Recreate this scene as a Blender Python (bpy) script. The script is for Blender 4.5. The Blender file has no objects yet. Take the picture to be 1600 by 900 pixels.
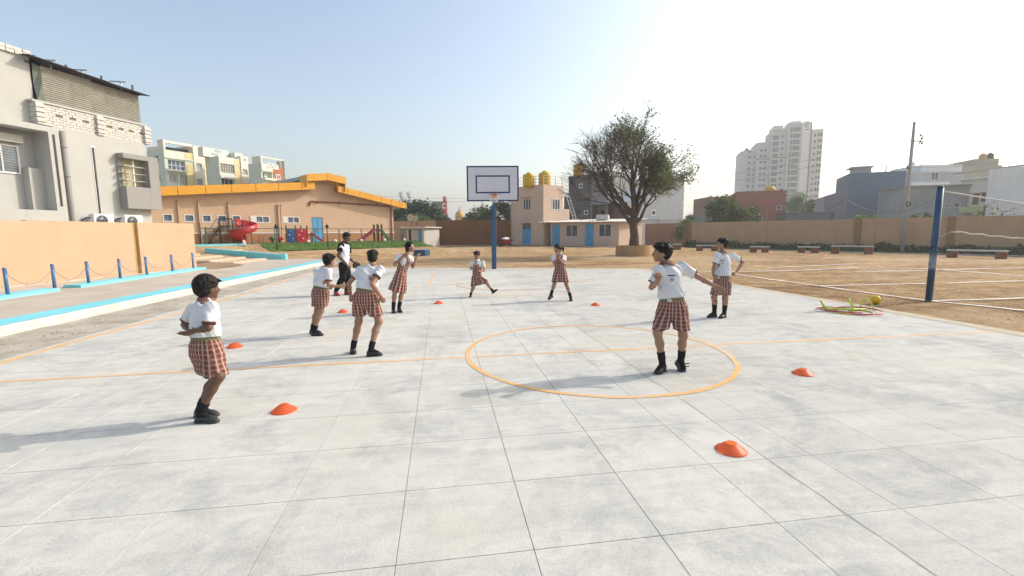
import bpy, bmesh, math, random
import numpy as np
from mathutils import Vector, Matrix, noise
from mathutils.bvhtree import BVHTree
R = math.radians
scene = bpy.context.scene
COL = scene.collection
rng = random.Random(7)

# ------------------------------------------------------------------ camera, sky, sun, exposure
CAM_H = 1.65
cam_data = bpy.data.cameras.new('camera')
cam_data.sensor_width = 36.0
cam_data.lens = 36.0 * 712 / 1600
cam_data.clip_start = 0.05
cam_data.clip_end = 6000
cam = bpy.data.objects.new('camera', cam_data)
COL.objects.link(cam)
_p, _y, _r = R(6.89), R(8.75), R(-0.3)
_f = Vector((math.sin(_y) * math.cos(_p), math.cos(_y) * math.cos(_p), -math.sin(_p)))
_rt = Vector((math.cos(_y), -math.sin(_y), 0))
_up = _rt.cross(_f)
_r2 = _rt * math.cos(_r) + _up * math.sin(_r)
_u2 = _up * math.cos(_r) - _rt * math.sin(_r)
cam.matrix_world = Matrix(((_r2.x, _u2.x, -_f.x, 0), (_r2.y, _u2.y, -_f.y, 0), (_r2.z, _u2.z, -_f.z, CAM_H), (0, 0, 0, 1)))
scene.camera = cam

SUN_AZ, SUN_EL = R(77.0), R(32.0)            # azimuth from +Y towards +X
world = bpy.data.worlds.new('World')
scene.world = world
world.use_nodes = True
wn = world.node_tree
for n in list(wn.nodes):
    wn.nodes.remove(n)
sky = wn.nodes.new('ShaderNodeTexSky')
sky.sky_type = 'NISHITA'
sky.sun_disc = False
sky.sun_elevation = SUN_EL
sky.sun_rotation = SUN_AZ
sky.altitude = 0
sky.air_density = 1.2
sky.dust_density = 3.0
sky.ozone_density = 0.0
bg = wn.nodes.new('ShaderNodeBackground')
bg.inputs['Strength'].default_value = 0.15
wo = wn.nodes.new('ShaderNodeOutputWorld')
wn.links.new(sky.outputs[0], bg.inputs[0])
wn.links.new(bg.outputs[0], wo.inputs[0])

sun_data = bpy.data.lights.new('sun', 'SUN')
sun_data.energy = 2.05
sun_data.angle = R(0.6)
sun_data.color = (1.0, 0.93, 0.82)
sun = bpy.data.objects.new('sun', sun_data)
COL.objects.link(sun)
_sd = Vector((math.sin(SUN_AZ) * math.cos(SUN_EL), math.cos(SUN_AZ) * math.cos(SUN_EL), math.sin(SUN_EL)))
sun.rotation_euler = _sd.to_track_quat('Z', 'Y').to_euler()
sun.location = (40, 10, 40)

scene.view_settings.view_transform = 'Standard'
scene.view_settings.look = 'None'
scene.view_settings.gamma = 1.0
scene.view_settings.use_curve_mapping = False
scene.view_settings.exposure = 0.70
scene.render.engine = 'CYCLES'
scene.cycles.use_denoising = True
scene.cycles.max_bounces = 6
scene.cycles.volume_bounces = 0
scene.cycles.sample_clamp_indirect = 4.0

# ------------------------------------------------------------------ helpers
def tag(o, label=None, cat=None, group=None, kind=None):
    if label: o['label'] = label
    if cat: o['category'] = cat
    if group: o['group'] = group
    if kind: o['kind'] = kind
    return o

def empty(name, loc=(0, 0, 0), rz=0.0, label=None, cat=None, group=None):
    o = bpy.data.objects.new(name, None)
    o.empty_display_size = 0.2
    COL.objects.link(o)
    o.location = loc
    o.rotation_euler = (0, 0, rz)
    return tag(o, label, cat, group)

def copy_tree(o, parent=None):
    c = o.copy()
    COL.objects.link(c)
    c.parent = parent
    for ch in list(o.children):
        copy_tree(ch, c)
    return c

class MB:
    """collects simple shapes; build() links them as one mesh object"""
    def __init__(s):
        s.v = []; s.f = []; s.m = []; s.mi = 0; s.smooth = False; s.sf = []
    def add(s, vs, fs):
        o = len(s.v)
        s.v += [tuple(p) for p in vs]
        for f in fs:
            s.f.append(tuple(i + o for i in f)); s.m.append(s.mi); s.sf.append(s.smooth)
        return s
    def box(s, lo, hi, rot=None, piv=None):
        x0, y0, z0 = lo; x1, y1, z1 = hi
        vs = [(x0, y0, z0), (x1, y0, z0), (x1, y1, z0), (x0, y1, z0), (x0, y0, z1), (x1, y0, z1), (x1, y1, z1), (x0, y1, z1)]
        if rot is not None:
            pv = Vector(piv if piv is not None else ((x0 + x1) / 2, (y0 + y1) / 2, (z0 + z1) / 2))
            vs = [rot @ (Vector(p) - pv) + pv for p in vs]
        return s.add(vs, [(0, 3, 2, 1), (4, 5, 6, 7), (0, 1, 5, 4), (1, 2, 6, 5), (2, 3, 7, 6), (3, 0, 4, 7)])
    def bbox(s, lo, hi, b=0.01):
        """box with chamfered vertical and horizontal edges"""
        bm = bmesh.new(); bmesh.ops.create_cube(bm, size=1)
        for v in bm.verts:
            v.co = Vector([lo[i] + (v.co[i] + .5) * (hi[i] - lo[i]) for i in range(3)])
        bmesh.ops.bevel(bm, geom=bm.edges[:], offset=b, segments=1, affect='EDGES')
        s.add([v.co[:] for v in bm.verts], [[v.index for v in f.verts] for f in bm.faces]); bm.free()
        return s
    def bar(s, a, b, w, h=None, up=(0, 0, 1)):
        """rectangular bar from a to b"""
        h = w if h is None else h
        a, b = Vector(a), Vector(b); d = (b - a).normalized(); u = Vector(up)
        if abs(d.dot(u)) > .95: u = Vector((0, 1, 0))
        x = d.cross(u).normalized() * (w / 2); z = x.cross(d).normalized() * (h / 2)
        vs = [a - x - z, a + x - z, a + x + z, a - x + z, b - x - z, b + x - z, b + x + z, b - x + z]
        return s.add(vs, [(0, 1, 2, 3), (7, 6, 5, 4), (0, 4, 5, 1), (1, 5, 6, 2), (2, 6, 7, 3), (3, 7, 4, 0)])
    def tube(s, pts, r, n=8, cap=True, closed=False):
        pts = [Vector(p) for p in pts]; m = len(pts)
        rs = r if isinstance(r, (list, tuple)) else [r] * m
        vs = []; prev = None
        for i, p in enumerate(pts):
            if closed: d = pts[(i + 1) % m] - pts[i - 1]
            else: d = pts[min(i + 1, m - 1)] - pts[max(i - 1, 0)]
            d = d.normalized() if d.length > 1e-9 else Vector((0, 0, 1))
            if prev is None:
                u = Vector((0, 0, 1)) if abs(d.z) < .9 else Vector((1, 0, 0))
                x = d.cross(u).normalized()
            else:
                x = (prev - d * prev.dot(d)).normalized()
            prev = x; y = d.cross(x)
            for k in range(n):
                a = 2 * math.pi * k / n
                vs.append(p + (x * math.cos(a) + y * math.sin(a)) * rs[i])
        fs = []
        for i in range(m if closed else m - 1):
            j = (i + 1) % m
            for k in range(n):
                l = (k + 1) % n
                fs.append((i * n + k, i * n + l, j * n + l, j * n + k))
        if cap and not closed:
            fs.append(tuple(range(n))[::-1]); fs.append(tuple((m - 1) * n + k for k in range(n)))
        sm = s.smooth; s.smooth = n > 5
        s.add(vs, fs); s.smooth = sm
        return s
    def lathe(s, prof, c=(0, 0, 0), n=20, cap=True):
        c = Vector(c); vs = []
        for r, z in prof:
            for k in range(n):
                a = 2 * math.pi * k / n
                vs.append(c + Vector((r * math.cos(a), r * math.sin(a), z)))
        fs = []; m = len(prof)
        for i in range(m - 1):
            for k in range(n):
                l = (k + 1) % n
                fs.append((i * n + k, i * n + l, (i + 1) * n + l, (i + 1) * n + k))
        if cap:
            fs.append(tuple(range(n))[::-1]); fs.append(tuple((m - 1) * n + k for k in range(n)))
        sm = s.smooth; s.smooth = True
        s.add(vs, fs); s.smooth = sm
        return s
    def prism(s, poly, y0, y1):
        """polygon in xz, extruded along y"""
        n = len(poly)
        vs = [(x, y0, z) for x, z in poly] + [(x, y1, z) for x, z in poly]
        fs = [tuple(range(n)), tuple(range(n, 2 * n))[::-1]] + [((i + 1) % n, i, n + i, n + (i + 1) % n) for i in range(n)]
        return s.add(vs, fs)
    def slab(s, poly, z0, z1):
        """polygon in xy (counter-clockwise), extruded along z"""
        n = len(poly)
        vs = [(x, y, z0) for x, y in poly] + [(x, y, z1) for x, y in poly]
        fs = [tuple(range(n))[::-1], tuple(range(n, 2 * n))] + [(i, (i + 1) % n, n + (i + 1) % n, n + i) for i in range(n)]
        return s.add(vs, fs)
    def mesh(s, name, mats):
        me = bpy.data.meshes.new(name)
        me.from_pydata(s.v, [], s.f)
        for m in (mats if isinstance(mats, (list, tuple)) else [mats]):
            me.materials.append(m)
        me.polygons.foreach_set('material_index', s.m)
        me.polygons.foreach_set('use_smooth', s.sf)
        me.update()
        return me
    def build(s, name, mats, parent=None, loc=None, rz=None):
        return link(name, s.mesh(name, mats), parent, loc, rz)

def link(name, me, parent=None, loc=None, rz=None):
    o = bpy.data.objects.new(name, me)
    COL.objects.link(o)
    o.parent = parent
    if loc is not None: o.location = loc
    if rz is not None: o.rotation_euler = (0, 0, rz)
    return o

# ------------------------------------------------------------------ materials
MATS = {}
class NT:
    def __init__(s, name):
        s.m = bpy.data.materials.new(name); s.m.use_nodes = True
        s.t = s.m.node_tree
        s.b = s.t.nodes['Principled BSDF']; s.out = s.t.nodes['Material Output']
        s.pos = s.n('ShaderNodeNewGeometry').outputs['Position']
    def n(s, typ, **kw):
        x = s.t.nodes.new(typ)
        for k, v in kw.items(): setattr(x, k, v)
        return x
    def link(s, a, b): s.t.links.new(a, b)
    def put(s, sock, v):
        if isinstance(v, (int, float)): sock.default_value = v
        elif isinstance(v, (tuple, list)): sock.default_value = tuple(v) + ((1,) if len(v) == 3 and len(sock.default_value) == 4 else ())
        else: s.link(v, sock)
    def math(s, op, a, b=0.0, c=0.0, clamp=False):
        x = s.n('ShaderNodeMath', operation=op, use_clamp=clamp)
        for i, v in enumerate((a, b, c)): s.put(x.inputs[i], v)
        return x.outputs[0]
    def noise(s, scale, detail=4, rough=.6, vec=None, stretch=None, dist=0.0):
        v = vec or s.pos
        if stretch:
            mp = s.n('ShaderNodeVectorMath', operation='MULTIPLY'); s.link(v, mp.inputs[0]); mp.inputs[1].default_value = stretch; v = mp.outputs[0]
        x = s.n('ShaderNodeTexNoise'); s.link(v, x.inputs['Vector'])
        x.inputs['Scale'].default_value = scale; x.inputs['Detail'].default_value = detail; x.inputs['Roughness'].default_value = rough
        x.inputs['Distortion'].default_value = dist
        return x.outputs['Fac']
    def ramp(s, f, lo, hi, a=0.0, b=1.0):
        x = s.n('ShaderNodeMapRange'); s.put(x.inputs['Value'], f)
        for i, v in zip((1, 2, 3, 4), (lo, hi, a, b)): x.inputs[i].default_value = v
        return x.outputs[0]
    def mix(s, f, a, b):
        x = s.n('ShaderNodeMix', data_type='RGBA'); s.put(x.inputs[0], f); s.put(x.inputs[6], a); s.put(x.inputs[7], b)
        return x.outputs[2]
    def bump(s, h, strength=.3, dist=.01):
        x = s.n('ShaderNodeBump'); x.inputs['Strength'].default_value = strength; x.inputs['Distance'].default_value = dist
        s.link(h, x.inputs['Height']); s.link(x.outputs[0], s.b.inputs['Normal'])
    def set(s, **kw):
        for k, v in kw.items(): s.put(s.b.inputs[k.replace('_', ' ')], v)
        return s.m

def mul(c, k): return tuple(min(1, x * k) for x in c)

def mat(name, col, rough=.8, var=.12, scale=1.5, bump=0.0, bscale=60, col2=None, spec=.3, metal=0.0, streak=0.0, dirt=None):
    """plain procedural surface: mottled colour, optional rain streaks, fine relief"""
    if name in MATS: return MATS[name]
    t = NT(name)
    f = t.noise(scale, 5, .65)
    c = t.mix(t.ramp(f, .3, .7), mul(col, 1 - var), col2 or mul(col, 1 + var))
    fine = t.noise(bscale, 3, .6)
    if var: c = t.mix(t.ramp(fine, .35, .75, 0, .35), c, mul(col, 1 - 1.6 * var))
    if streak:
        g = t.noise(1.0, 4, .7, stretch=(3.0, 3.0, .22))
        c = t.mix(t.ramp(g, .52, .8, 0, streak), c, dirt or mul(col, .45))
    t.set(Base_Color=c, Roughness=t.ramp(f, .3, .7, max(0, rough - .08), min(1, rough + .06)), Metallic=metal)
    t.b.inputs['Specular IOR Level'].default_value = spec
    if bump: t.bump(fine, bump, .01)
    MATS[name] = t.m
    return t.m

def glass_dark(name, col=(.05, .06, .07), rough=.12):
    if name in MATS: return MATS[name]
    t = NT(name); f = t.noise(2.5, 3)
    t.set(Base_Color=t.mix(t.ramp(f, .35, .65), mul(col, .7), mul(col, 1.5)), Roughness=rough); t.b.inputs['Specular IOR Level'].default_value = .6
    MATS[name] = t.m
    return t.m

def concrete():
    t = NT('court_concrete')
    def c5(x, k): return t.math('MULTIPLY', t.math('SUBTRACT', x, .5), k)
    patch = t.noise(.75, 7, .68, dist=1.3); mid = t.noise(4.2, 8, .75, dist=.7); streak = t.noise(2.2, 7, .75, stretch=(.4, 1.7, 1), dist=.9); grain = t.noise(60, 4, .8); grit = t.noise(170, 2, .8)
    sx = t.n('ShaderNodeSeparateXYZ'); t.link(t.pos, sx.inputs[0])
    right = t.ramp(t.math('ADD', sx.outputs[0], t.math('MULTIPLY', t.noise(2.0, 3), .16)), 2.36, 2.44)
    oi = t.n('ShaderNodeObjectInfo').outputs['Random']
    light = t.ramp(t.math('ADD', patch, c5(mid, .30)), .36, .52)
    f = t.math('ADD', t.math('MULTIPLY', light, .44), .37)
    for x in (c5(mid, 1.0), c5(streak, 1.5), c5(grain, 1.3), c5(oi, .12), t.math('MULTIPLY', right, -.20)): f = t.math('ADD', f, x)
    f = t.math('MINIMUM', t.math('MAXIMUM', f, 0), 1)
    c = t.mix(f, (.375, .38, .36), (.625, .615, .555))
    c = t.mix(t.ramp(t.noise(.5, 5, .65, dist=.8), .48, .66, 0, .55), c, (.57, .53, .44))
    rough_zone = t.math('SUBTRACT', 1.15, light)
    c = t.mix(t.math('MULTIPLY', t.ramp(grit, .60, .70), t.math('MULTIPLY', rough_zone, .55)), c, (.27, .275, .27))
    c = t.mix(t.math('MULTIPLY', t.ramp(t.noise(95, 2, .7), .63, .72), .6), c, (.76, .76, .73))
    c = t.mix(t.math('MULTIPLY', t.ramp(t.noise(9, 6, .8, dist=2.0), .63, .69), .35), c, (.34, .34, .33))
    h = t.math('ADD', t.math('MULTIPLY', mid, 1.2), t.math('ADD', grain, t.math('MULTIPLY', grit, .5)))
    t.bump(h, .55, .006)
    t.b.inputs['Specular IOR Level'].default_value = .2
    return t.set(Base_Color=c, Roughness=.9)

def sand():
    t = NT('dry_sand')
    def c5(x, k): return t.math('MULTIPLY', t.math('SUBTRACT', x, .5), k)
    big = t.noise(.11, 5, .6, dist=.6); st = t.noise(.5, 8, .72, stretch=(.35, 1.3, 1), dist=.9); mid = t.noise(1.7, 8, .75, dist=.6); fine = t.noise(13, 6, .78); grit = t.noise(70, 3, .8)
    f = t.math('ADD', .55, c5(st, 2.2))
    for x in (c5(mid, 2.3), c5(fine, 2.1), c5(grit, 1.2), c5(big, 1.0)): f = t.math('ADD', f, x)
    f = t.math('MINIMUM', t.math('MAXIMUM', f, 0), 1)
    c = t.mix(f, (.285, .165, .072), (.675, .47, .25))
    c = t.mix(t.ramp(big, .5, .66, 0, .4), c, (.66, .53, .36))
    c = t.mix(t.math('MULTIPLY', t.ramp(t.noise(3.4, 6, .78, dist=1.0), .57, .68), .75), c, (.15, .088, .046))
    c = t.mix(t.ramp(t.noise(33, 3, .7), .65, .73, 0, .6), c, (.64, .56, .45))
    t.bump(t.math('ADD', t.math('MULTIPLY', mid, 4.0), t.math('MULTIPLY', fine, 1.4)), 1.0, .06)
    t.b.inputs['Specular IOR Level'].default_value = .15
    return t.set(Base_Color=c, Roughness=.95)

def worn_paint(name, col, under, lo=.52, hi=.7, amt=.75):
    t = NT(name)
    f = t.noise(9, 6, .75); g = t.noise(.8, 4, .65)
    w = t.math('MULTIPLY', t.ramp(t.math('ADD', f, t.math('MULTIPLY', t.math('SUBTRACT', g, .5), .55)), lo, hi, 0, amt), t.ramp(g, .3, .7, .45, 1.0))
    c = t.mix(w, t.mix(t.ramp(g, .3, .7), mul(col, .9), mul(col, 1.08)), under)
    return t.set(Base_Color=c, Roughness=.8)

def plaid(name='plaid_cloth', reps=21, per=.044):
    """maroon school check on the garment's own axis: angle round the body and height along it"""
    t = NT(name)
    tc = t.n('ShaderNodeTexCoord'); s = t.n('ShaderNodeSeparateXYZ'); t.link(tc.outputs['Object'], s.inputs[0])
    wob = t.math('MULTIPLY', t.math('SUBTRACT', t.noise(9, 2, vec=tc.outputs['Object']), .5), .22)
    ang = t.math('MULTIPLY', t.math('ARCTAN2', s.outputs[1], s.outputs[0]), reps / (2 * math.pi))
    u = t.math('FRACT', t.math('ADD', t.math('ADD', ang, 20), wob))
    v = t.math('FRACT', t.math('ADD', t.math('MULTIPLY', s.outputs[2], 1 / per), t.math('ADD', 50, wob)))
    def band(x, c, w):
        d = t.math('ABSOLUTE', t.math('SUBTRACT', x, c))
        return t.ramp(d, w * .7, w * 1.15, 1, 0)
    c = (.26, .098, .078)
    for x, a in ((u, .58), (v, .30)):
        c = t.mix(t.math('MULTIPLY', band(x, .25, .20), a), c, (.055, .034, .024))
    for x, a in ((u, .74), (v, .28)):
        c = t.mix(t.math('MULTIPLY', band(x, .72, .115), a), c, (.55, .47, .38))
        c = t.mix(t.math('MULTIPLY', band(x, .97, .06), .6), c, (.36, .06, .05))
    wv = t.noise(260, 2, vec=tc.outputs['Object'])
    t.bump(wv, .25, .002)
    t.b.inputs['Specular IOR Level'].default_value = .15
    return t.set(Base_Color=t.mix(t.ramp(wv, .3, .7, 0, .2), c, (.12, .07, .05)), Roughness=.9)

M_CONC = concrete()
M_SAND = sand()
M_ORANGE = worn_paint('orange_line_paint', (.77, .43, .15), (.56, .54, .48), .45, .66, .88)
M_CHALK = worn_paint('chalk_line', (.78, .78, .78), (.45, .31, .18), .52, .68, .9)
M_CYAN = mat('cyan_paint', (.20, .66, .74), .6, .12, 2.0, streak=.25, dirt=(.35, .40, .38))
M_WHITEW = mat('whitewash', (.60, .585, .53), .85, .16, 3.0, .4, 40, streak=.7, dirt=(.36, .32, .26))
M_PEACH = mat('peach_wall_paint', (.56, .36, .235), .85, .07, 1.2, .15, 50, streak=.30, dirt=(.48, .33, .22))
M_OCHRE = mat('ochre_wall_paint', (.42, .28, .09), .85, .1, 1.2, .15, 50)
M_HALL = mat('hall_peach_plaster', (.58, .415, .285), .85, .06, .9, .12, 60, streak=.22, dirt=(.45, .30, .20))
M_PAVE = mat('sandy_pavement', (.53, .445, .345), .9, .16, .9, .4, 40, col2=(.60, .54, .46))
M_STEP = mat('peach_step_tile', (.58, .43, .30), .8, .1, 1.5, .2, 50)
M_RAMP = mat('brown_ramp', (.33, .22, .14), .85, .12, 1.5, .2, 50)
M_GULLY = mat('gully_mortar', (.44, .39, .30), .95, .30, 1.7, 1.0, 12, col2=(.58, .54, .45))
M_BLUE = mat('blue_enamel', (.026, .088, .19), .4, .18, 3.0, spec=.5)
M_STEEL = mat('galvanised', (.35, .36, .36), .45, .12, 6, metal=.6)
M_DARK = mat('dark_metal', (.035, .04, .042), .5, .2, 5)
M_GREENM = mat('green_metal', (.045, .11, .10), .5, .2, 5)
M_WHITE = mat('white_paint', (.76, .76, .75), .6, .05, 2)
M_WFRAME = mat('white_window_frame', (.70, .71, .72), .5, .05, 2)
M_DOOR = mat('blue_door_paint', (.10, .36, .60), .5, .12, 2.5, streak=.2)
M_GLASS = glass_dark('window_glass')
M_GLASSB = glass_dark('window_glass_blue', (.10, .14, .19), .15)
M_FASCIA = mat('orange_fascia_panel', (.74, .36, .035), .45, .05, 1.0, spec=.4)

def ss(a, b, x):
    t = np.clip((x - a) / (b - a), 0, 1); return t * t * (3 - 2 * t)

FEN0 = np.array((-15.4, 32.45)); FEND = np.array((.757, .653)); FENN = np.array((.653, -.757))
def fen(x, y):
    dx, dy = x - FEN0[0], y - FEN0[1]
    return dx * FEND[0] + dy * FEND[1], dx * FENN[0] + dy * FENN[1]
def terrain(x, y):
    """gently rising yard at the back, playground terrace behind the fence"""
    u, s = fen(x, y)
    fade = 1 - ss(16.5, 21, u)
    up = .5 * (1 - ss(2.4, 8.5, s)) + .43 * (1 - ss(.2, 2.3, s))
    left = 1 - ss(-8.6, -6.2, x) * 0
    back = .28 * ss(30, 46, y) * ss(-6, 2, x) * (1 - ss(20, 27, x))
    return np.maximum(up * fade * left * ss(22, 27, y), back) - .018

def build_ground():
    def axis(a, b, step, far):
        c = list(np.arange(a, b + 1e-6, step)); d = step
        lo, hi = [a], [b]
        while lo[-1] > -far: d *= 1.6; lo.append(lo[-1] - d)
        d = step
        while hi[-1] < far: d *= 1.6; hi.append(hi[-1] + d)
        return np.array(lo[:0:-1] + c + hi[1:])
    xs, ys = axis(-30, 50, .5, 2600), axis(-6, 62, .5, 2600)
    X, Y = np.meshgrid(xs, ys, indexing='ij')
    Z = terrain(X, Y)
    rough = ss(9.3, 10.5, X) + ss(25, 27, Y); rough = np.clip(rough, 0, 1) * (np.abs(X) < 48) * (Y < 60)
    rs = np.random.RandomState(3)
    n1 = rs.rand(*X.shape) - .5
    n1 = (n1 + np.roll(n1, 1, 0) + np.roll(n1, 1, 1) + np.roll(n1, -1, 0)) / 4
    Z = Z + .07 * n1 * rough
    nx, ny = X.shape
    vs = np.stack([X, Y, Z], -1).reshape(-1, 3)
    i = np.arange(nx * ny).reshape(nx, ny)
    fs = np.stack([i[:-1, :-1], i[1:, :-1], i[1:, 1:], i[:-1, 1:]], -1).reshape(-1, 4)
    me = bpy.data.meshes.new('ground'); me.from_pydata(vs.tolist(), [], fs.tolist())
    me.polygons.foreach_set('use_smooth', [True] * len(me.polygons)); me.materials.append(M_SAND)
    tag(link('ground', me), kind='structure', label='sandy brown earth yard around the court')
build_ground()

# ---- court: slab, cut panels, seam, painted lines
XS0, DX = -0.264, 0.708
YS0, DY = 2.165, 0.672
SEAM = 2.32
def far_edge(x): return 23.9 - .36 * (x + 6.1) * .75
COURT_X0, COURT_X1 = -6.1, 9.2
slab = MB()
slab.slab([(COURT_X0, -4), (COURT_X1 + .05, -4), (COURT_X1 - .3, far_edge(9)), (COURT_X0 + .35, far_edge(-6))], -.10, -.006)
court = slab.build('court', mat('joint_concrete', (.40, .40, .385), .95, .25, 8))  # grey slab concrete that shows in the joints between panels
tag(court, kind='structure', label='pale concrete basketball court cut into square panels')

def panel_mesh(w, d, g):
    mb = MB(); e = g / 2; b = .0012
    lo = [(e, e), (w - e, e), (w - e, d - e), (e, d - e)]
    hi = [(e + b, e + b), (w - e - b, e + b), (w - e - b, d - e - b), (e + b, d - e - b)]
    vs = [(x, y, -.012) for x, y in lo] + [(x, y, -.003) for x, y in lo] + [(x, y, 0) for x, y in hi]
    fs = [(8, 9, 10, 11)]
    for i in range(4):
        j = (i + 1) % 4
        fs += [(i, j, 4 + j, 4 + i), (4 + i, 4 + j, 8 + j, 8 + i)]
    mb.add(vs, fs)
    return mb.mesh('panel', M_CONC)
def panels():
    cols = []
    k0 = math.floor((COURT_X0 - XS0) / DX)
    x = XS0 + k0 * DX
    while x < SEAM - .01:
        w = min(DX, SEAM - x); cols.append((x, w, .0036 if x + DX < SEAM else .0022)); x += DX
    x = SEAM
    while x < COURT_X1 - .1:
        w = min(DX if x > SEAM else .36, COURT_X1 - .06 - x); cols.append((x, w, .0018)); x += w
    cells = []
    for x, w, g in cols:
        j = -8
        while YS0 + j * DY < 26:
            y = YS0 + j * DY
            if y + DY < far_edge(x + w / 2) + .15 and x > COURT_X0 - .4 and not (x + w < COURT_X0 + .2):
                cells.append((x, y, w, g))
            j += 1
    def seen(c):
        px, py = c[0] + c[2] / 2, c[1] + DY / 2
        dep = px * _f.x + py * _f.y
        lat = px * _rt.x + py * _rt.y
        return dep > 1.6 and abs(lat) < dep * 1.25 + .6
    vis = sorted([c for c in cells if seen(c)], key=lambda c: c[0] ** 2 + c[1] ** 2)
    near, rest = vis[:300], vis[300:] + [c for c in cells if not seen(c)]
    cache = {}
    for x, y, w, g in near:
        key = (round(w, 3), g)
        if key not in cache: cache[key] = panel_mesh(w, DY, g)
        o = link('panel', cache[key], court, (x, y, 0))
    mb = MB(); e = .003
    for x, y, w, g in rest:
        e = g / 2
        mb.add([(x + e, y + e, 0), (x + w - e, y + e, 0), (x + w - e, y + DY - e, 0), (x + e, y + DY - e, 0),
                (x + e, y + e, -.012), (x + w - e, y + e, -.012), (x + w - e, y + DY - e, -.012), (x + e, y + DY - e, -.012)],
               [(0, 1, 2, 3), (4, 5, 1, 0), (5, 6, 2, 1), (6, 7, 3, 2), (7, 4, 0, 3)])
    o = mb.build('far_panel', M_CONC, court); tag(o, kind='stuff')
panels()
# concrete apron where the regular panels stop short of the far edge
mb = MB()
mb.slab([(COURT_X0 + .3, far_edge(-6) - 1.3), (COURT_X1 - .35, far_edge(9) - 1.3), (COURT_X1 - .35, far_edge(9) + .02), (COURT_X0 + .32, far_edge(-6) + .02)], -.02, -.002)
mb.build('apron', M_CONC, court)

def ribbon(pts, w, z=.004, jit=.12, step=.12, closed=False):
    """hand painted stripe: uneven edges, follows pts in xy"""
    P = [Vector((p[0], p[1], 0)) for p in pts]
    if closed: P.append(P[0])
    q = []
    for a, b in zip(P[:-1], P[1:]):
        n = max(1, int((b - a).length / step))
        for i in range(n): q.append(a + (b - a) * (i / n))
    q.append(P[-1])
    vs = []; ph = rng.random() * 50
    for i, p in enumerate(q):
        d = (q[min(i + 1, len(q) - 1)] - q[max(i - 1, 0)])
        if closed and i in (0, len(q) - 1): d = q[1] - q[-2]
        d = d.normalized(); n = Vector((-d.y, d.x, 0))
        a = w / 2 * (1 + jit * 2.2 * noise.noise((i * .35, ph, 0)))
        b = w / 2 * (1 + jit * 2.2 * noise.noise((i * .35, ph + 9, 0)))
        c = n * w * .55 * noise.noise((i * .06, ph + 20, 0)) * jit * 5
        vs += [p + n * a + c, p - n * b + c]
    if closed:
        vs[-2:] = vs[:2]
    vs = [(v.x, v.y, z) for v in vs]
    fs = [(2 * i, 2 * i + 1, 2 * i + 3, 2 * i + 2) for i in range(len(q) - 1)]
    return MB().add(vs, fs)
def arc(cx, cy, r, a0, a1, n=48):
    return [(cx + r * math.cos(R(a0 + (a1 - a0) * i / n)), cy + r * math.sin(R(a0 + (a1 - a0) * i / n))) for i in range(n + 1)]
CX, CY = 2.09, 5.96
for nm, pts, w, z, cl in [
        ('sideline', [(-5.72, 1.0), (-5.72, 7.0), (-5.52, 11), (-5.38, 22.0)], .11, .002, False),
        ('sideline', [(9.12, -2), (9.13, 9), (8.98, 14.5), (8.72, 20.3)], .07, .002, False),
        ('halfway_line', [(-5.72, 5.83), (-2.1, 5.92), (0, 5.98), (CX - 1.83, 5.98)], .055, .002, False),
        ('halfway_line', [(CX - 1.7, 5.97), (CX, 6.0), (CX + 1.75, 6.02), (9.05, 6.05)], .055, .0022, False),
        ('centre_circle', arc(CX, CY, 1.78, 0, 359, 90)[:-1], .062, .004, True),
        ('key_line', [(-.42, 14.75), (-.38, 20.2)], .05, .002, False),
        ('key_line', [(4.9, 14.75), (4.86, 20.2)], .05, .002, False),
        ('free_throw_line', [(-.38, 14.8), (4.86, 14.8)], .04, .004, False),
        ('free_throw_circle', arc(2.24, 14.77, 1.8, 180, 360), .05, .006, False),
        ('three_point_line', [(-4.55, 20.4), (-4.55, 17.6)] + arc(2.24, 18.6, 6.75, 188, 352, 70) + [(9.0 - .2, 17.7)], .05, .002, False),
        ('baseline', [(-5.35, 20.55), (8.68, 20.2)], .05, .002, False)]:
    o = ribbon(pts, w, z, jit=.17, closed=cl).build(nm, M_ORANGE, court)

# rough edge of the second pour along the seam
mb = MB(); vs = []; n = 150
for i in range(n + 1):
    y = 1.0 + i * .075
    x = SEAM + .016 * noise.noise((i * .3, 4, 0)) + .035 * noise.noise((i * .07, 8, 0))
    w = max(.0015, .004 + .009 * noise.noise((i * .45, 2, 0)) + .006 * noise.noise((i * .11, 6, 0)))
    vs += [(x - w, y, .0015), (x + w * .6, y, .0015)]
mb.add(vs, [(2 * i, 2 * i + 1, 2 * i + 3, 2 * i + 2) for i in range(n)])
mb.build('pour_seam', mat('seam_mortar', (.42, .40, .34), .95, .35, 20), court)

# ---- gully, kerb, pavement on the left
def kx(y): return -7.28 + .055 * (y - 5) if y < 24 else -6.2
mb = MB(); ys = np.arange(-4, 28.1, .5); vs = []
for y in ys:
    for t in np.linspace(0, 1, 5):
        x = kx(y) + .02 + t * (COURT_X0 + (.35 * max(0, y) / 24) - kx(y) + .13 + .07 * noise.noise((y * .9, 31, 0)))
        vs.append((x, y, .003 if t == 1 else max(.006, .014 + .012 * noise.noise((x * 3, y * 1.5, 0)) - .010 * math.sin(math.pi * t) + (.014 if t == 0 else 0))))
mb.smooth = True
for i in range(len(ys) - 1):
    for k in range(4):
        mb.add([], []); a = i * 5 + k
mb.v = [tuple(v) for v in vs]
for i in range(len(ys) - 1):
    for k in range(4):
        a = i * 5 + k; mb.f.append((a, a + 1, a + 6, a + 5)); mb.m.append(0); mb.sf.append(True)
tag(mb.build('gully', M_GULLY), kind='structure', label='rough dirty mortar strip between court and kerb')

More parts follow.
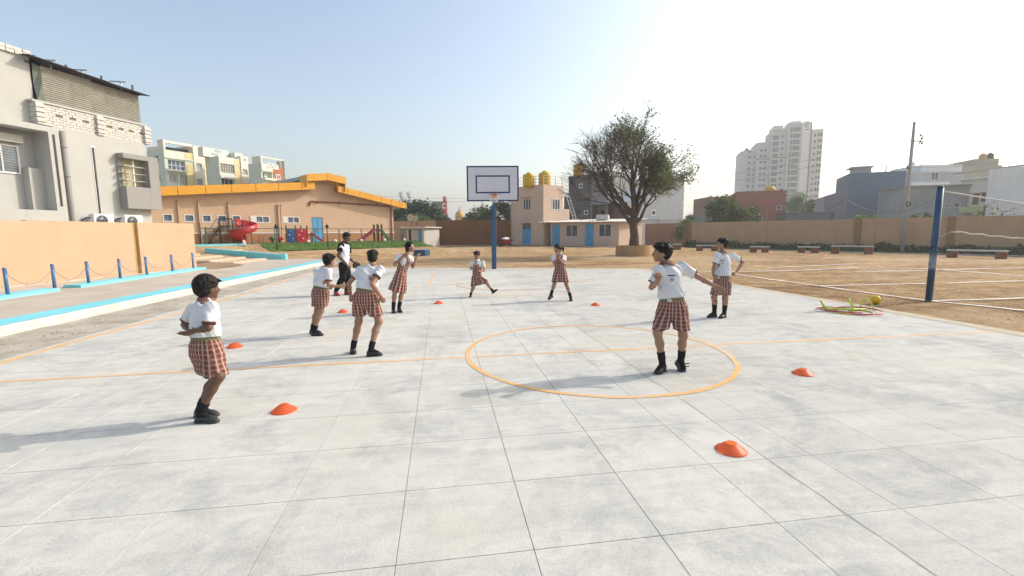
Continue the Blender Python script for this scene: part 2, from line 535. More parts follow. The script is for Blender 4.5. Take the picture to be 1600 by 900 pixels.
PAVE_Z = .185
mb = MB(); vs = []
pv = [(kx(-4) - .60, -4), (kx(10) - .60, 10), (kx(24) - .60, 24), (kx(24) - .58, 28.6), (-9.3, 29.2), (-16, 31), (-20, 24), (-20, -4)]
mb.slab(pv, -.08, PAVE_Z)
tag(mb.build('pavement', M_PAVE), kind='structure', label='raised sandy concrete walkway left of the court')
kerb = empty('kerb', (-6.9, 12, 0)); tag(kerb, kind='structure', label='white and cyan painted kerb along the walkway')
kb, kt = MB(), MB()
yy = list(np.arange(-4, 27.4, .2)); sec = []
for y in yy:
    j = .012 * noise.noise((y * 1.3, 1, 0))
    sec.append((kx(y) + j, y))
n = len(sec)
vs = []
for (x, y) in sec:
    vs += [(x + .02, y, -.06), (x + .015 * noise.noise((y * 5, 11, 0)), y, .165 + .012 * noise.noise((y * 4, 9, 0))), (x - .03, y, .190), (x - .62, y, .190), (x - .62, y, -.06)]
fs = []
for i in range(n - 1):
    a, b = i * 5, i * 5 + 5
    fs += [(a, b, b + 1, a + 1), (a + 1, b + 1, b + 2, a + 2), (a + 3, b + 3, b + 4, a + 4)]
fs += [(0, 1, 2, 3, 4), tuple((n - 1) * 5 + k for k in (4, 3, 2, 1, 0))]
kb.add(vs, fs)
kb.v = [(x + 6.9, y - 12, z) for x, y, z in kb.v]
kb.build('kerb_face', M_WHITEW, kerb)
vs = []
for (x, y) in sec: vs += [(x - .035 + .028 * noise.noise((y * 3, 7, 0)) + 6.9, y - 12, .1925), (x - .62 + .03 * noise.noise((y * 2.3, 17, 0)) + 6.9, y - 12, .1925)]
kt.add(vs, [(2 * i, 2 * i + 2, 2 * i + 3, 2 * i + 1) for i in range(n - 1)])
kt.build('painted_top', M_CYAN, kerb)

# low planting edge painted cyan at the foot of the posts
def edge_strip(y0, y1, name_label):
    mb = MB(); q = list(np.arange(y0, y1, .35)) + [y1]; vs = []
    for y in q:
        a = .02 * noise.noise((y * 1.7, 3, 0)); x = -10.02 + .004 * (y - 12)
        vs += [(x + a, y, PAVE_Z - .03), (x + a - .02, y, PAVE_Z + .075), (x - .42, y, PAVE_Z + .085 + .01 * noise.noise((y, 5, 0))), (x - .52, y, PAVE_Z - .03)]
    fs = []
    for i in range(len(q) - 1):
        a, b = 4 * i, 4 * i + 4
        fs += [(a, b, b + 1, a + 1), (a + 1, b + 1, b + 2, a + 2), (a + 2, b + 2, b + 3, a + 3)]
    fs += [(0, 1, 2, 3), tuple(4 * (len(q) - 1) + k for k in (3, 2, 1, 0))]
    mb.add(vs, fs)
    tag(mb.build('edging', M_CYAN), name_label, 'edging', 'cyan edging strips under the chain posts')
edge_strip(6.0, 13.7, 'cyan painted edging under the two nearest chain posts, at the left edge')
edge_strip(14.4, 21.3, 'long cyan painted edging under the farther chain posts')

# peach compound wall on the left
WD = Vector((-.217, -.976, 0)); WP = Vector((-10.7, 22.0, 0))
wl = empty('compound_wall', WP, math.atan2(-WD.y, -WD.x), 'smooth peach compound wall with an ochre pilaster behind the chain posts', 'wall')
mb = MB(); mb.box((-2.78, 0, .12), (0, .2, 2.12)); mb.build('wall_section', M_PEACH, wl)
mb = MB(); mb.box((-6.512, -.008, .12), (-3.02, .19, 2.10)); mb.build('wall_section', M_PEACH, wl)
mb = MB(); mb.box((-20, -.02, .12), (-6.52, .18, 2.08)); mb.build('wall_section', M_PEACH, wl)
mb = MB(); mb.box((-3.02, .10, .12), (-2.78, .17, 2.105)); mb.build('pilaster', M_OCHRE, wl)
mb = MB()
for i in range(34):
    u = -20 + i * .6; a = .05 * noise.noise((i * .7, 0, 0))
    if u < -.6: mb.box((u, -.10 - abs(a), PAVE_Z - .02), (u + .58, -.022, PAVE_Z + .03 + a * .4))
tag(mb.build('mortar_spill', M_PAVE, wl), kind='stuff')

# steps down to the walkway, side beam and brown ramp
st = empty('steps', (-12, 26, 0), 0, 'wide peach steps rising behind the compound wall towards the playground', 'steps')
lev = [(-10.1, .19 + .09), (-11.3, .19 + .18), (-12.6, .19 + .27), (-13.9, .19 + .38)]
for i, (x1, z) in enumerate(lev):
    mb = MB(); x0 = lev[i + 1][0] if i < 3 else -19
    mb.slab([(x0 - .02 + 12, -1.6 + .3 * i), (x1 + 12, -1.9 + .3 * i), (x1 + 12 + .15, 2.1 + .2 * i), (x0 - .02 + 12 + .15, 2.3 + .2 * i)], .1, z)
    mb.build('step', M_STEP, st)
    mb = MB(); mb.box((x1 + 12 - .01, -1.88 + .3 * i, z - .03), (x1 + 12.03, 2.05 + .2 * i, z + .008)); mb.build('nosing', M_WHITEW, st)
bm_ = empty('side_beam', (-9.2, 28.3, 0), 0, 'sloping cyan side beam along the far edge of the steps', 'beam')
mb = MB()
A, B = Vector((0, 0, .0)), Vector((-5.1, 2.2, .0))
nn = Vector((.36, .84, 0)).normalized() * .32
def zb(t): return .10 + .30 * t, .46 + .36 * t
vs = []
for t, P_ in ((0, A), (1, B)):
    lo, hi = zb(t)
    vs += [(P_.x, P_.y, lo), (P_.x + nn.x, P_.y + nn.y, lo), (P_.x + nn.x, P_.y + nn.y, hi), (P_.x, P_.y, hi)]
mb.add(vs, [(0, 1, 2, 3), (7, 6, 5, 4), (0, 4, 5, 1), (1, 5, 6, 2), (2, 6, 7, 3), (3, 7, 4, 0)])
mb.build('beam', M_CYAN, bm_)
mb = MB(); mb.bbox((-.06, -.03, .08), (.22, .34, .50), .012); mb.build('end_block', M_CYAN, bm_)
mb = MB(); mb.add([(-11.4, 20.6, PAVE_Z + .006), (-9.5, 21.2, PAVE_Z + .006), (-9.35, 23.6, PAVE_Z + .05), (-11.0, 23.9, PAVE_Z + .16)], [(0, 1, 2, 3)])
tag(mb.build('ramp', M_RAMP), kind='structure', label='brown ramp slab at the end of the compound wall')
# cyan retaining block at the terrace corner
cb = MB(); cb.bbox((0, 0, -.12), (3.0, .35, .40), .01)
o = cb.build('terrace_block', M_CYAN, None, (-15.6, 31.9, .62), math.atan2(.653, .757))
tag(o, 'cyan painted low terrace wall below the spiral slide', 'wall')
mb = MB(); mb.slab([(-18, 29.5), (-13, 31.5), (-13.0, 33.4), (-17, 34)], .0, .66)
tag(mb.build('terrace_base', M_STEP), kind='structure')

# ---- chalk lines of the volleyball court on the sand
chalk = empty('chalk_lines', (11.3, 9, 0)); tag(chalk, kind='structure', label='white chalk volleyball court lines on the sand')
for pts, w in [([(11.25, 17.3), (11.3, 12.5), (11.36, 9.0), (11.95, 7.3), (12.1, 4)], .10), ([(11.3, 9.05), (14.2, 9.0), (20.2, 9.1)], .09),
               ([(11.28, 12.1), (13.6, 12.15), (15.2, 12.05)], .10), ([(15.7, 12.0), (20.3, 12.2)], .10),
               ([(9.6, 17.5), (13.2, 17.2), (15, 17.15), (18.7, 18.0)], .14), ([(18.7, 18.0), (20.9, 16.9), (20.9, 13.5), (20.6, 5)], .13), ([(14.8, 18.9), (21, 20.2)], .13), ([(16.5, 16.0), (26, 16.5)], .12)]:
    mb = ribbon(pts, w, 0, .28, .15)
    mb.v = [(x - 11.3, y - 9, float(terrain(np.array(x), np.array(y))) + .028) for x, y, z in mb.v]
    mb.build('chalk_line', M_CHALK, chalk)
# loose clods and pebbles on the earth
mb = MB(); rs = random.Random(5)
ico = [(0, 0, .6), (.9, 0, 0), (.3, .85, 0), (-.7, .5, 0), (-.7, -.5, 0), (.3, -.85, 0)]
for i in range(3000):
    if i < 900: x, y = 9.5 + abs(rs.gauss(0, 2.6)), rs.uniform(3, 20)
    elif i < 1400: x, y = rs.uniform(-7.1, -6.0), rs.uniform(5, 22)
    else: x, y = rs.uniform(-4, 36), rs.uniform(21.5, 46)
    if -5.8 < x < 9.4 and y < far_edge(x) + .3: continue
    if i >= 1400 and x > 9.6 and y < 24: y += 2
    r = rs.choice((.008, .012, .016, .022, .03)) * (1.5 if y > 18 else 1); z = float(terrain(np.array(x), np.array(y))) + (.022 if x < -5.8 and y < 22 else 0)
    a = rs.random() * 6.3; c, s_ = math.cos(a) * r, math.sin(a) * r
    mb.add([(x + px * c - py * s_, y + px * s_ + py * c, z + pz * r * .9) for px, py, pz in ico], [(0, 1, 2), (0, 2, 3), (0, 3, 4), (0, 4, 5), (0, 5, 1)])
tag(mb.build('pebbles', mat('clod', (.22, .14, .08), .95, .4, 7, col2=(.48, .40, .31))), kind='stuff', label='loose clods and pebbles on the earth')

# soil trodden dark at the foot of the far buildings, and earth blown over the court edge
def soil_patch(line, w, m, lift, label, seed, jag=.5):
    mb = MB(); vs = []; P_ = [Vector((*q, 0)) for q in line]; q = []
    for a, b in zip(P_[:-1], P_[1:]):
        n_ = max(1, int((b - a).length / .4)); q += [a + (b - a) * (i / n_) for i in range(n_)]
    q.append(P_[-1])
    for i, p in enumerate(q):
        d = (q[min(i + 1, len(q) - 1)] - q[max(i - 1, 0)]).normalized(); n_ = Vector((d.y, -d.x, 0)); fade = min(1, i / 3, (len(q) - 1 - i) / 3) + .02
        ww = w * fade * (1 + jag * noise.noise((i * .35, seed, 0)) + .5 * jag * noise.noise((i * 1.1, seed, 3)))
        for t in (0, .35, .7, 1): c = p + n_ * ww * t; vs.append((c.x, c.y, max(lift[0], float(terrain(np.array(c.x), np.array(c.y))) + lift[1]) + .012 * noise.noise((c.x * 2, c.y * 2, 0)) * (lift[0] < 0)))
    mb.smooth = True; mb.add(vs, [(4 * i + k, 4 * i + 4 + k, 4 * i + 5 + k, 4 * i + 1 + k) for i in range(len(q) - 1) for k in range(3)])
    o = mb.build('soil', m); tag(o, kind='structure', label=label); return o
M_DSOIL = mat('trodden_dark_soil', (.20, .165, .125), .95, .4, 1.2, .6, 18, col2=(.34, .27, .19))
soil_patch([(-2, 51.0), (3, 52.2), (7.4, 51.2), (10.4, 47.0)], 3.2, M_DSOIL, (-1, .03), 'dark trodden soil in front of the brown wall', 1)
soil_patch([(10.2, 47.2), (14, 45.4), (18.2, 43.4), (21, 46)], 2.6, M_DSOIL, (-1, .035), 'dark trodden soil in front of the low shed', 2)
soil_patch([(24.9, 46.6), (41.4, 17.8)], 1.6, mat('grey_verge', (.36, .34, .30), .95, .3, 1.5), (-1, .03), 'grey dusty verge before the weeds', 4)
M_SPILL = mat('sand_dusting', (.52, .45, .34), .95, .2, 4, .4, 30)
soil_patch([(9.30, 2.0), (9.30, 9), (9.10, 14.5), (8.86, 19.8)][::-1], .30, M_SPILL, (.0045, -1), 'sand dusting along the right court edge', 6, .9)
soil_patch([(-5.6, 23.3), (0, 21.9), (8.8, 19.6)], .45, M_SPILL, (.0045, -1), 'sand dusting along the far court edge', 7, .9)

# ------------------------------------------------------------------ buildings
def facade(mb, x0, x1, z0, z1, openings=(), y=0.0, t=.12):
    """front wall in the xz plane with real openings and reveals of depth t"""
    xs = sorted({x0, x1, *[v for o in openings for v in (o[0], o[1]) if x0 < v < x1]})
    zs = sorted({z0, z1, *[v for o in openings for v in (o[2], o[3]) if z0 < v < z1]})
    for a, b in zip(xs[:-1], xs[1:]):
        for c, d in zip(zs[:-1], zs[1:]):
            mx, mz = (a + b) / 2, (c + d) / 2
            if any(o[0] < mx < o[1] and o[2] < mz < o[3] for o in openings): continue
            mb.add([(a, y, c), (b, y, c), (b, y, d), (a, y, d)], [(0, 1, 2, 3)])
    for o in openings:
        a, b, c, d = o[:4]; e = y + t
        mb.add([(a, y, c), (b, y, c), (b, y, d), (a, y, d), (a, e, c), (b, e, c), (b, e, d), (a, e, d)], [(0, 4, 5, 1), (1, 5, 6, 2), (2, 6, 7, 3), (3, 7, 4, 0), (4, 7, 6, 5)])
    return mb

def window(par, x0, x1, z0, z1, y=.05, fr=.05, mull=1, trans=0, mf=None, mg=None, name='window', proud=.0):
    mf, mg = mf or M_WFRAME, mg or M_GLASS
    mb = MB(); d = .06
    ya, yb = y - proud, y + d
    mb.box((x0, ya, z0), (x1, yb, z0 + fr)); mb.box((x0, ya, z1 - fr), (x1, yb, z1))
    mb.box((x0, ya + .001, z0 + fr), (x0 + fr, yb, z1 - fr)); mb.box((x1 - fr, ya + .001, z0 + fr), (x1, yb, z1 - fr))
    for i in range(mull):
        x = x0 + (x1 - x0) * (i + 1) / (mull + 1); mb.box((x - fr * .4, ya + .004, z0 + fr), (x + fr * .4, yb, z1 - fr))
    for i in range(trans):
        z = z0 + (z1 - z0) * (i + 1) / (trans + 1); mb.box((x0 + fr, ya + .008, z - fr * .35), (x1 - fr, yb - .01, z + fr * .35))
    w = mb.build(name, mf, par)
    p = MB(); p.add([(x0 + fr, y + .035, z0 + fr), (x1 - fr, y + .035, z0 + fr), (x1 - fr, y + .035, z1 - fr), (x0 + fr, y + .035, z1 - fr)], [(0, 1, 2, 3)])
    p.build('pane', mg, w)
    return w

def shell(mb, x0, x1, y1, z0, z1, y0=0.0, front=False, top=True):
    """sides, back and roof of a block whose front is built by facade()"""
    vs = [(x0, y0, z0), (x1, y0, z0), (x1, y1, z0), (x0, y1, z0), (x0, y0, z1), (x1, y0, z1), (x1, y1, z1), (x0, y1, z1)]
    fs = [(1, 2, 6, 5), (2, 3, 7, 6), (3, 0, 4, 7)]
    if top: fs.append((4, 5, 6, 7))
    if front: fs.append((0, 1, 5, 4))
    mb.add(vs, fs); return mb

def frame_of(P0, d, name, label, cat='building', z=0.0, group=None):
    return empty(name, (P0[0], P0[1], z), math.atan2(d[1], d[0]), label, cat, group)

# ---- grey building behind the compound wall
M_GREY = mat('grey_plaster', (.455, .46, .435), .85, .06, .8, .12, 50, streak=.3, dirt=(.36, .35, .31))
M_GREYD = mat('grey_trim', (.29, .29, .28), .8, .06, 1.0, .1, 50, streak=.25)
M_BRICKW = mat('whitewashed_brick', (.60, .59, .54), .9, .2, 6, .5, 40)
M_MORT = mat('brick_joint', (.20, .185, .16), .95, .2, 6)
M_SHEET = mat('corrugated_sheet', (.40, .39, .34), .55, .14, 1.5, streak=.5, dirt=(.26, .21, .15))
M_RUST = mat('rusty_roof_sheet', (.06, .045, .04), .8, .3, 3)
gb = frame_of((-15.59, 27.89), (.364, .931), 'grey_building', 'pale grey house with brick parapet and corrugated screen behind the peach wall')
mb = MB()
facade(mb, -4.12, 0, 0, 6.5, [(-2.64, -2.53, 2.7, 5.85), (-1.4, -.3, 4.15, 5.5)], 0, .18)
shell(mb, -4.12, 0, 9, 0, 6.5)
# left bay: a frame round a deep recess
mb.box((-4.5, -.25, 0), (-4.10, 4, 6.42)); mb.box((-12, -.25, 6.18), (-4.5, 4, 6.42)); mb.box((-12, -.25, 0), (-4.5, 4, 2.75))
mb.add([(-12, .75, 2.75), (-4.5, .75, 2.75), (-4.5, .75, 6.18), (-12, .75, 6.18)], [(0, 1, 2, 3)])
mb.box((-5.0, .35, 2.75), (-4.5, .8, 4.6)); mb.box((-12, .45, 5.62), (-5.0, .8, 5.95))
# upper storey of the left bay
mb.box((-12, .3, 6.42), (-4.52, 8, 9.3))
mb.build('wall', M_GREY, gb)
mb = MB(); mb.box((-4.36, -.262, 2.95), (-4.27, -.2, 6.1)); mb.build('groove_shade', M_DARK, gb)  # dark strip on the wall face, painted shade of a narrow groove
mb = MB(); mb.tube([(-2.585, .1, 2.6), (-2.585, .1, 5.8)], .02, 6); mb.tube([(-2.61, .05, 2.2), (-2.61, .05, 3.4), (-2.56, .06, 4.6)], .012, 6); mb.build('cable', M_DARK, gb)
mb = MB(); mb.box((-2.70, -.02, 5.85), (-2.50, 0, 5.93)); mb.box((-2.665, -.02, 2.7), (-2.642, 0, 5.85)); mb.build('slot_trim', M_WHITE, gb)
mb = MB(); mb.box((-2.638, .10, 2.7), (-2.532, .16, 5.84)); mb.build('slot_shade', M_DARK, gb)  # dark box colours in the shade inside the cable slot
mb = MB(); mb.tube([(-3.86, -.12, 0), (-3.86, -.12, 6.35)], .1, 12)
for z in (2.9, 4.3, 5.6): mb.lathe([(.115, z), (.115, z + .07)], (-3.86, -.12, 0), 12)
mb.build('downpipe', M_GREYD, gb)
window(gb, -6.25, -5.05, 4.3, 5.52, .70, .07, 1, 0, mg=M_GLASSB, proud=.0)
mb = MB()
for k in range(9): mb.bar((-6.1, .71, 4.45 + k * .11), (-5.15, .71, 4.45 + k * .11), .02)
tag(mb.build('window_grille', M_GREYD, gb), kind='stuff')
mb = MB(); mb.box((-5.98, .69, 4.98), (-5.75, .698, 5.38)); mb.build('notice', mat('yellow_paper', (.62, .55, .38), .8), gb)
# projecting box window
bx = MB()
bx.box((-1.58, -.5, 3.0), (.22, .0, 4.12)); bx.box((-1.58, -.5, 5.52), (.22, 0, 5.76)); bx.box((-.32, -.5, 4.12), (.22, 0, 5.52)); bx.box((-1.58, -.08, 4.12), (-1.38, 0, 5.52))
b_ = bx.build('box_window', M_GREYD, gb)
for k in range(3):
    z = 4.42 + k * .36; mb = MB(); mb.box((-1.56, -.46, z), (-1.15, -.02, z + .04)); mb.box((-1.15, -.30, z), (-.322, -.26, z + .03)); mb.build('louvre_shelf', M_GREY, b_)
mb = MB(); mb.box((-.92, -.2, 4.12), (-.86, -.14, 5.52)); mb.build('mullion', M_WFRAME, b_)
mb = MB(); mb.add([(-1.4, .12, 4.15), (-.3, .12, 4.15), (-.3, .12, 5.5), (-1.4, .12, 5.5)], [(0, 1, 2, 3)]); mb.build('pane', mat('curtained_glass', (.52, .47, .30), .4, .2, 4), b_)
# brick parapet with piers
mb = MB(); mb.box((-4.62, .06, 6.5), (.12, .26, 7.42)); mb.build('parapet', M_MORT, gb)
mb = MB(); rs = random.Random(2)
for r_ in range(8):
    z = 6.51 + r_ * .114
    x = -4.6 + (0 if r_ % 2 else -.13)
    while x < .1:
        w = .25
        if not (r_ == 4 and (int((x + 5) / .26) % 2 == 0) and not (-2.5 < x < -1.9) and x > -4.2):
            mb.box((max(x, -4.62), .035 - rs.random() * .02, z), (min(x + w, .12), .07, z + .098))
        x += w + .015
tag(mb.build('brickwork', M_BRICKW, gb), kind='stuff')
for x in (-4.72, -2.3, .0):
    mb = MB()
    for r_ in range(9):
        j = .05 if r_ % 2 else 0
        mb.box((x - j * .5, -.08 - j, 6.5 + r_ * .103), (x + .3 + j * .5, .3, 6.5 + r_ * .103 + .09))
    tag(mb.build('brick_pier', M_BRICKW, gb), kind='stuff')
mb = MB(); mb.box((-4.8, -.03, 7.43), (.2, .34, 7.52)); mb.build('coping', M_GREY, gb)
mb = MB()
for r_ in range(2):
    x = -12
    while x < -4.5:
        mb.box((x, .22 - rs.random() * .05, 9.30 + r_ * .15), (x + .26, .6, 9.43 + r_ * .15)); x += .29
tag(mb.build('brick_coping', M_BRICKW, gb), kind='stuff')
# corrugated screen and rusty roof
def corrug(mb, x0, x1, z0, z1, y, n, amp=.03):
    vs = []
    for i in range(n * 4 + 1):
        z = z0 + (z1 - z0) * i / (n * 4); a = y + amp * math.sin(i * math.pi / 2)
        vs += [(x0, a, z), (x1, a, z)]
    mb.add(vs, [(2 * i, 2 * i + 1, 2 * i + 3, 2 * i + 2) for i in range(n * 4)])
for x0, x1, y in ((-4.25, -2.25, .14), (-2.28, .05, .18)):
    mb = MB(); corrug(mb, x0, x1, 7.52, 9.02 + (.05 if x0 < -3 else -.02), y, 17); mb.build('screen_sheet', M_SHEET, gb)
mb = MB()
for x in (-4.3, -3.1, -1.6, -.1): mb.bar((x, .32, 7.4), (x, .32, 9.5), .06)
mb.bar((-4.7, .3, 9.12), (.2, .3, 9.05), .05)
tag(mb.build('screen_frame', M_DARK, gb), kind='stuff')
mb = MB()
for k, (a, b) in enumerate(((-4.9, -3.2), (-3.3, -1.75), (-1.85, .25))):
    z = 9.36 - .09 * k
    mb.add([(a, -.35, z - .12), (b, -.38, z - .2), (b, 5, z + .5), (a, 5, z + .55), (a, -.35, z - .09), (b, -.38, z - .17), (b, 5, z + .53), (a, 5, z + .58)],
           [(0, 3, 2, 1), (4, 5, 6, 7), (0, 1, 5, 4), (1, 2, 6, 5), (3, 0, 4, 7)])
mb.build('roof_sheet', M_RUST, gb)
mb = MB()
for x in (-3.9, -2.65, -.9): mb.bar((x, -.3, 9.36), (x + .05, .8, 9.5), .05); mb.bar((x, .05, 9.0), (x, .05, 9.45), .045)
tag(mb.build('roof_purlin', M_STEEL, gb), kind='stuff')
mb = MB(); mb.add([(-4.5, .12, 7.5), (-4.22, .10, 7.52), (-4.30, .06, 8.3), (-4.26, .12, 9.0), (-4.5, .2, 9.1), (-4.5, .25, 8.2)], [(0, 1, 2, 5), (5, 2, 3, 4)]); mb.build('tarpaulin', mat('grey_green_tarp', (.16, .19, .16), .7, .3, 6), gb)
mb = MB(); mb.box((-4.52, .6, 7.4), (-3.9, .66, 9.3)); mb.build('shadow_backing', M_RUST, gb)  # added dark sheet standing for the shadow behind the screen edge
# two air conditioner units on the ledge
def ac(xc, label, stack):
    th = Matrix.Translation((-15.59, 27.89, 0)) @ Matrix.Rotation(math.atan2(.931, .364), 4, 'Z')
    e = empty('air_conditioner', th @ Vector((xc, -.55, 1.98)), math.atan2(.931, .364), label, 'air conditioner', 'air conditioner units above the peach wall')
    mb = MB(); mb.bbox((-.45, 0, .06), (.45, .32, .68), .015); mb.build('casing', M_WHITE, e)
    mb = MB(); mb.lathe([(.25, 0), (.25, .02)], (0, 0, 0), 24)
    mb.v = [(x - .1, -.012 - z, y + .37) for x, y, z in mb.v]; g = mb.build('fan_grille', M_STEEL, e)
    mb = MB()
    for k in range(5):
        r_ = .05 + k * .045; mb.tube([(-.1 + r_ * math.cos(a * .314), -.04, .37 + r_ * math.sin(a * .314)) for a in range(20)], .006, 4, closed=True)
    for k in range(6): mb.bar((-.1, -.045, .37), (-.1 + .24 * math.cos(k), -.045, .37 + .24 * math.sin(k)), .01)
    tag(mb.build('grille_wire', M_DARK, g), kind='stuff')
    mb = MB(); mb.bar((-.35, .0, .0), (-.35, .5, .0), .04); mb.bar((.35, 0, .0), (.35, .5, .0), .04); mb.box((-.4, 0, .02), (.4, .3, .06)); mb.build('bracket', M_DARK, e)
    mb = MB(); mb.tube([(-.42, .2, .5), (-.6, .25, .5), (-.8, .3, .3), (-.9, .45, .0)], .03, 8); mb.build('pipe', M_DARK, e)
ac(-2.82, 'left air conditioner unit peeking over the peach wall, with bent black pipe', 0)
ac(-1.40, 'right air conditioner unit peeking over the peach wall, below the box window', 1)

# ---- hall with the orange fascia
HZ = .93
hall = frame_of((-19.58, 35.03), (.777, .629), 'school_hall', 'long peach school hall with stepped orange roof fascia', z=0)
M_DADO = mat('brown_dado_paint', (.37, .20, .10), .8, .06, 1.0, .1, 50)
M_PIPEB = mat('red_brown_pipe', (.22, .065, .04), .5, .15, 4)
WINS = [(.60, 1.18, 0), (1.84, 2.46, 0), (2.93, 3.53, 0), (3.92, 4.53, 0), (4.88, 5.5, 0), (6.55, 7.6, 1), (8.98, 9.98, 1)]
ops = [(a, b, 2.55, 3.1) for a, b, k in WINS] + [(11.03, 11.97, HZ, 3.08)]
mb = MB()
facade(mb, -4, 19.2, 1.80, 4.1, ops, 0, .14)
facade(mb, -4, 19.2, 1.72, 1.80, [(11.03, 11.97, HZ, 3.08)], -.015, .12)
def eave(x): return 4.32 + (x - 0.2) * .106 if x < 12.3 else 5.60 - (x - 12.3) * .172
poly = [(-4, 4.1), (19.2, 4.1), (19.2, 4.45), (13.6, 5.7), (13.6, 6.3), (10.6, 6.3), (10.6, 5.7), (-4, 4.3)]
mb.add([(x, 0, z) for x, z in poly], [tuple(range(8))])
mb.add([(19.2, 0, 0), (19.2, 14, 0), (19.2, 14, 4.5), (19.2, 0, 4.5), (-4, 0, 0), (-4, 14, 0), (-4, 14, 4.5), (-4, 0, 4.5)], [(0, 1, 2, 3), (7, 6, 5, 4), (1, 5, 6, 2)])
mb.build('wall', M_HALL, hall)
mb = MB(); facade(mb, -4, 19.203, 0, 1.72, [(11.03, 11.97, HZ, 1.75)], -.004, .12); mb.build('dado', M_DADO, hall)
mb = MB(); mb.box((-4, -.03, 1.72), (11.03, -.018, 1.79)); mb.box((11.97, -.03, 1.72), (19.21, -.018, 1.79)); mb.build('dado_line', M_WHITE, hall)
for a, b, k in WINS:
    w = window(hall, a, b, 2.55, 3.1, .03, .065, k, 0, proud=.05, mg=M_GLASSB)
    if k:
        mb = MB(); mb.bbox((a - .38, -.05, 2.56), (a - .02, .01, 3.09), .01)
        v_ = mb.build('vent_panel', M_WFRAME, hall)
        mb = MB(); mb.box((a - .31, -.058, 2.62), (a - .09, -.052, 2.78)); mb.box((a - .31, -.058, 2.87), (a - .09, -.052, 3.03)); tag(mb.build('vent_square', M_WHITE, v_), kind='stuff')
for x0, x1 in ((11.05, 11.50), (11.51, 11.95)):
    mb = MB(); mb.bbox((x0, .03, HZ), (x1, .09, 3.06), .006)
    for z in (1.1, 2.1): mb.box((x0 + .06, .015, z), (x1 - .06, .031, z + .8))
    d_ = mb.build('door_leaf', M_DOOR, hall)
    mb = MB(); hx = x1 - .05 if x0 < 11.2 else x0 + .05; mb.bar((hx, .0, 1.9), (hx, .0, 2.08), .025); mb.build('handle', M_STEEL, d_)
for x in (1.56, 2.79, 4.73, 8.32, 8.52):
    mb = MB(); mb.box((x - .075, -.12, HZ), (x + .075, -.0, 4.0)); mb.lathe([(.11, 0), (.11, .08)], (x, -.06, 3.98), 10); mb.build('downpipe', M_HALL, hall)
mb = MB(); mb.tube([(10.9, -.08, 4.05), (10.9, -.08, 4.38), (11.05, -.08, 4.44), (14, -.08, 4.42), (18.75, -.08, 4.30), (18.92, -.08, 4.2), (18.92, -.08, HZ)], .055, 8)
for x in (11.6, 13.6, 15.6, 17.4): mb.box((x - .04, -.15, 4.3), (x + .04, -.01, 4.5))
mb.build('rain_pipe', M_PIPEB, hall)
# fascia: single orange panels with open joints
def fpanel(pts, y0=-.75, y1=-.68):
    mb = MB(); mb.prism(pts, y0, y1); mb.build('fascia_panel', M_FASCIA, hall)
def fz(x): return 4.26 + (x - .2) * .1058
xs = [-3.6 + 1.68 * i for i in range(9)]; xs[-1] = 10.0; xs.append(11.15)
for a, b in zip(xs[:-1], xs[1:]):
    g = .018; fpanel([(a + g, fz(a)), (b - g, fz(b)), (b - g, fz(b) + .61), (a + g, fz(a) + .61)])
def gz(x): return 5.32 - (x - 13.2) * .172
xs = [13.16, 14.1, 15.25, 16.4, 17.5, 18.55, 19.5, 20.3]
for a, b in zip(xs[:-1], xs[1:]):
    g = .018; fpanel([(a + g, gz(a)), (b - g, gz(b)), (b - g, gz(b) + .55), (a + g, gz(a) + .55)])
fpanel([(10.38, 6.0), (12.17, 6.24), (12.17, 6.84), (10.38, 6.60)], -.95, -.88)
fpanel([(12.2, 6.24), (13.86, 6.02), (13.86, 6.62), (12.2, 6.84)], -.95, -.88)
for q in ((10.38, -.87, 5.62, 10.46, 6.55), (13.78, -.87, 5.4, 13.86, 6.55), (11.10, -.67, 5.42, 11.16, 6.25), (13.16, -.67, 5.32, 13.22, 6.25)):
    mb = MB(); mb.box(q[:3], (q[3], .4 if q[0] in (10.38, 13.78) else 0, q[4])); mb.build('fascia_return', M_FASCIA, hall)
mb = MB()
for (xa, za, xb, zb_) in ((-4, fz(-4) + .1, 11.15, fz(11.15) + .1), (13.16, gz(13.16) + .1, 20.3, gz(20.3) + .1), (10.4, 6.2, 12.2, 6.42), (12.2, 6.42, 13.84, 6.2)):
    y0 = -.68 if xb not in (12.2, 13.84) else -.88
    mb.add([(xa, y0, za), (xb, y0, zb_), (xb, 14, zb_), (xa, 14, za), (xa, y0, za + .3), (xb, y0, zb_ + .3), (xb, 14, zb_ + .3), (xa, 14, za + .3)], [(0, 3, 2, 1), (4, 5, 6, 7), (1, 2, 6, 5), (3, 0, 4, 7), (2, 3, 7, 6)])
mb.build('roof', mat('roof_sheeting', (.42, .42, .38), .6, .1, 1), hall)

# ---- apartment blocks behind the hall
M_MINT = mat('mint_render', (.60, .67, .57), .85, .05, .5)
M_CREAM = mat('cream_render', (.74, .72, .63), .85, .05, .5)
M_YEL = mat('yellow_render', (.72, .60, .32), .85, .05, .5)
M_TERRA = mat('terracotta_render', (.42, .17, .085), .85, .08, .6)
M_SHUT = mat('shutter_grey', (.42, .42, .38), .7, .1, 3)
AD = (.538, .843)
def apt(P0, name_label, W, top, body_m):
    e = frame_of(P0, AD, 'apartment_block', name_label, 'building', group='apartment blocks behind the hall')
    return e
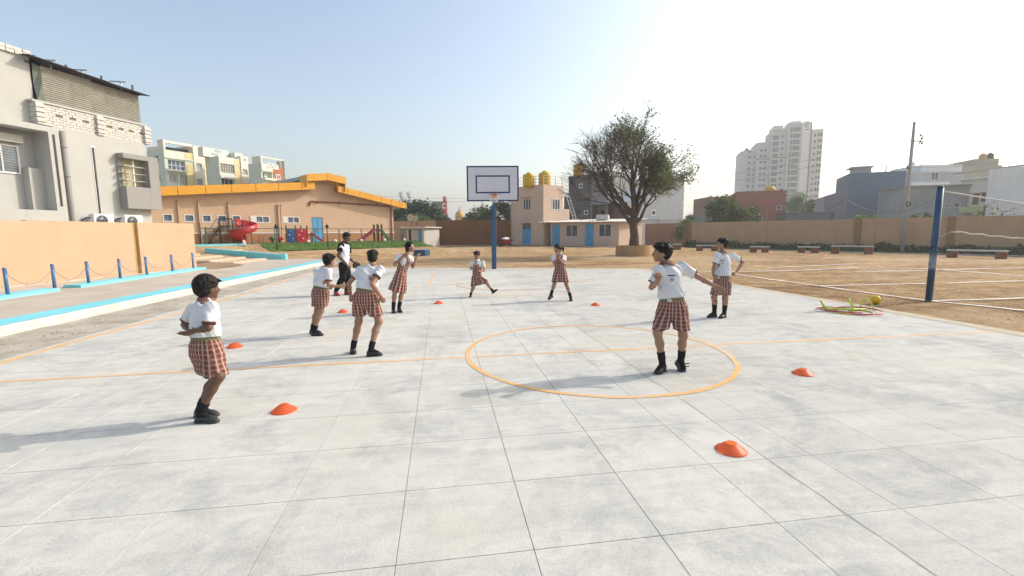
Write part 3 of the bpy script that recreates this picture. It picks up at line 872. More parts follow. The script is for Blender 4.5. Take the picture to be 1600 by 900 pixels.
# block one
e = apt((-35.31, 65.59), 'left mint and cream apartment block with an open roof frame and orange terrace', 0, 0, 0)
mb = MB(); ops = [(1.15, 3.25, 10.05, 11.35), (1.15, 2.15, 8.4, 9.6), (2.45, 3.85, 8.2, 9.6)]
facade(mb, .75, 4.35, 0, 12.55, ops, 0, .35); shell(mb, .75, 4.35, 3.6, 0, 12.55); mb.build('wall', M_MINT, e)
mb = MB(); mb.box((3.3, -.03, 11.72), (4.34, 0, 12.5)); mb.box((3.3, -.03, 7), (4.34, 0, 11.05)); mb.build('yellow_band', M_YEL, e)
mb = MB(); ops2 = [(4.62, 5.38, 10.5, 11.3), (4.5, 5.33, 8.38, 9.25)]; facade(mb, 4.35, 5.7, 0, 13.6, ops2, -.12, .2); shell(mb, 4.35, 5.7, 4, 0, 13.6, -.12); mb.build('stair_tower', M_CREAM, e)
mb = MB(); mb.box((5.7, 1.0, 0), (6.6, 3, 12.4)); mb.build('recessed_bay', M_YEL, e)
mb = MB(); mb.box((.75, -.05, 12.55), (.98, 1.2, 13.8)); mb.box((.98, -.05, 13.4), (4.35, .12, 13.72)); mb.box((.75, 1.2, 12.55), (.98, 3.5, 13.0)); mb.build('roof_frame', M_CREAM, e)
mb = MB(); mb.box((1.1, .9, 12.55), (4.3, 3.5, 13.05)); mb.build('terrace_room', M_DARK, e)
mb = MB()
for k in range(7): mb.bar((1.2 + k * .48, -.0, 13.5), (1.2 + k * .48, 2.0, 13.75), .12)
tag(mb.build('pergola', mat('orange_beam', (.62, .35, .12), .8), e), kind='stuff')
window(e, 1.15, 3.25, 10.05, 11.35, .2, .09, 3, 1, mg=M_GLASSB); window(e, 1.15, 2.15, 8.4, 9.6, .2, .08, 1, 0, mg=M_SHUT); window(e, 2.45, 3.85, 8.2, 9.6, .2, .08, 1, 0, mg=M_SHUT)
window(e, 4.62, 5.38, 10.5, 11.3, -.02, .06, 0, 0, mg=mat('pale_glass', (.35, .42, .45), .2)); window(e, 4.5, 5.33, 8.38, 9.25, -.02, .06, 0, 0, mg=MATS['pale_glass'])
mb = MB(); mb.box((1.0, -.5, 9.85), (3.3, 0, 10.0)); mb.box((.75, -.12, 11.5), (4.3, 0, 11.68)); mb.build('balcony_slab', M_CREAM, e)
mb = MB()
for k in range(8): mb.bar((1.05 + k * .3, -.47, 10), (1.05 + k * .3, -.47, 10.5), .03)
mb.bar((1.0, -.47, 10.5), (3.3, -.47, 10.5), .05); tag(mb.build('railing', M_STEEL, e), kind='stuff')
for z in (8.65, 11.1):
    mb = MB(); mb.box((.72, 1.2, z), (.749, 1.9, z + .75)); mb.build('side_window', M_GLASSB, e)
# block two
e = apt((-28.71, 65.08), 'middle cream apartment block with brown balcony screen and rooftop room', 0, 0, 0)
mb = MB(); facade(mb, .8, 3.75, 0, 11.75, [(.95, 2.85, 9.75, 10.85), (.95, 2.75, 7.9, 9.0)], 0, .4); shell(mb, .8, 3.75, 2.7, 0, 11.75); mb.build('wall', M_MINT, e)
mb = MB(); mb.box((-.1, 1.6, 11.75), (3.4, 2.65, 12.9)); mb.build('rooftop_room', M_CREAM, e)
for q in (((.82, -.02, 10.9), (2.9, 0, 11.74)), ((.82, -.25, 8.98), (2.9, 0, 9.3))):
    mb = MB(); mb.box(*q); mb.build('white_band', M_CREAM, e)
mb = MB(); mb.box((2.92, -.03, 10.75), (3.74, 0, 11.7)); mb.box((2.92, -.03, 7), (3.74, 0, 10.6)); mb.build('yellow_band', M_YEL, e)
mb = MB(); facade(mb, 3.75, 4.85, 0, 12.2, [(3.9, 4.62, 9.75, 10.45), (4.2, 4.5, 11.6, 11.9)], -.14, .2); shell(mb, 3.75, 4.85, 4, 0, 12.2, -.14); mb.build('stair_tower', M_CREAM, e)
mb = MB(); mb.box((4.85, .9, 0), (5.7, 2.6, 11.5)); mb.build('recessed_bay', M_YEL, e)
mb = MB(); mb.box((3.5, .6, 11.75), (4.6, 2.4, 12.65)); mb.build('tank_room', M_MINT, e)
for z in (10.9, 8.9):
    mb = MB(); mb.box((4.85, .3, z - .15), (5.5, .9, z)); mb.build('sunshade', M_YEL, e)
window(e, .95, 2.85, 9.75, 10.85, .1, .06, 5, 2, mf=mat('brown_lattice', (.20, .14, .12), .7), mg=M_SHUT); window(e, .95, 2.75, 7.9, 9.0, .3, .07, 2, 0)
window(e, 3.9, 4.62, 9.75, 10.45, -.05, .06, 0, 0, mg=MATS['pale_glass'])
for z in (11.98, 12.45):
    mb = MB(); mb.box((.95 + (z - 11.98), 1.57, z), (1.9 + (z - 11.98), 1.599, z + .35)); mb.build('roof_window', MATS['pale_glass'], e)
# block three
e = apt((-23.46, 64.78), 'right apartment block with terracotta corner, white roof frame and green sign', 0, 0, 0)
mb = MB(); facade(mb, .7, 2.45, 0, 10.9, [(.85, 2.3, 9.0, 9.85)], 0, .5); shell(mb, .7, 4.1, 2.4, 0, 10.9); mb.build('wall', M_MINT, e)
mb = MB(); facade(mb, 2.45, 4.1, 0, 10.75, [(2.85, 3.5, 9.0, 9.7)], -.06, .12); shell(mb, 2.45, 4.1, 3, 0, 10.75, -.06); mb.build('terracotta_wall', M_TERRA, e)
mb = MB(); mb.box((.7, -.05, 10.9), (.9, 1.6, 11.8)); mb.box((.9, -.05, 11.62), (4.25, .1, 11.78)); mb.build('roof_frame', M_CREAM, e)
mb = MB(); mb.box((4.1, -.1, 0), (4.3, .6, 11.6)); mb.box((3.55, .0, 10.76), (4.1, .5, 11.5)); mb.build('dark_fin', M_GREYD, e)
mb = MB(); mb.box((.75, -.6, 8.75), (2.45, 0, 9.0)); mb.box((.72, -.1, 9.95), (2.4, 0, 10.85)); mb.build('balcony', M_CREAM, e)
mb = MB(); mb.box((1.55, -.16, 10.3), (3.25, -.1, 10.98)); sgn = mb.build('sign_board', M_WHITE, e)
cu = bpy.data.curves.new('sign_text', 'FONT'); cu.body = 'CHURETAN'; cu.size = .30; cu.align_x = 'CENTER'; cu.extrude = .004
t_ = bpy.data.objects.new('sign_text', cu); COL.objects.link(t_)
dg = bpy.context.evaluated_depsgraph_get(); me = bpy.data.meshes.new_from_object(t_.evaluated_get(dg)); bpy.data.objects.remove(t_)
me.materials.append(mat('green_letters', (.05, .22, .08), .6)); lo = link('lettering', me, sgn); lo.location = (2.4, -.165, 10.42); lo.rotation_euler = (R(90), 0, 0)
mb = MB(); mb.box((1.75, -.164, 10.78), (2.35, -.161, 10.86)); mb.box((2.6, -.164, 10.78), (3.1, -.161, 10.86)); tag(mb.build('small_print', M_DARK, sgn), kind='stuff')
window(e, 2.85, 3.5, 9.0, 9.7, -.05, .1, 1, 0, proud=.04); window(e, 1.0, 1.5, 9.05, 9.8, .4, .05, 0, 0)

# ---- two storey pump house with tanks
M_PINK = mat('pinkish_plaster', (.60, .45, .345), .85, .07, .9, .12, 40, streak=.35, dirt=(.36, .26, .20))
M_RUBBLE = mat('dark_plinth', (.19, .17, .15), .95, .3, 3, .6, 20)
M_TANK = mat('yellow_tank_plastic', (.62, .40, .02), .5, .1, 2, streak=.3, dirt=(.40, .28, .06))
def add_door(par, x0, x1, z0, z1, y, glazed=0.0):
    zt = z1 - glazed
    for a, b in ((x0, (x0 + x1) / 2 - .01), ((x0 + x1) / 2 + .01, x1)):
        mb = MB(); mb.bbox((a, y, z0), (b, y + .06, zt), .008)
        for k in range(2): mb.box((a + .08, y - .015, z0 + .15 + k * (zt - z0) * .48), (b - .08, y + .01, z0 + (.42 + k * .48) * (zt - z0)))
        d_ = mb.build('door_leaf', M_DOOR, par)
        mb = MB(); hx = b - .06 if a == x0 else a + .06; mb.bar((hx, y - .04, z0 + .9), (hx, y - .04, z0 + 1.1), .03); mb.build('handle', M_DARK, d_)
    if glazed: window(par, x0, x1, zt + .02, z1, y, .05, 1, 0, mf=M_DOOR, name='fanlight')
hs = frame_of((10.76, 47.77), (.569, -.822), 'pump_house', 'pink two storey house with roof rail and yellow tanks, behind the basketball hoop')
mb = MB(); facade(mb, -5.05, 0, .3, 6.6, [(-3.1, -1.9, 4.1, 5.37), (-3.2, -1.85, .38, 2.73)], 0, .15)
side = [(0, 0), (0, 4.6)]
# local y runs into the building; the lit side is the plane x = 0
shell(mb, -5.05, 0, 3.15, .3, 6.6, top=True)
mb.add([(0, 3.15, .3), (0, 4.3, .3), (0, 4.3, 4.25), (0, 3.15, 4.25), (-4, 3.15, 4.25), (-4, 4.3, 4.25)], [(0, 1, 2, 3), (3, 2, 5, 4)])
mb.box((-5.05, 0, 6.6), (-.001, .12, 6.72)); mb.box((-.12, .121, 6.6), (0, 3.15, 6.72))
mb.build('wall', M_PINK, hs)
mb = MB(); mb.box((-5.2, -.3, -.1), (.2, 4.4, .3)); mb.build('plinth', M_RUBBLE, hs)
window(hs, -3.1, -1.9, 4.1, 5.37, .05, .07, 2, 0); add_door(hs, -3.2, -1.85, .38, 2.73, .06, .75)
# side window on the lit face
sw = empty('window_bay', (0, 0, 0)); sw.parent = hs; sw.rotation_euler = (0, 0, R(90)); sw.location = (.0, 0, 0)
window(sw, 1.35, 2.65, 4.1, 5.3, -.04, .07, 2, 0, name='window')
for o in list(sw.children):
    m_ = Matrix.Translation(sw.location) @ Matrix.Rotation(R(90), 4, 'Z'); o.parent = hs; o.matrix_local = m_
bpy.data.objects.remove(sw)
mb = MB(); mb.box((-3.3, -.25, 5.45), (-1.7, 0, 5.5)); mb.build('sunshade', M_PINK, hs)
mb = MB()
for x in (-5.0, -3.8, -2.5, -1.2, -.06): mb.bar((x, .06, 6.7), (x, .06, 7.65), .045)
for y in (1.0, 2.0, 3.1): mb.bar((-.06, y, 6.7), (-.06, y, 7.65), .045)
for z in (7.0, 7.33, 7.65): mb.bar((-5, .06, z), (-.06, .06, z), .035); mb.bar((-.06, .06, z), (-.06, 3.1, z), .035)
tag(mb.build('roof_rail', M_STEEL, hs), kind='stuff')
mb = MB(); mb.bar((.5, 4.4, 3.2), (-.3, 3.0, 7.9), .05); mb.bar((.9, 4.4, 3.2), (.1, 3.0, 7.9), .05)
for k in range(12): t = k / 12; mb.bar((.5 - .8 * t, 4.4 - 1.4 * t, 3.2 + 4.7 * t), (.9 - .8 * t, 4.4 - 1.4 * t, 3.2 + 4.7 * t), .03)
tag(mb.build('ladder', M_WHITE, hs), kind='stuff')
mb = MB(); mb.tube([(-4.9, -.06, .3), (-4.9, -.06, 6.5)], .05, 6); mb.build('downpipe', M_PINK, hs)
def tank(loc, r, h, label):
    e = empty('water_tank', loc, 0, label, 'water tank', 'yellow rooftop water tanks')
    prof = [(r * .96, 0), (r, .05)]
    for k in range(4): z = h * (.1 + .2 * k); prof += [(r, z), (r * 1.035, z + .05), (r * 1.035, z + .1), (r, z + .15)]
    prof += [(r, h * .88), (r * .9, h * .94), (r * .4, h), (r * .38, h)]
    mb = MB(); mb.lathe(prof, n=24); mb.build('tank_body', M_TANK, e)
    mb = MB(); mb.lathe([(r * .36, h), (r * .36, h + .1), (r * .3, h + .13)], n=16); mb.build('tank_lid', M_TANK, e)
tank((9.45, 49.2, 6.60), .62, 1.35, 'left yellow water tank on the pink house roof, behind the rail')
tank((11.3, 49.6, 6.60), .66, 1.6, 'right yellow water tank on the pink house roof, the taller one')
# ---- low shed with blue doors
sd = frame_of((10.77, 47.67), (.892, -.452), 'store_shed', 'low pink shed with white corrugated roof and two blue doors')
mb = MB(); facade(mb, .78, 7.82, .2, 2.72, [(.94, 1.74, .25, 2.5), (2.36, 3.65, 1.17, 2.47), (4.38, 5.28, .2, 2.55), (5.77, 7.08, 1.19, 2.52)], 0, .12)
bk = [(7.82, 0), (9.9, 4.6), (.8, 4.6)]
mb.add([(7.82, 0, -.1), (9.9, 4.6, -.1), (9.9, 4.6, 3.0), (7.82, 0, 2.75), (.78, 0, -.1), (.78, 4.6, -.1), (.78, 4.6, 3), (.78, 0, 2.72)], [(0, 1, 2, 3), (7, 6, 5, 4), (1, 5, 6, 2)])
mb.build('wall', M_PINK, sd)
mb = MB(); mb.box((-.2, -.25, -.1), (8.0, 4, .2)); mb.build('plinth', M_RUBBLE, sd)
add_door(sd, .94, 1.74, .25, 2.5, .05); add_door(sd, 4.38, 5.28, .2, 2.55, .05)
window(sd, 2.36, 3.65, 1.17, 2.47, .04, .07, 1, 0, mg=M_GLASS); window(sd, 5.77, 7.08, 1.19, 2.52, .04, .07, 1, 0, mg=M_GLASS)
mb = MB(); vs = []
for i in range(121):
    x = -.55 + i * .0755; z = .03 * math.sin(i * math.pi / 2)
    vs += [(x, -.55, 2.74 + z), (x + (2.1 if x > 3 else 0) * 1.0 * min(1, (x - 0) / 8), 4.9, 3.12 + z)]
mb.add(vs, [(2 * i, 2 * i + 2, 2 * i + 3, 2 * i + 1) for i in range(120)]); mb.build('roof', mat('white_roof_sheet', (.62, .60, .56), .6, .12, 1.0, streak=.4, dirt=(.35, .25, .18)), sd)
mb = MB(); mb.bbox((5.3, 1.2, 2.95), (6.6, 2.4, 3.5), .1); mb.build('roof_bundle', M_WHITEW, sd)
# ---- bare cement house behind
M_CEM = mat('bare_cement', (.15, .145, .135), .9, .2, .6, .2, 30, streak=.4, dirt=(.09, .085, .08))
M_CEML = mat('bare_cement_light', (.27, .265, .25), .9, .12, .6)
cm = frame_of((17.11, 60.55), (.652, -.758), 'cement_house', 'dark bare cement house with stepped roofline behind the low shed')
mb = MB(); facade(mb, 0, 3.55, 0, 9.15, [(1.61, 2.17, 7.46, 8.05), (1.28, 1.95, 4.0, 4.75), (2.4, 3.05, 3.98, 4.55)], 0, .2); shell(mb, 0, 3.55, 8, 0, 9.15)
mb.box((-1.4, 1.0, 0), (0, 7, 6.6)); mb.build('wall', M_CEM, cm)
mb = MB(); facade(mb, 3.55, 6.0, 0, 9.42, [(3.7, 5.55, 3.3, 5.4)], -.05, 1.2); shell(mb, 3.55, 6.0, 8, 0, 9.42, -.05); mb.build('front_bay', M_CEML, cm)
for a in ((1.61, 2.17, 7.46, 8.05), (2.4, 3.05, 3.98, 4.55), (1.28, 1.95, 4.0, 4.75)): window(cm, *a, .05, .1, 0, 0, proud=.03, mf=M_WFRAME if a[0] != 1.28 else M_CEM)
mb = MB(); mb.box((4.4, 1.0, 3.3), (5.3, 1.1, 4.5)); mb.build('doorway', M_DARK, cm)
tank((18.3, 59.8, 9.1), .75, 1.5, 'yellow water tank on the dark cement house roof')
mb = MB(); mb.bar((0, 0, 0), (0, 0, 2.2), .04); o = mb.build('roof_mast', M_STEEL, cm); o.location = (3.7, 1, 9.4)
mb = MB(); mb.lathe([(.02, -.02), (.35, .1), (.38, .12)], n=16, cap=False); o = mb.build('satellite_dish', M_WHITE, cm); o.location = (2.4, .3, 9.3); o.rotation_euler = (R(60), R(20), 0)
mb = MB(); mb.box((0, 0, 0), (3.6, 3, 6.2)); mb.box((0, -.3, 3.35), (3.6, 0, 3.5)); o = mb.build('house_annex', mat('brownish_plaster', (.30, .25, .22), .85, .1, .6), cm); o.location = (6.01, 1.2, 0)
# ---- white gabled store behind the tree
wb = frame_of((24.78, 53.25), (.913, .409), 'white_store', 'white sloped roof building right behind the bare tree')
mb = MB(); facade(mb, -3.2, 7.2, 0, 4.6, [(1.05, 1.9, 3.7, 4.38)], 0, .15)
mb.add([(-3.2, 0, 4.6), (7.2, 0, 4.6), (7.2, 0, 9.2), (-3.2, 0, 5.2), (7.2, 8, 0), (7.2, 8, 9.2), (7.2, 0, 0), (-3.2, 8, 5.2)], [(0, 1, 2, 3), (6, 4, 5, 2), (3, 2, 5, 7)])
mb.build('wall', mat('white_sheet_wall', (.40, .43, .45), .8, .06, .7, streak=.3), wb)
window(wb, 1.05, 1.9, 3.7, 4.38, .03, .12, 0, 0, proud=.03)
mb = MB(); mb.tube([(2.5, -.1, 1), (2.6, -.1, 3.5)], .05, 6); mb.bar((-3, -.08, 3.2), (7, -.08, 3.3), .05); mb.build('pipe', M_STEEL, wb)
mb = MB()
for k in range(9): mb.box((k * .62, 0, 0), (k * .62 + .6, .05, 3.75 + (.0 if k % 2 else .02)))
o = mb.build('sheet_fence', mat('grey_sheet_fence', (.20, .24, .25), .6, .1, 1.0), None, (32.4, 55.7, 0), math.atan2(-.1, 1))
tag(o, 'grey metal sheet fence right of the white sloped building', 'fence')

# ------------------------------------------------------------------ places by bearing and distance (surveyed from the camera station)
def spot(px, dep, py=364.0):
    d = _f + _r2 * ((px - 800) / 712) + _u2 * ((450 - py) / 712)
    return Vector((0, 0, CAM_H)) + d * dep
def sxy(px, dep): p = spot(px, dep); return p.x, p.y
def szz(px, py, dep): return spot(px, dep, py).z
def gz_(x, y): return float(terrain(np.array(float(x)), np.array(float(y))))

# ---- far walls
def wall_run(name, a, b, z0, z1, t, m, label, pil=None, mp=None, parts=1, z1b=None):
    a, b = Vector((*a, 0)), Vector((*b, 0)); d = b - a; L = d.length
    e = empty(name, a, math.atan2(d.y, d.x), label, 'wall')
    n = parts
    for i in range(n):
        x0, x1 = L * i / n, L * (i + 1) / n
        mb = MB(); mb.box((x0 + .01, 0, z0), (x1 - .01, t, z1 + (0 if not z1b else (z1b - z1) * (i + .5) / n))); mb.build('wall_section', m[i % len(m)] if isinstance(m, list) else m, e)
    for u in pil or ():
        mb = MB(); mb.box((u - .22, -.10, z0), (u + .22, t + .05, z1 + .03)); mb.build('pilaster', mp, e)
    return e
M_BROWNW = mat('brown_wall_paint', (.235, .115, .05), .9, .12, .7, .2, 40, streak=.4, dirt=(.13, .08, .05))
M_TANW = mat('tan_wall_paint', (.50, .325, .19), .9, .08, .6, .15, 40, streak=.25, dirt=(.24, .17, .11))
M_PINKW = mat('faded_pink_wall', (.47, .285, .205), .9, .16, .5, .2, 30, col2=(.33, .18, .11), streak=.4)
M_TANP = mat('tan_pilaster_paint', (.30, .18, .075), .9, .1, .6)
wall_run('boundary_wall', sxy(681, 54.5), sxy(812, 53.5), -.1, 3.2, .25, M_BROWNW, 'dark brown boundary wall left of the pink house', parts=2)
wall_run('boundary_wall', sxy(610, 62), sxy(690, 58), 0, 3.3, .25, M_TANW, 'tan boundary wall behind the white shed beside the hall', parts=2)
rw = wall_run('boundary_wall', (23.95, 51.5), (26.65, 46.9), -.1, 2.66, .25, M_PINKW, 'patchy faded pink boundary wall right of the tree')
rw2 = wall_run('boundary_wall', (26.66, 46.88), (43.5, 18.2), -.1, 2.66, .25, M_TANW, 'long tan boundary wall behind the concrete benches', pil=(.3, 15.4, 21.1, 27.5), mp=M_TANP, parts=4)
# white shed with blue doors near the hall
ws = frame_of(sxy(634, 50), (1, -.12), 'white_shed', 'small white shed with flat overhanging roof beside the hall')
mb = MB(); facade(mb, .1, 2.0, 0, 2.25, [(.3, .62, .3, 2.1), (1.35, 1.72, .3, 2.1)], 0, .12); mb.add([(2.0, 0, 0), (3.3, 3, 0), (3.3, 3, 2.3), (2.0, 0, 2.25), (.1, 0, 0), (.1, 3, 0), (.1, 3, 2.3), (.1, 0, 2.25)], [(0, 1, 2, 3), (7, 6, 5, 4)]); mb.build('wall', mat('shed_white', (.56, .54, .50), .85, .1, 1.0, streak=.4), ws)
mb = MB(); mb.slab([(-.5, -.6), (2.2, -.6), (3.6, 3.1), (-.3, 3.1)], 2.26, 2.38); mb.build('roof', M_WHITEW, ws)
for a, b in ((.3, .62), (1.35, 1.72)):
    mb = MB(); mb.bbox((a, .06, .3), (b, .11, 2.1), .008); mb.build('door_leaf', M_DOOR if a > 1 else M_DARK, ws)

# ---- basketball hoop
bp = empty('basketball_hoop', (2.4, 21.0, 0), R(-8), 'basketball backboard with dark blue border on a blue steel post', 'basketball hoop')
mb = MB(); mb.bbox((-.11, -.11, -.01), (.11, .11, 2.9), .012); mb.build('post', M_BLUE, bp)
mb = MB(); mb.bar((0, -.05, 2.75), (.06, -.95, 3.35), .12); mb.bar((0, -.05, 2.2), (.06, -.9, 3.1), .07); mb.bar((-.6, -.93, 3.3), (.7, -.93, 3.3), .06); mb.bar((-.6, -.93, 4.3), (.7, -.93, 4.3), .06); mb.bar((.05, -.93, 3.3), (.05, -.93, 4.3), .08); mb.build('arm', M_BLUE, bp)
M_BOARD = mat('backboard_white', (.60, .59, .63), .5, .04, 1.5); M_NAVY = mat('navy_border', (.02, .035, .12), .5, .1, 3)
bd = MB(); bd.bbox((-1.12, -1.03, 3.02), (1.12, -.97, 4.52), .005); bo = bd.build('backboard', M_BOARD, bp)
def border(x0, x1, z0, z1, w):
    m_ = MB()
    m_.box((x0, -1.036, z0), (x1, -1.031, z0 + w)); m_.box((x0, -1.036, z1 - w), (x1, -1.031, z1)); m_.box((x0, -1.036, z0 + w), (x0 + w, -1.031, z1 - w)); m_.box((x1 - w, -1.036, z0 + w), (x1, -1.031, z1 - w))
    return m_
border(-1.122, 1.122, 3.018, 4.522, .06).build('border', M_NAVY, bo)
border(-.74, .74, 3.36, 4.12, .06).build('target_square', M_NAVY, bo)
M_RIM = mat('orange_rim', (.55, .10, .03), .5, .1, 5)
mb = MB(); mb.tube([(.06 + .225 * math.cos(a), -1.31 + .225 * math.sin(a), 3.27) for a in np.linspace(0, 2 * math.pi, 28)[:-1]], .012, 8, closed=True); mb.box((-.02, -1.12, 3.18), (.14, -1.03, 3.33)); mb.bar((-.03, -1.06, 3.16), (-.08, -1.25, 3.26), .02); mb.bar((.15, -1.06, 3.16), (.2, -1.25, 3.26), .02)
rim = mb.build('rim', M_RIM, bp)
mb = MB()
for k in range(12):
    a = k * math.pi / 6
    for s_ in (-1, 1):
        mb.tube([(.06 + (.22 - .07 * t) * math.cos(a + s_ * .52 * t), -1.31 + (.22 - .07 * t) * math.sin(a + s_ * .52 * t), 3.265 - .32 * t) for t in (0, .25, .5, .75, 1)], .005, 4)
tag(mb.build('net', M_WHITE, rim), kind='stuff')

# ---- volleyball post and net
vp = empty('volleyball_post', (11.4, 9.07, -.03), 0, 'scuffed blue steel volleyball post standing on the sand', 'post')
mb = MB(); mb.tube([(0, 0, -.05), (0, 0, 2.66)], .068, 16)
t_ = NT('scuffed_blue'); z_ = t_.n('ShaderNodeSeparateXYZ'); t_.link(t_.pos, z_.inputs[0])
f_ = t_.noise(7, 5, .7, stretch=(1, 1, .5)); lowb = t_.ramp(z_.outputs[2], .95, 1.15, 1, 0); lowa = t_.ramp(z_.outputs[2], .72, .80, 0, 1)
c_ = t_.mix(t_.ramp(f_, .4, .7), (.014, .05, .115), (.028, .085, .165)); c_ = t_.mix(t_.math('MULTIPLY', t_.math('MULTIPLY', lowa, lowb), t_.ramp(f_, .35, .6, .3, 1)), c_, (.28, .36, .42)); t_.set(Base_Color=c_, Roughness=.45)
mb.build('pole', t_.m, vp)
for a_, b_ in ((.88, .95), (1.30, 1.34)):
    mb = MB(); mb.lathe([(.074, a_), (.074, b_)], n=16); mb.build('collar', t_.m, vp)
mb = MB(); mb.lathe([(.05, 2.66), (.07, 2.67), (.05, 2.70)], n=14); mb.tube([(-.07, 0, 1.28), (-.16, 0, 1.26)], .015, 6); mb.build('cap', M_DARK, vp)
vn = empty('volleyball_net', (11.4, 9.07, 0), 0, 'slack volleyball net with white ropes strung to the right from the blue post', 'net')
def nt(x): return 2.60 - .135 * x + .0062 * x * x
def nb(x): return 1.63 - .10 * (x - .45) + .0052 * (x - .45) ** 2 if x > .45 else 1.5 + .13 * x / .45
M_ROPE = mat('white_rope', (.68, .66, .62), .8, .1, 12)
mb = MB(); mb.tube([(x, 0, nt(x) - .03) for x in np.arange(.06, 10, .3)], .017, 6); mb.build('top_rope', M_ROPE, vn)
mb = MB(); mb.tube([(x, .02 * math.sin(x * 14), nb(x) + .014 * math.sin(x * 11)) for x in np.arange(.45, 10, .12)], .017, 6); mb.build('bottom_rope', M_ROPE, vn)
mb = MB(); mb.tube([(.0, 0, 1.47), (.45, 0, 1.63)], .005, 4); mb.build('tie', M_ROPE, vn)
mb = MB()
for k in range(1, 96): x = .45 + k * .1; mb.tube([(x, 0, nb(x)), (x, 0, nt(x) - .04)], .0016, 3, cap=False)
for k in range(1, 10):
    mb.tube([(x, 0, nb(x) + (nt(x) - nb(x)) * k / 10) for x in np.arange(.5, 10, .5)], .0016, 3, cap=False)
tag(mb.build('netting', mat('net_cord', (.20, .18, .16), .9), vn), kind='stuff')

# ---- benches along the right wall
M_SLABT = mat('bench_slab', (.50, .49, .46), .85, .12, 3, .2, 30); M_BRK = mat('bench_brick', (.24, .11, .055), .9, .2, 3, .4, 30)
def bench(px, dep, L, label, rz, h=.5):
    x, y = sxy(px, dep); e = empty('bench', (x, y, gz_(x, y)), rz, label, 'bench', 'concrete benches along the wall')
    mb = MB(); mb.bbox((-L / 2, -.22, h - .09), (L / 2, .22, h), .012); mb.build('seat', M_SLABT, e)
    for s_ in (-1, 1):
        c = s_ * (L / 2 - .28); mb = MB(); mb.bbox((c - .25, -.2, -.05), (c + .25, .2, h - .09), .008); mb.build('leg', M_BRK, e)
RZW = math.atan2(-.862, .506)
bench(1056, 40, 1.0, 'concrete bench with brick legs half hidden beside the round tree planter', R(-25))
bench(1106, 38.5, 1.75, 'concrete bench with brick legs behind the boy with hand on hip', R(-25))
bench(1188, 36.5, 1.4, 'short concrete bench with brick legs just right of the standing boy', R(-40))
bench(1265, 35.5, 1.45, 'short concrete bench with brick legs left of the longer bench by the pilaster', R(-45))
bench(1333, 33.5, 2.55, 'long concrete bench with brick legs left of the leaning electric pole', R(-50), .6)
bench(1529, 27.5, 2.65, 'long concrete bench with brick legs behind the volleyball net', R(-58))

# ---- tree planter and bare-branched tree
TX, TY = 13.6, 31.0; TZ = gz_(TX, TY)
pl = empty('tree_planter', (TX, TY, TZ), 0, 'round ochre plastered planter around the tree', 'planter')
M_OCHP = mat('ochre_plaster', (.40, .255, .12), .9, .12, 1.2, .2, 30, streak=.3)
mb = MB(); mb.lathe([(1.27, -.1), (1.26, .70), (1.24, .74), (1.10, .74), (1.08, .62)], n=40, cap=False); mb.build('rim_wall', M_OCHP, pl)
mb = MB(); mb.lathe([(.05, .66), (1.1, .63)], n=30, cap=False); mb.build('soil', M_SAND, pl)

def leaf_mesh(name, pts, size, m, seed, flat=.5, aspect=.5, parent=None, loc=None):
    """many separate leaf quads, each folded along its midrib"""
    rs = np.random.RandomState(seed); n = len(pts); P = np.asarray(pts, float)
    d = rs.normal(size=(n, 3)); d[:, 2] *= flat; d[:, 2] -= .25; d /= np.linalg.norm(d, axis=1)[:, None]
    u = rs.normal(size=(n, 3)); u[:, 2] += .8; s = np.cross(d, u); s /= np.linalg.norm(s, axis=1)[:, None] + 1e-9
    nrm = np.cross(s, d)
    L = (size * (.6 + .8 * rs.rand(n)))[:, None]; W = L * aspect * .5
    v = np.stack([P, P + d * L * .5 + s * W + nrm * W * .3, P + d * L, P + d * L * .5 - s * W + nrm * W * .3], 1).reshape(-1, 3)
    i = np.arange(n)[:, None] * 4
    f = np.concatenate([i + [0, 1, 2], i + [0, 2, 3]], 1).reshape(-1, 3)
    me = bpy.data.meshes.new(name); me.from_pydata(v.tolist(), [], f.tolist()); me.materials.append(m)
    o = link(name, me, parent, loc); o['kind'] = 'stuff'
    return o
def leaf_mat(name, a, b, c):
    t = NT(name); f = t.noise(.9, 3, .6); g = t.noise(9, 2)
    col = t.mix(t.ramp(f, .35, .65), a, b); col = t.mix(t.ramp(g, .45, .7, 0, .7), col, c)
    t.set(Base_Color=col, Roughness=.6)
    t.b.inputs['Transmission Weight'].default_value = 0.0
    tr = t.n('ShaderNodeBsdfTranslucent'); t.link(col, tr.inputs[0]); mx = t.n('ShaderNodeMixShader'); mx.inputs[0].default_value = .3
    t.link(t.b.outputs[0], mx.inputs[1]); t.link(tr.outputs[0], mx.inputs[2]); t.link(mx.outputs[0], t.out.inputs[0])
    return t.m
M_LEAF1 = leaf_mat('dusty_leaf', (.09, .115, .05), (.15, .19, .075), (.21, .22, .09))
M_LEAF2 = leaf_mat('green_leaf', (.045, .085, .028), (.09, .15, .04), (.16, .20, .06))
M_LEAF3 = leaf_mat('dark_leaf', (.030, .052, .026), (.06, .09, .035), (.08, .10, .04))
M_LEAF4 = leaf_mat('light_leaf', (.12, .20, .05), (.18, .26, .07), (.24, .28, .10))
M_BARK = mat('bark', (.10, .075, .06), .95, .3, 4, .8, 25)

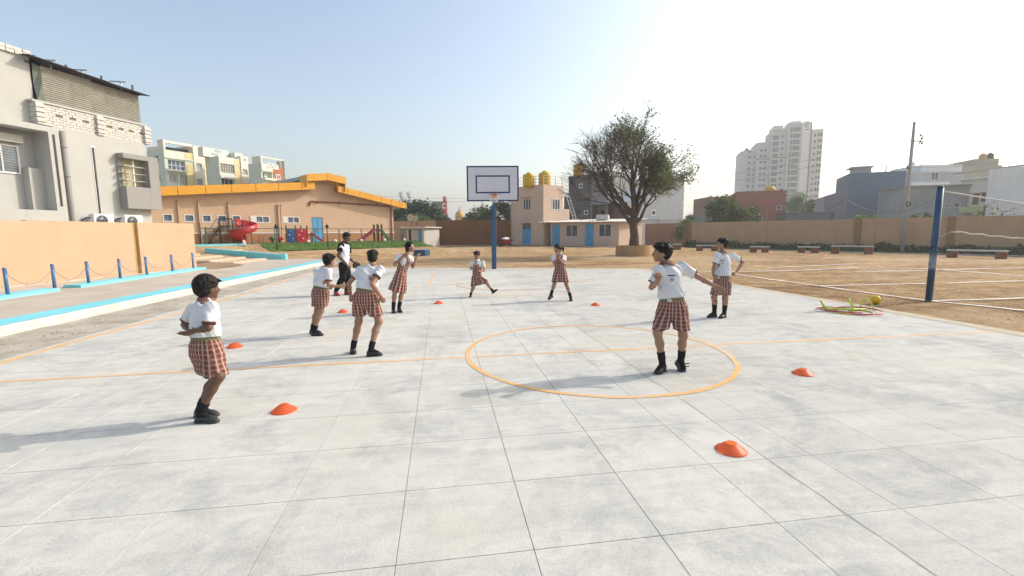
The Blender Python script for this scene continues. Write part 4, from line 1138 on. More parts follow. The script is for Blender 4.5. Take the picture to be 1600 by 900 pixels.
def grow(rs, base, d, L, r, depth, out, tips, spread, up, limit):
    """recursive limb: tapered, wandering"""
    n = 4 if depth < 3 else 3; pts = [base]; p = base.copy(); dd = d.copy()
    for i in range(n):
        dd = (dd + Vector((rs.gauss(0, .13), rs.gauss(0, .13), rs.gauss(0, .09) + up * .06))).normalized()
        p = p + dd * (L / n); pts.append(p.copy())
    r1 = r * .62
    out.append((pts, [r + (r1 - r) * i / n for i in range(n + 1)], depth))
    if depth >= limit: tips.append((pts[-1], dd)); tips.append((pts[1], dd)); return
    k = 3 if depth < 2 else rs.choice((2, 3, 3))
    for j in range(k):
        a = rs.uniform(.3, .75) * spread; az_ = rs.uniform(0, 6.283)
        x = dd.orthogonal().normalized(); y = dd.cross(x)
        nd = (dd * math.cos(a) + (x * math.cos(az_) + y * math.sin(az_)) * math.sin(a)).normalized()
        if nd.z < -.15: nd.z *= -.3
        st = pts[-1] if j == 0 else pts[rs.choice((2, n - 1, n))]
        grow(rs, st.copy(), nd, L * rs.uniform(.62, .82), r1 * (.92 if j == 0 else .7), depth + 1, out, tips, spread, up, limit)
def big_tree():
    rs = random.Random(21)
    e = empty('tree', (TX, TY, TZ + .62), 0, 'tall half bare tree with dark spreading branches in the round planter', 'tree')
    out, tips = [], []
    tr = [Vector((0, 0, -.1)), Vector((.03, 0, .8)), Vector((-.06, .03, 1.5)), Vector((.02, 0, 2.1))]
    out.append((tr, [.38, .30, .28, .33], 0))
    for az_, el, L, rr, st in [(180, 50, 2.1, .17, 2), (165, 64, 2.3, .19, 3), (110, 76, 2.4, .20, 3), (60, 74, 2.2, .19, 3), (10, 60, 1.75, .17, 3), (-20, 50, 1.6, .14, 2), (250, 66, 2.2, .17, 3), (310, 66, 1.9, .16, 3), (200, 42, 2.25, .13, 3), (178, 34, 2.3, .12, 3), (150, 86, 2.55, .2, 3)]:
        d = Vector((math.cos(R(az_)) * math.cos(R(el)), math.sin(R(az_)) * math.cos(R(el)), math.sin(R(el))))
        grow(rs, tr[st].copy(), d, L, rr, 1, out, tips, .85, .5, 5)
    def warp(p):
        r_ = p.x * .985 - p.y * .17; k = min(1, max(0, (p.z - 1.2) / 2.5)); q = r_ * (.60 if r_ > 0 else 1.10) - r_
        return Vector((p.x + .985 * q * k, p.y - .17 * q * k, p.z))
    out = [([warp(p) for p in pts], rd, dp) for pts, rd, dp in out]; tips = [(warp(p), d) for p, d in tips]
    mb = MB()
    for pts, rd, dp in out: mb.tube(pts, [max(.011, q) for q in rd], (10, 8, 6, 5, 4, 3)[min(dp, 5)], cap=dp < 3)
    mb.build('trunk', M_BARK, e)
    tw = MB(); L1 = []
    for p, d in tips:
        for _ in range(3):
            dd = (d + Vector((rs.gauss(0, .55), rs.gauss(0, .55), rs.gauss(0, .4)))).normalized(); q = p + dd * rs.uniform(.35, 1.0)
            mid = (p + q) / 2 + Vector((rs.gauss(0, .05), rs.gauss(0, .05), rs.gauss(0, .05)))
            tw.tube([p, mid, q], [.012, .009, .006], 3, cap=False)
            right = q.x * .985 - q.y * .17
            w = .0 + (.75 if right > .7 and q.z < 7.2 else 0) + (.45 if q.z > 7.2 and right > -1.8 else 0) + (.28 if right > -1.4 else 0)
            if rs.random() < w:
                for _ in range(rs.choice((3, 5, 8))): L1.append(q + Vector((rs.gauss(0, .16), rs.gauss(0, .16), rs.gauss(0, .14))))
    tag(tw.build('twigs', M_BARK, e), kind='stuff')
    leaf_mesh('leaves', [tuple(p) for p in L1], .17, M_LEAF1, 4, parent=e)
    return max(p.z for p, d in tips), len(tips), len(L1)
print('big tree', big_tree())

def bushy(name, x, y, z, rx, rz_, n, m, label, seed, cat='tree', trunk=1.0, blobs=14, size=.3, group=None, flat=1.0, z0=0.0):
    """crown of many leaf clumps at uneven radii round limbs, with gaps between"""
    rs = random.Random(seed); e = empty(name, (x, y, z), 0, label, cat, group)
    mb = MB(); top = trunk + rz_
    mb.tube([(0, 0, -.1), (.05, .03, trunk * .6), (0, 0, trunk + .2 * rz_)], [.05 * rx + .03, .04 * rx + .025, .03 * rx + .02], 7)
    cs = []
    for k in range(blobs):
        a = rs.uniform(0, 6.283); q = rs.random() ** .6; zz = rs.uniform(-.75, .95)
        c = Vector((math.cos(a) * q * rx * .8 * math.sqrt(1 - zz * zz * .6), math.sin(a) * q * rx * .8 * math.sqrt(1 - zz * zz * .6), trunk + rz_ * .5 + zz * rz_ * .42 * flat))
        cs.append((c, rs.uniform(.22, .42) * min(rx, rz_)))
        mb.tube([(0, 0, trunk * .7), c * .5 + Vector((0, 0, trunk * .35)), c], [.02 * rx + .012, .012 * rx + .01, .008], 4, cap=False)
    mb.build('trunk', M_BARK, e)
    pts = []
    while len(pts) < n:
        c, r_ = cs[rs.randrange(len(cs))]
        v = Vector((rs.gauss(0, 1), rs.gauss(0, 1), rs.gauss(0, .8))).normalized() * r_ * rs.uniform(.55, 1.15)
        p = c + v
        if p.z > z0: pts.append(tuple(p))
    leaf_mesh('crown', pts, size, m, seed, parent=e)
    return e
def bush_at(px, dep, py_top, rx, n, m, label, seed, name='tree', cat='tree', trunk=1.0, size=.3, blobs=14, group=None, flat=1.0):
    x, y = sxy(px, dep); z = gz_(x, y); h = szz(px, py_top, dep) - z
    return bushy(name, x, y, z, rx, max(.4, (h - trunk) / 1.0), n, m, label, seed, cat, trunk, blobs, size, group, flat)
# far trees left of the hoop
G1 = 'trees beyond the brown wall'
bush_at(640, 74, 319, 4.2, 5200, M_LEAF3, 'broad dark flat topped tree right of the hall roof', 1, trunk=2.0, size=.5, blobs=20, group=G1)
bush_at(658, 71, 323, 3.6, 5200, M_LEAF3, 'dark flat topped tree in front of the red and grey building', 2, trunk=2.0, size=.5, blobs=20, group=G1)
bush_at(655, 66, 337, 2.8, 2600, M_LEAF2, 'low light green tree above the white shed', 3, trunk=1.2, size=.4, group=G1)
bush_at(688, 68, 338, 1.9, 1900, M_LEAF2, 'low light green tree left of the golden temple tower', 4, trunk=1.2, size=.4, group=G1)
bush_at(757, 76, 324, 2.7, 3200, M_LEAF2, 'rounded green tree just left of the hoop post', 5, trunk=1.6, size=.45, group=G1)
bush_at(738, 80, 331, 1.5, 1500, M_LEAF2, 'small green tree just right of the temple tower', 15, trunk=1.6, size=.45, group=G1)
bush_at(786, 70, 313, 1.9, 2400, M_LEAF3, 'tall dark tree just right of the hoop post', 6, trunk=2.2, size=.4, group=G1)
bush_at(618, 80, 326, 2.5, 2200, M_LEAF3, 'small dark tree touching the right end of the hall roof', 16, trunk=2, size=.45, group=G1)
# behind the right wall
G2 = 'shrubs above the right wall'
bush_at(1128, 53, 306, 2.7, 5200, M_LEAF2, 'large dense green bush in front of the red building', 7, 'bush', 'bush', .6, .34, 22, G2)
bush_at(1168, 52, 322, 2.3, 3600, M_LEAF2, 'lower green bush under the red building window', 8, 'bush', 'bush', .6, .34, 18, G2)
bush_at(1070, 51, 332, 1.5, 1400, M_LEAF4, 'feathery light green shrub above the pink wall', 9, 'bush', 'bush', .5, .25, 12, G2)
bush_at(1243, 95, 300, 3.4, 2200, M_LEAF4, 'pale yellowish tree at the foot of the white tower', 10, trunk=2.5, size=.5, blobs=14, group=G2)
bush_at(1278, 90, 312, 3.0, 2200, M_LEAF3, 'dark green tree right of the tower foot', 11, trunk=2.5, size=.5, group=G2)
bush_at(1368, 41, 331, .9, 700, M_LEAF4, 'small green shrub peeking over the wall by the blue-grey house', 12, 'bush', 'bush', 1.6, .22, 10, G2)
bush_at(1435, 38, 333, .8, 600, M_LEAF2, 'small green shrub peeking over the wall right of the electric pole', 13, 'bush', 'bush', 1.6, .22, 10, G2)
bush_at(1345, 42, 336, 1.0, 500, M_LEAF4, 'low pale shrub peeking over the wall left of its taller neighbour', 17, 'bush', 'bush', 1.5, .2, 8, G2)
def papaya(px, dep, py, seed, label):
    x, y = sxy(px, dep); z = szz(px, py, dep); rs = random.Random(seed)
    e = empty('papaya_plant', (x, y, -.03), 0, label, 'plant', 'broad leaved plants over the right wall')
    mb = MB(); mb.tube([(0, 0, 0), (.05, 0, z * .5), (0, 0, z - .3)], [.07, .06, .04], 7); mb.build('stem', M_BARK, e)
    for k in range(15):
        a = rs.uniform(0, 6.28); L = rs.uniform(.45, .8); el = rs.uniform(-.5, .8)
        p0 = Vector((0, 0, z - .3 + rs.uniform(-.5, .1))); d = Vector((math.cos(a) * math.cos(el), math.sin(a) * math.cos(el), math.sin(el)))
        mb = MB(); tip = p0 + d * L; mb.tube([p0, tip], .012, 3)
        for q in range(7):
            b = (q - 3) * .5; s_ = d.cross(Vector((0, 0, 1))).normalized(); ld = (d * math.cos(b) + s_ * math.sin(b)).normalized() - Vector((0, 0, .35)); w = ld.cross(Vector((0, 0, 1))).normalized() * .05
            mb.add([tip, tip + ld * .16 + w, tip + ld * .36, tip + ld * .16 - w], [(0, 1, 2, 3)])
        mb.build('leaf', M_LEAF4, e)
papaya(1534, 36, 315, 1, 'tall broad leaved papaya plant over the wall behind the net')
papaya(1562, 36, 326, 2, 'shorter broad leaved papaya plant over the wall, right of the taller one')
# weeds along the wall foot
rs = random.Random(9); pts, pts2 = [], []
for i in range(14000):
    t = rs.random(); x = 26.7 + (43.4 - 26.7) * t; y = 46.9 + (18.3 - 46.9) * t
    off = abs(rs.gauss(0, .75)) + .05; cl = noise.noise((t * 22, 0, 0)); h = rs.random() * (.6 + .7 * max(0, cl)) * max(.12, 1 - off * .5)
    p = (x - .862 * off, y - .506 * off, h - .03)
    (pts if cl < .18 else pts2).append(p)
o = leaf_mesh('weeds', pts, .22, M_LEAF2, 6); tag(o, 'dark weeds growing along the foot of the tan wall', 'weeds')
o = leaf_mesh('weeds', pts2, .22, leaf_mat('yellow_weed', (.12, .11, .03), (.20, .17, .04), (.10, .12, .03)), 8); tag(o, 'yellowish weed clumps along the foot of the tan wall', 'weeds')
mb = MB(); mb.slab([(25.0, 46.5), (41.6, 17.6), (43.4, 18.2), (26.6, 46.9)], -.06, .0); tag(mb.build('weed_strip', mat('dark_soil', (.10, .085, .05), .95, .4, 1.5, .5, 15)), kind='structure')

# ---- white tower block
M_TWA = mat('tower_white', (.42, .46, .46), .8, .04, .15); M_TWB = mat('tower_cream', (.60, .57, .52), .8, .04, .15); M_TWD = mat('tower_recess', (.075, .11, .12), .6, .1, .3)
tx, ty = sxy(1151, 226); te = spot(1151, 226)
tw = empty('tower_block', (tx, ty, 0), math.atan2(-math.sin(_y + .30), math.cos(_y + .30)), 'tall white apartment tower on the right skyline', 'building'); tw.scale = (.93, 1, .905)
K = .268; KZ = .312
def tb(name, x0, x1, ytop, m, y0=0, dp=14):
    mb = MB(); mb.box((x0 * K, y0, 0), (x1 * K, y0 + dp, (363 - ytop) * KZ + 1.6)); return mb.build(name, m, tw)
def grid(name, par, xs, w, z0, z1, dz, h, m, y, slab=False):
    mb = MB(); z = z0
    while z < z1:
        for x in xs: mb.box((x * K - w / 2, y - .12, z), (x * K + w / 2, y - .02, z + h))
        z += dz
    tag(mb.build(name, m, par), kind='stuff')
a = tb('west_wing', 0, 26, 225, M_TWA); grid('windows', a, [14, 16.5], .5, 4, 44, 3.05, 1.6, M_TWD, 0); grid('windows', a, [24], .6, 4, 43, 3.05, 1.3, M_TWD, 0)
mb = MB(); mb.add([(8 * K, 3, 45.2), (18 * K, 3, 45.2), (18 * K, 8, 45.2), (8 * K, 8, 45.2), (13 * K, 5.5, 47.6)], [(0, 1, 4), (1, 2, 4), (2, 3, 4), (3, 0, 4)]); mb.build('pavilion_roof', M_BRK, tw)
a = tb('middle_wing', 26, 54, 213, M_TWA, -2); grid('windows', a, [34, 41], 1.2, 4, 46, 3.05, 1.2, M_TWD, -2)
a = tb('main_block', 49, 78, 196, M_TWA, -4); grid('balcony_shade', a, [56], 2.6, 3, 50, 3.05, 2.2, M_TWD, -4); grid('balcony_slabs', a, [56], 3.1, 2.6, 50, 3.05, .35, M_TWB, -4.2)  # balcony recesses are dark panels on the face, their shade put into the colour
grid('windows', a, [67], 1.2, 4, 52, 3.05, 1.2, M_TWD, -4)
a = tb('front_block', 74, 97, 189, M_TWA, -6); grid('window_strip', a, [79], .9, 3, 52, 3.05, 2.3, M_TWD, -6); grid('balcony_shade', a, [87.5], 3.0, 3, 52, 3.05, 2.2, M_TWD, -6); grid('balcony_slabs', a, [87.5], 3.4, 2.6, 53, 3.05, .4, M_TWB, -6.3)
a = tb('corner_slab', 96, 109, 188, mat('tower_pale', (.62, .63, .61), .8, .03, .2), -6.5)
mb = MB(); mb.box((96.5 * K, -6.75, 51.2), (107 * K, -6.55, 56.6)); lg = mb.build('logo_board', M_WHITE, a)
mb = MB(); mb.tube([(102.5 * K + 1.0 * math.cos(q), -6.85, 54.6 + 1.0 * math.sin(q)) for q in np.linspace(.7, 5.6, 16)], .26, 5); mb.tube([(102.5 * K + .2 + .45 * math.cos(q), -6.85, 54.8 + .45 * math.sin(q)) for q in np.linspace(.2, 4.6, 10)], .18, 5); mb.build('logo_mark', M_GREYD, lg)
mb = MB(); mb.box((98.6 * K, -6.85, 52.1), (106 * K, -6.76, 52.8)); mb.build('logo_name', M_GREYD, lg)
a = tb('east_wing', 109, 135, 197, M_TWB, -2); grid('windows', a, [122], .9, 4, 50, 3.05, 1.1, M_TWD, -2); grid('windows', a, [128, 132], .8, 4, 50, 3.05, 1.8, M_TWD, -2)
mb = MB(); mb.box((110 * K, -6.3, 3), (111.5 * K, -2, 56)); mb.build('fin', M_TWD, tw)
for x0, x1, z0, z1 in ((50, 66, 53.6, 55.6), (76, 95, 55.8, 57.2)):
    mb = MB(); mb.box((x0 * K, -5.5, z0), (x1 * K, 4, z1)); mb.build('roof_room', M_TWB, tw)
for z in (39.5, 20.5):
    for x0, x1, yy in ((26.2, 54, -2.1), (54, 74, -4.1), (74, 96, -6.1), (96, 109, -6.62), (109, 135, -2.1)):
        mb = MB(); mb.box((x0 * K, yy - .1, z), (x1 * K - .02, yy + .05, z + .5)); mb.build('band', M_TWD if x0 < 90 else M_TWB, tw)

# ---- other houses above the right wall
def block(name, label, px0, px1, py_top, dep, m, depth=8, wins=(), extra=None, rz=0.0, group='houses beyond the right wall', slope=None):
    p0, p1 = spot(px0, dep), spot(px1, dep * (1 + rz)); d = (p1 - p0); L = math.hypot(d.x, d.y)
    e = frame_of((p0.x, p0.y), (d.x / L, d.y / L), name, label, 'building', group=group)
    z1 = szz((px0 + px1) / 2, py_top, dep); s_ = dep / 712
    ops = []
    for w in wins:
        a, b = (w[0] - px0) / (px1 - px0) * L, (w[1] - px0) / (px1 - px0) * L
        ops.append((a, b, szz(w[0], w[3], dep), szz(w[0], w[2], dep)))
    mb = MB(); facade(mb, 0, L, 0, z1, ops, 0, .15); shell(mb, 0, L, depth, 0, z1)
    if slope: mb.add([(0, 0, z1), (L, 0, z1), (L, 0, z1 + slope), (0, depth, z1), (L, depth, z1), (L, depth, z1 + slope)], [(0, 1, 2), (1, 4, 5, 2), (0, 2, 5, 3)])
    mb.build('wall', m, e)
    for o in ops: window(e, *o, .03, max(.06, .08 * (o[1] - o[0])), 1 if o[1] - o[0] > 1 else 0, 0)
    return e, L, z1
M_REDB = mat('brick_red_render', (.30, .125, .10), .9, .1, .5, streak=.3); M_BLUEG = mat('blue_grey_render', (.135, .19, .245), .9, .06, .4, streak=.25); M_PURG = mat('purple_grey_render', (.23, .22, .26), .9, .06, .4)
M_LGREY = mat('light_grey_render', (.42, .44, .45), .85, .06, .4, streak=.2); M_CEMG = mat('weathered_cement', (.30, .325, .33), .9, .2, .5, .2, 20, streak=.5); M_BEIGE = mat('beige_render', (.40, .37, .29), .85, .07, .4); M_WHR = mat('white_render', (.72, .75, .74), .85, .05, .4, streak=.2)
e, L, z1 = block('red_house', 'brick red flat roofed house below the white tower', 1148, 1225, 300, 70, M_REDB, 8, [(1211, 1219, 322, 329)], rz=-.03)
mb = MB(); mb.box((-.35, 1, 0), (-.01, 6, z1 - .5)); mb.build('side_wall', M_BRK, e); mb = MB(); mb.tube([(L * .62, -.06, 0), (L * .64, -.06, 4.6)], .03, 5); mb.build('pipe', M_STEEL, e)
p = spot(1199, 72); e2 = empty('roof_tank', (p.x, p.y, z1), 0, 'yellow domed tank on the brick red house', 'water tank'); mb = MB(); mb.lathe([(.75, 0), (.78, .5), (.7, .75), (.4, .95), (.1, 1.0)], n=20); mb.build('tank_body', M_TANK, e2); mb = MB(); mb.lathe([(.18, .98), (.18, 1.08)], n=12); mb.build('tank_lid', M_TANK, e2)
p = spot(1217, 71); mb = MB(); mb.lathe([(.22, 0), (.24, .3), (.1, .5)], n=12); o = mb.build('roof_drum', M_DARK, None, (p.x, p.y, z1)); tag(o, 'small dark drum on the right end of the red house roof', 'drum')
block('brown_shack', 'low brown roofed shack left of the red house', 1105, 1143, 308, 72, mat('brown_render', (.24, .16, .12), .9, .1, .5), 6)
block('sheet_shed', 'dark grey low shed right of the red house', 1226, 1292, 332, 66, mat('dark_sheet', (.11, .12, .125), .7, .15, .6), 5)
e, L, z1 = block('blue_house', 'plain blue-grey house wall left of the electric pole', 1320, 1407, 272, 72, M_BLUEG, 9, [(1388, 1394, 322, 326)], rz=-.04)
mb = MB(); mb.box((-3.0, .0, 0), (-.01, 8, 7.2)); mb.add([(-3.0, 0, 7.2), (-.01, 0, 7.2), (-.01, 0, 8.2), (-3, 8, 7.2), (-.01, 8, 7.2), (-.01, 8, 8.2)], [(0, 1, 2), (0, 2, 5, 3)]); mb.build('side_wing', M_PURG, e)
mb = MB(); mb.box((.8, 1.2, z1), (3.0, 4, z1 + .9)); mb.box((.3, .6, z1 + .9), (3.2, 4.4, z1 + 1.05)); mb.build('stair_head', M_LGREY, e)
mb = MB(); mb.box((-2.2, -.05, 2.4), (-1.5, 0, 4.6)); mb.build('narrow_window', M_GLASS, e)
mb = MB(); mb.bar((5, 2, z1), (5, 2, z1 + 1.2), .12); mb.build('roof_post', M_GREYD, e)
e, L, z1 = block('terraced_house', 'pale grey terraced house with open upper balcony behind the pole', 1414, 1497, 270, 82, M_LGREY, 8, [(1446, 1458, 270, 283)], rz=.0)
mb = MB(); mb.box((2.2, .5, z1), (9.5, 7, z1 + 1.3)); mb.box((0, -.6, z1 - 2.6), (6.5, 0, z1 - 1.8)); mb.build('upper_floor', M_WHR, e); mb = MB(); mb.lathe([(.5, 0), (.55, .6), (.3, .9)], (2.6, 3, z1 + 1.3), 14); mb.build('roof_tank', M_WHITE, e)
e, L, z1 = block('cement_shed', 'low weathered cement house behind the volleyball post', 1407, 1506, 293, 62, M_CEMG, 7, [(1473, 1478, 319, 326), (1486, 1496, 318, 325)], rz=-.03)
mb = MB(); mb.box((-.3, -.35, z1), (L + .2, 6, z1 + .15)); mb.build('roof_slab', M_CEML, e)
e, L, z1 = block('beige_house', 'beige house with rooftop tanks behind the white house', 1472, 1554, 262, 88, M_BEIGE, 9, rz=-.02)
mb = MB(); mb.box((4.5, 1, z1), (L, 8, z1 + 1.4)); mb.build('roof_room', M_BEIGE, e)
p = spot(1522, 90); e2 = empty('roof_tank', (p.x, p.y, z1 + 1.4), 0, 'tan water tank on the beige house roof', 'water tank'); mb = MB(); mb.lathe([(.62, 0), (.62, 1.0), (.4, 1.25), (.1, 1.3)], n=18); mb.build('tank_body', mat('tan_tank', (.45, .33, .16), .6), e2); mb = MB(); mb.lathe([(.2, 1.28), (.2, 1.4)], n=12); mb.build('tank_lid', M_BEIGE, e2)
p = spot(1533, 90); e2 = empty('roof_tank', (p.x, p.y, z1 + 1.4), 0, 'black water tank on the beige house roof', 'water tank'); mb = MB(); mb.lathe([(.55, 0), (.55, 1.1), (.35, 1.35), (.1, 1.4)], n=18); mb.build('tank_body', M_DARK, e2); mb = MB(); mb.lathe([(.2, 1.38), (.2, 1.5)], n=12); mb.build('tank_lid', M_DARK, e2)
e, L, z1 = block('white_house', 'white sloping parapet house at the right edge above the wall', 1534, 1660, 266, 58, M_WHR, 8, rz=-.1)
mb = MB(); mb.box((-2.9, 1.2, 4.6), (-.005, 6, z1 - .9)); mb.build('recessed_bay', M_CREAM, e)
mb = MB(); mb.box((-3.2, .6, z1 - 1.0), (0, 6, z1 - .8)); mb.box((-1.9, .7, 6.5), (-.1, 1.2, 6.65)); mb.build('sunshade', M_WHR, e)
mb = MB(); mb.box((-3.0, .3, 4.0), (-.0, 1.2, 4.7)); mb.build('balcony', mat('pale_green_paint', (.42, .50, .25), .8), e)
mb = MB(); mb.box((-3.0, 1.3, 0), (0, 6, 4.0)); mb.build('lower_wall', M_LGREY, e)
window(e, -1.55, -.95, 5.0, 6.4, 1.12, .08, 0, 0, mf=M_BRK); window(e, -.75, -.2, 5.3, 6.5, 1.12, .08, 0, 0, mf=M_BRK)
mb = MB(); mb.add([(-4.5, 3.5, z1 + .2), (L, 8.2, z1 + 1.4), (L, 8.2, z1 + 1.1), (-4.5, 3.5, z1)], [(0, 1, 2, 3)]); mb.build('back_roof', M_GREYD, e)

# ---- electric pole and wires
ex, ey = sxy(1412, 35.0)
ep = empty('electric_pole', (ex, ey, -.03), 0, 'slim concrete electric pole standing before the tan wall', 'pole')
mb = MB(); mb.tube([(0, 0, 0), (0, 0, 9.75)], [.15, .095], 10); mb.build('shaft', mat('pole_cement', (.40, .38, .35), .85, .1, 2), ep)
mb = MB(); mb.bar((-.05, -.1, 8.35), (.55, -.3, 8.3), .07); mb.bar((.35, -.22, 8.1), (.5, -.28, 8.75), .05)
mb.bar((-.35, -.05, 6.35), (.1, -.05, 6.3), .05); mb.build('bracket', M_DARK, ep)
for x, z in ((.5, 8.5), (.35, 8.75), (.55, 8.15), (-.3, 6.45)):
    mb = MB(); mb.lathe([(.05, -.07), (.075, -.03), (.05, 0), (.075, .04), (.04, .08)], (x, -.25 if x > 0 else -.05, z), 10); mb.build('insulator', M_DARK, ep)
mb = MB(); mb.tube([(.3 * math.cos(a) * .6, -.16, 3.72 + .18 * math.sin(a)) for a in np.linspace(0, 6.283, 18)[:-1]], .035, 6, closed=True); mb.build('cable_coil', M_DARK, ep)
M_WIRE = mat('wire', (.16, .16, .16), .7)
def wire(a, b, sag, r, label, grp='overhead wires'):
    a, b = Vector(a), Vector(b); mb = MB()
    mb.tube([a + (b - a) * t - Vector((0, 0, sag * 4 * t * (1 - t))) - a for t in np.linspace(0, 1, 24)], r, 4)
    o = mb.build('wire', M_WIRE, None, a); tag(o, label, 'wire', grp)
top = Vector((ex, ey, 8.5))
wire(top + Vector((.5, -.25, .1)), spot(880, 85, 295), 1.2, .014, 'upper overhead wire running left from the pole across the tower')
wire(top + Vector((.5, -.25, -.3)), spot(880, 85, 300), 1.6, .014, 'second overhead wire running left from the pole below the upper one')
wire((ex - .3, ey, 6.4), spot(1040, 80, 318), 1.2, .013, 'lower overhead wire running left from the pole bracket')
wire(top + Vector((.5, -.25, .1)), spot(1640, 36, 202), .3, .013, 'upper overhead wire leaving the picture at the right')
wire(top + Vector((.5, -.25, -.3)), spot(1640, 36, 206), .35, .013, 'second overhead wire leaving the picture at the right')
wire((ex, ey, 6.4), spot(1640, 36, 240), .3, .012, 'lowest overhead wire leaving the picture at the right')
wire(spot(1322, 34, 311), spot(1463, 33, 309), 1.05, .022, 'thick slack cable sagging between the blue-grey house and post')
wire(spot(1322, 34, 311), spot(1215, 60, 337), .9, .02, 'slack cable hanging left from the blue-grey house corner')
wire(spot(560, 95, 303), spot(900, 80, 296), 1.2, .02, 'upper distant wire passing behind the backboard')
wire(spot(560, 95, 306), spot(900, 80, 302), 1.3, .02, 'lower distant wire passing behind the backboard')

# ---- distant landmarks left of the hoop
x, y = sxy(718.5, 112); e = empty('temple_tower', (x, y, 0), R(20), 'golden temple tower with finial above the brown wall', 'temple')
M_GOLD = mat('golden_plaster', (.55, .36, .12), .7, .2, 2.5)
mb = MB(); b0 = szz(718, 345, 112)
for k in range(5):
    w = 1.45 - .16 * k; mb.bbox((-w, -w, b0 - 3 + k * .75 if k else 0), (w, w, b0 - 3 + (k + 1) * .75 - .12), .05); mb.bbox((-w - .08, -w - .08, b0 - 3 + (k + 1) * .75 - .12), (w + .08, w + .08, b0 - 3 + (k + 1) * .75), .02)
mb.build('tier', M_GOLD, e)
mb = MB(); zz = b0 + .75; mb.lathe([(1.0, zz), (1.1, zz + .4), (1.0, zz + .9), (.7, zz + 1.4), (.3, zz + 1.7), (.12, zz + 1.8)], n=20); mb.build('dome', M_GOLD, e)
mb = MB(); mb.lathe([(.1, zz + 1.75), (.2, zz + 2.0), (.06, zz + 2.2), (.05, zz + 2.9)], n=8); mb.build('finial', M_BRK, e)
mb = MB(); mb.bbox((.9, -1.4, b0 - .5), (1.6, -.5, b0 + .6), .1); mb.build('niche_figure', M_GOLD, e)
e, L, z1 = block('sign_building', 'grey building with red and white signboard behind the trees', 676, 692, 315, 125, mat('dim_grey', (.22, .22, .21), .9), 6, group='distant buildings'); 
mb = MB(); mb.box((L + .01, -.3, 0), (L + 1.25, 1.5, z1 - .1)); sb = mb.build('red_sign', mat('sign_red', (.42, .10, .12), .7, .1, 1), e)
for z in (z1 - 2.0, z1 - 4.9):
    mb = MB(); mb.box((L + .1, -.34, z), (L + 1.0, -.31, z + 1.4)); q = mb.build('sign_panel', M_WHITE, sb); mb = MB(); mb.lathe([(.32, 0), (.32, .02)], n=16); mb.v = [(vx + L + .68, -.37 - vz, vy + z + .75) for vx, vy, vz in mb.v]; mb.build('sign_mark', M_DARK, q)
mb = MB(); mb.lathe([(.55, 0), (.55, 1.3), (.45, 1.4)], (L + .6, 1, z1), 14); mb.build('roof_tank', mat('tan_drum', (.42, .30, .18), .7), e)
mb = MB(); mb.box((-2.2, .5, z1 - .6), (0, 4, z1 - .35)); mb.build('canopy', M_WHITE, e)
for px in (629, 641):
    x, y = sxy(px, 150); h = szz(px, 300, 150); e = empty('antenna_mast', (x, y, 0), 0, 'thin lattice phone mast on the horizon, the %s of two' % ('left' if px == 629 else 'right'), 'mast', 'phone masts')
    mb = MB()
    for sx, sy in ((-.5, -.5), (.5, -.5), (0, .5)): mb.bar((sx, sy, 0), (sx * .5, sy * .5, h), .1)
    for k in range(10): z = h * k / 10; mb.bar((-.5, -.5, z), (.4, -.4, z + h / 10), .07)
    mb.build('lattice', M_GREYD, e)
    for k in range(3): mb = MB(); mb.box((-.7 + .5 * k, -.75, h - 1.6 - .7 * k), (-.4 + .5 * k, -.6, h - .2 - .7 * k)); mb.build('antenna', M_LGREY, e)
for px, py, r_ in ((642, 340, .42), (650, 341, .36)):
    p = spot(px, 58, py); e = empty('satellite_dish', (p.x, p.y, p.z), R(-20), 'pale satellite dish above the white shed, the %s one' % ('left' if px == 642 else 'right'), 'dish', 'satellite dishes')
    mb = MB(); mb.lathe([(.03, .0), (r_ * .6, .06), (r_, .18), (r_ * 1.02, .19)], n=18, cap=False); mb.v = [(a, -c, b) for a, b, c in mb.v]; mb.build('dish', mat('cream_dish', (.62, .58, .40), .6), e); mb = MB(); mb.bar((0, 0, 0), (0, -.4, -.05), .04); mb.bar((0, .05, 0), (0, .05, -1.2), .05); mb.build('arm', M_DARK, e)

# ------------------------------------------------------------------ playground and small objects
RZF = math.atan2(.653, .757)
def fpt(u, s=0.0): p = FEN0 + FEND * u + FENN * s; return float(p[0]), float(p[1])
# grass bank with blades
mb = MB(); q = []
us = np.arange(3.4, 17.6, .3); sv = np.linspace(0.0, 2.5, 7)
for u in us:
    for s_ in sv:
        x, y = fpt(u, s_ + .08 * noise.noise((u, s_, 0))); q.append((x, y, gz_(x, y) + .035 + .04 * noise.noise((u * 3, s_ * 3, 5))))
mb.v = q; n = len(sv)
for i in range(len(us) - 1):
    for k in range(n - 1):
        a = i * n + k; mb.f.append((a, a + n, a + n + 1, a + 1)); mb.m.append(0); mb.sf.append(True)
M_TURF = mat('turf', (.085, .17, .035), .9, .3, 2.5, .5, 30, col2=(.15, .24, .05))
gs = mb.build('grass_bank', M_TURF); tag(gs, 'strip of green grass bank below the playground fence', 'grass', kind='stuff')
rs = random.Random(4); pts = []
for i in range(9000):
    x, y = fpt(rs.uniform(3.5, 17.4), rs.uniform(.02, 2.5)); pts.append((x, y, gz_(x, y) + .02))
t_ = leaf_mesh('grass_blades', pts, .16, leaf_mat('grass_blade', (.09, .19, .03), (.15, .27, .05), (.20, .27, .07)), 3, flat=2.5, aspect=.22, parent=gs)
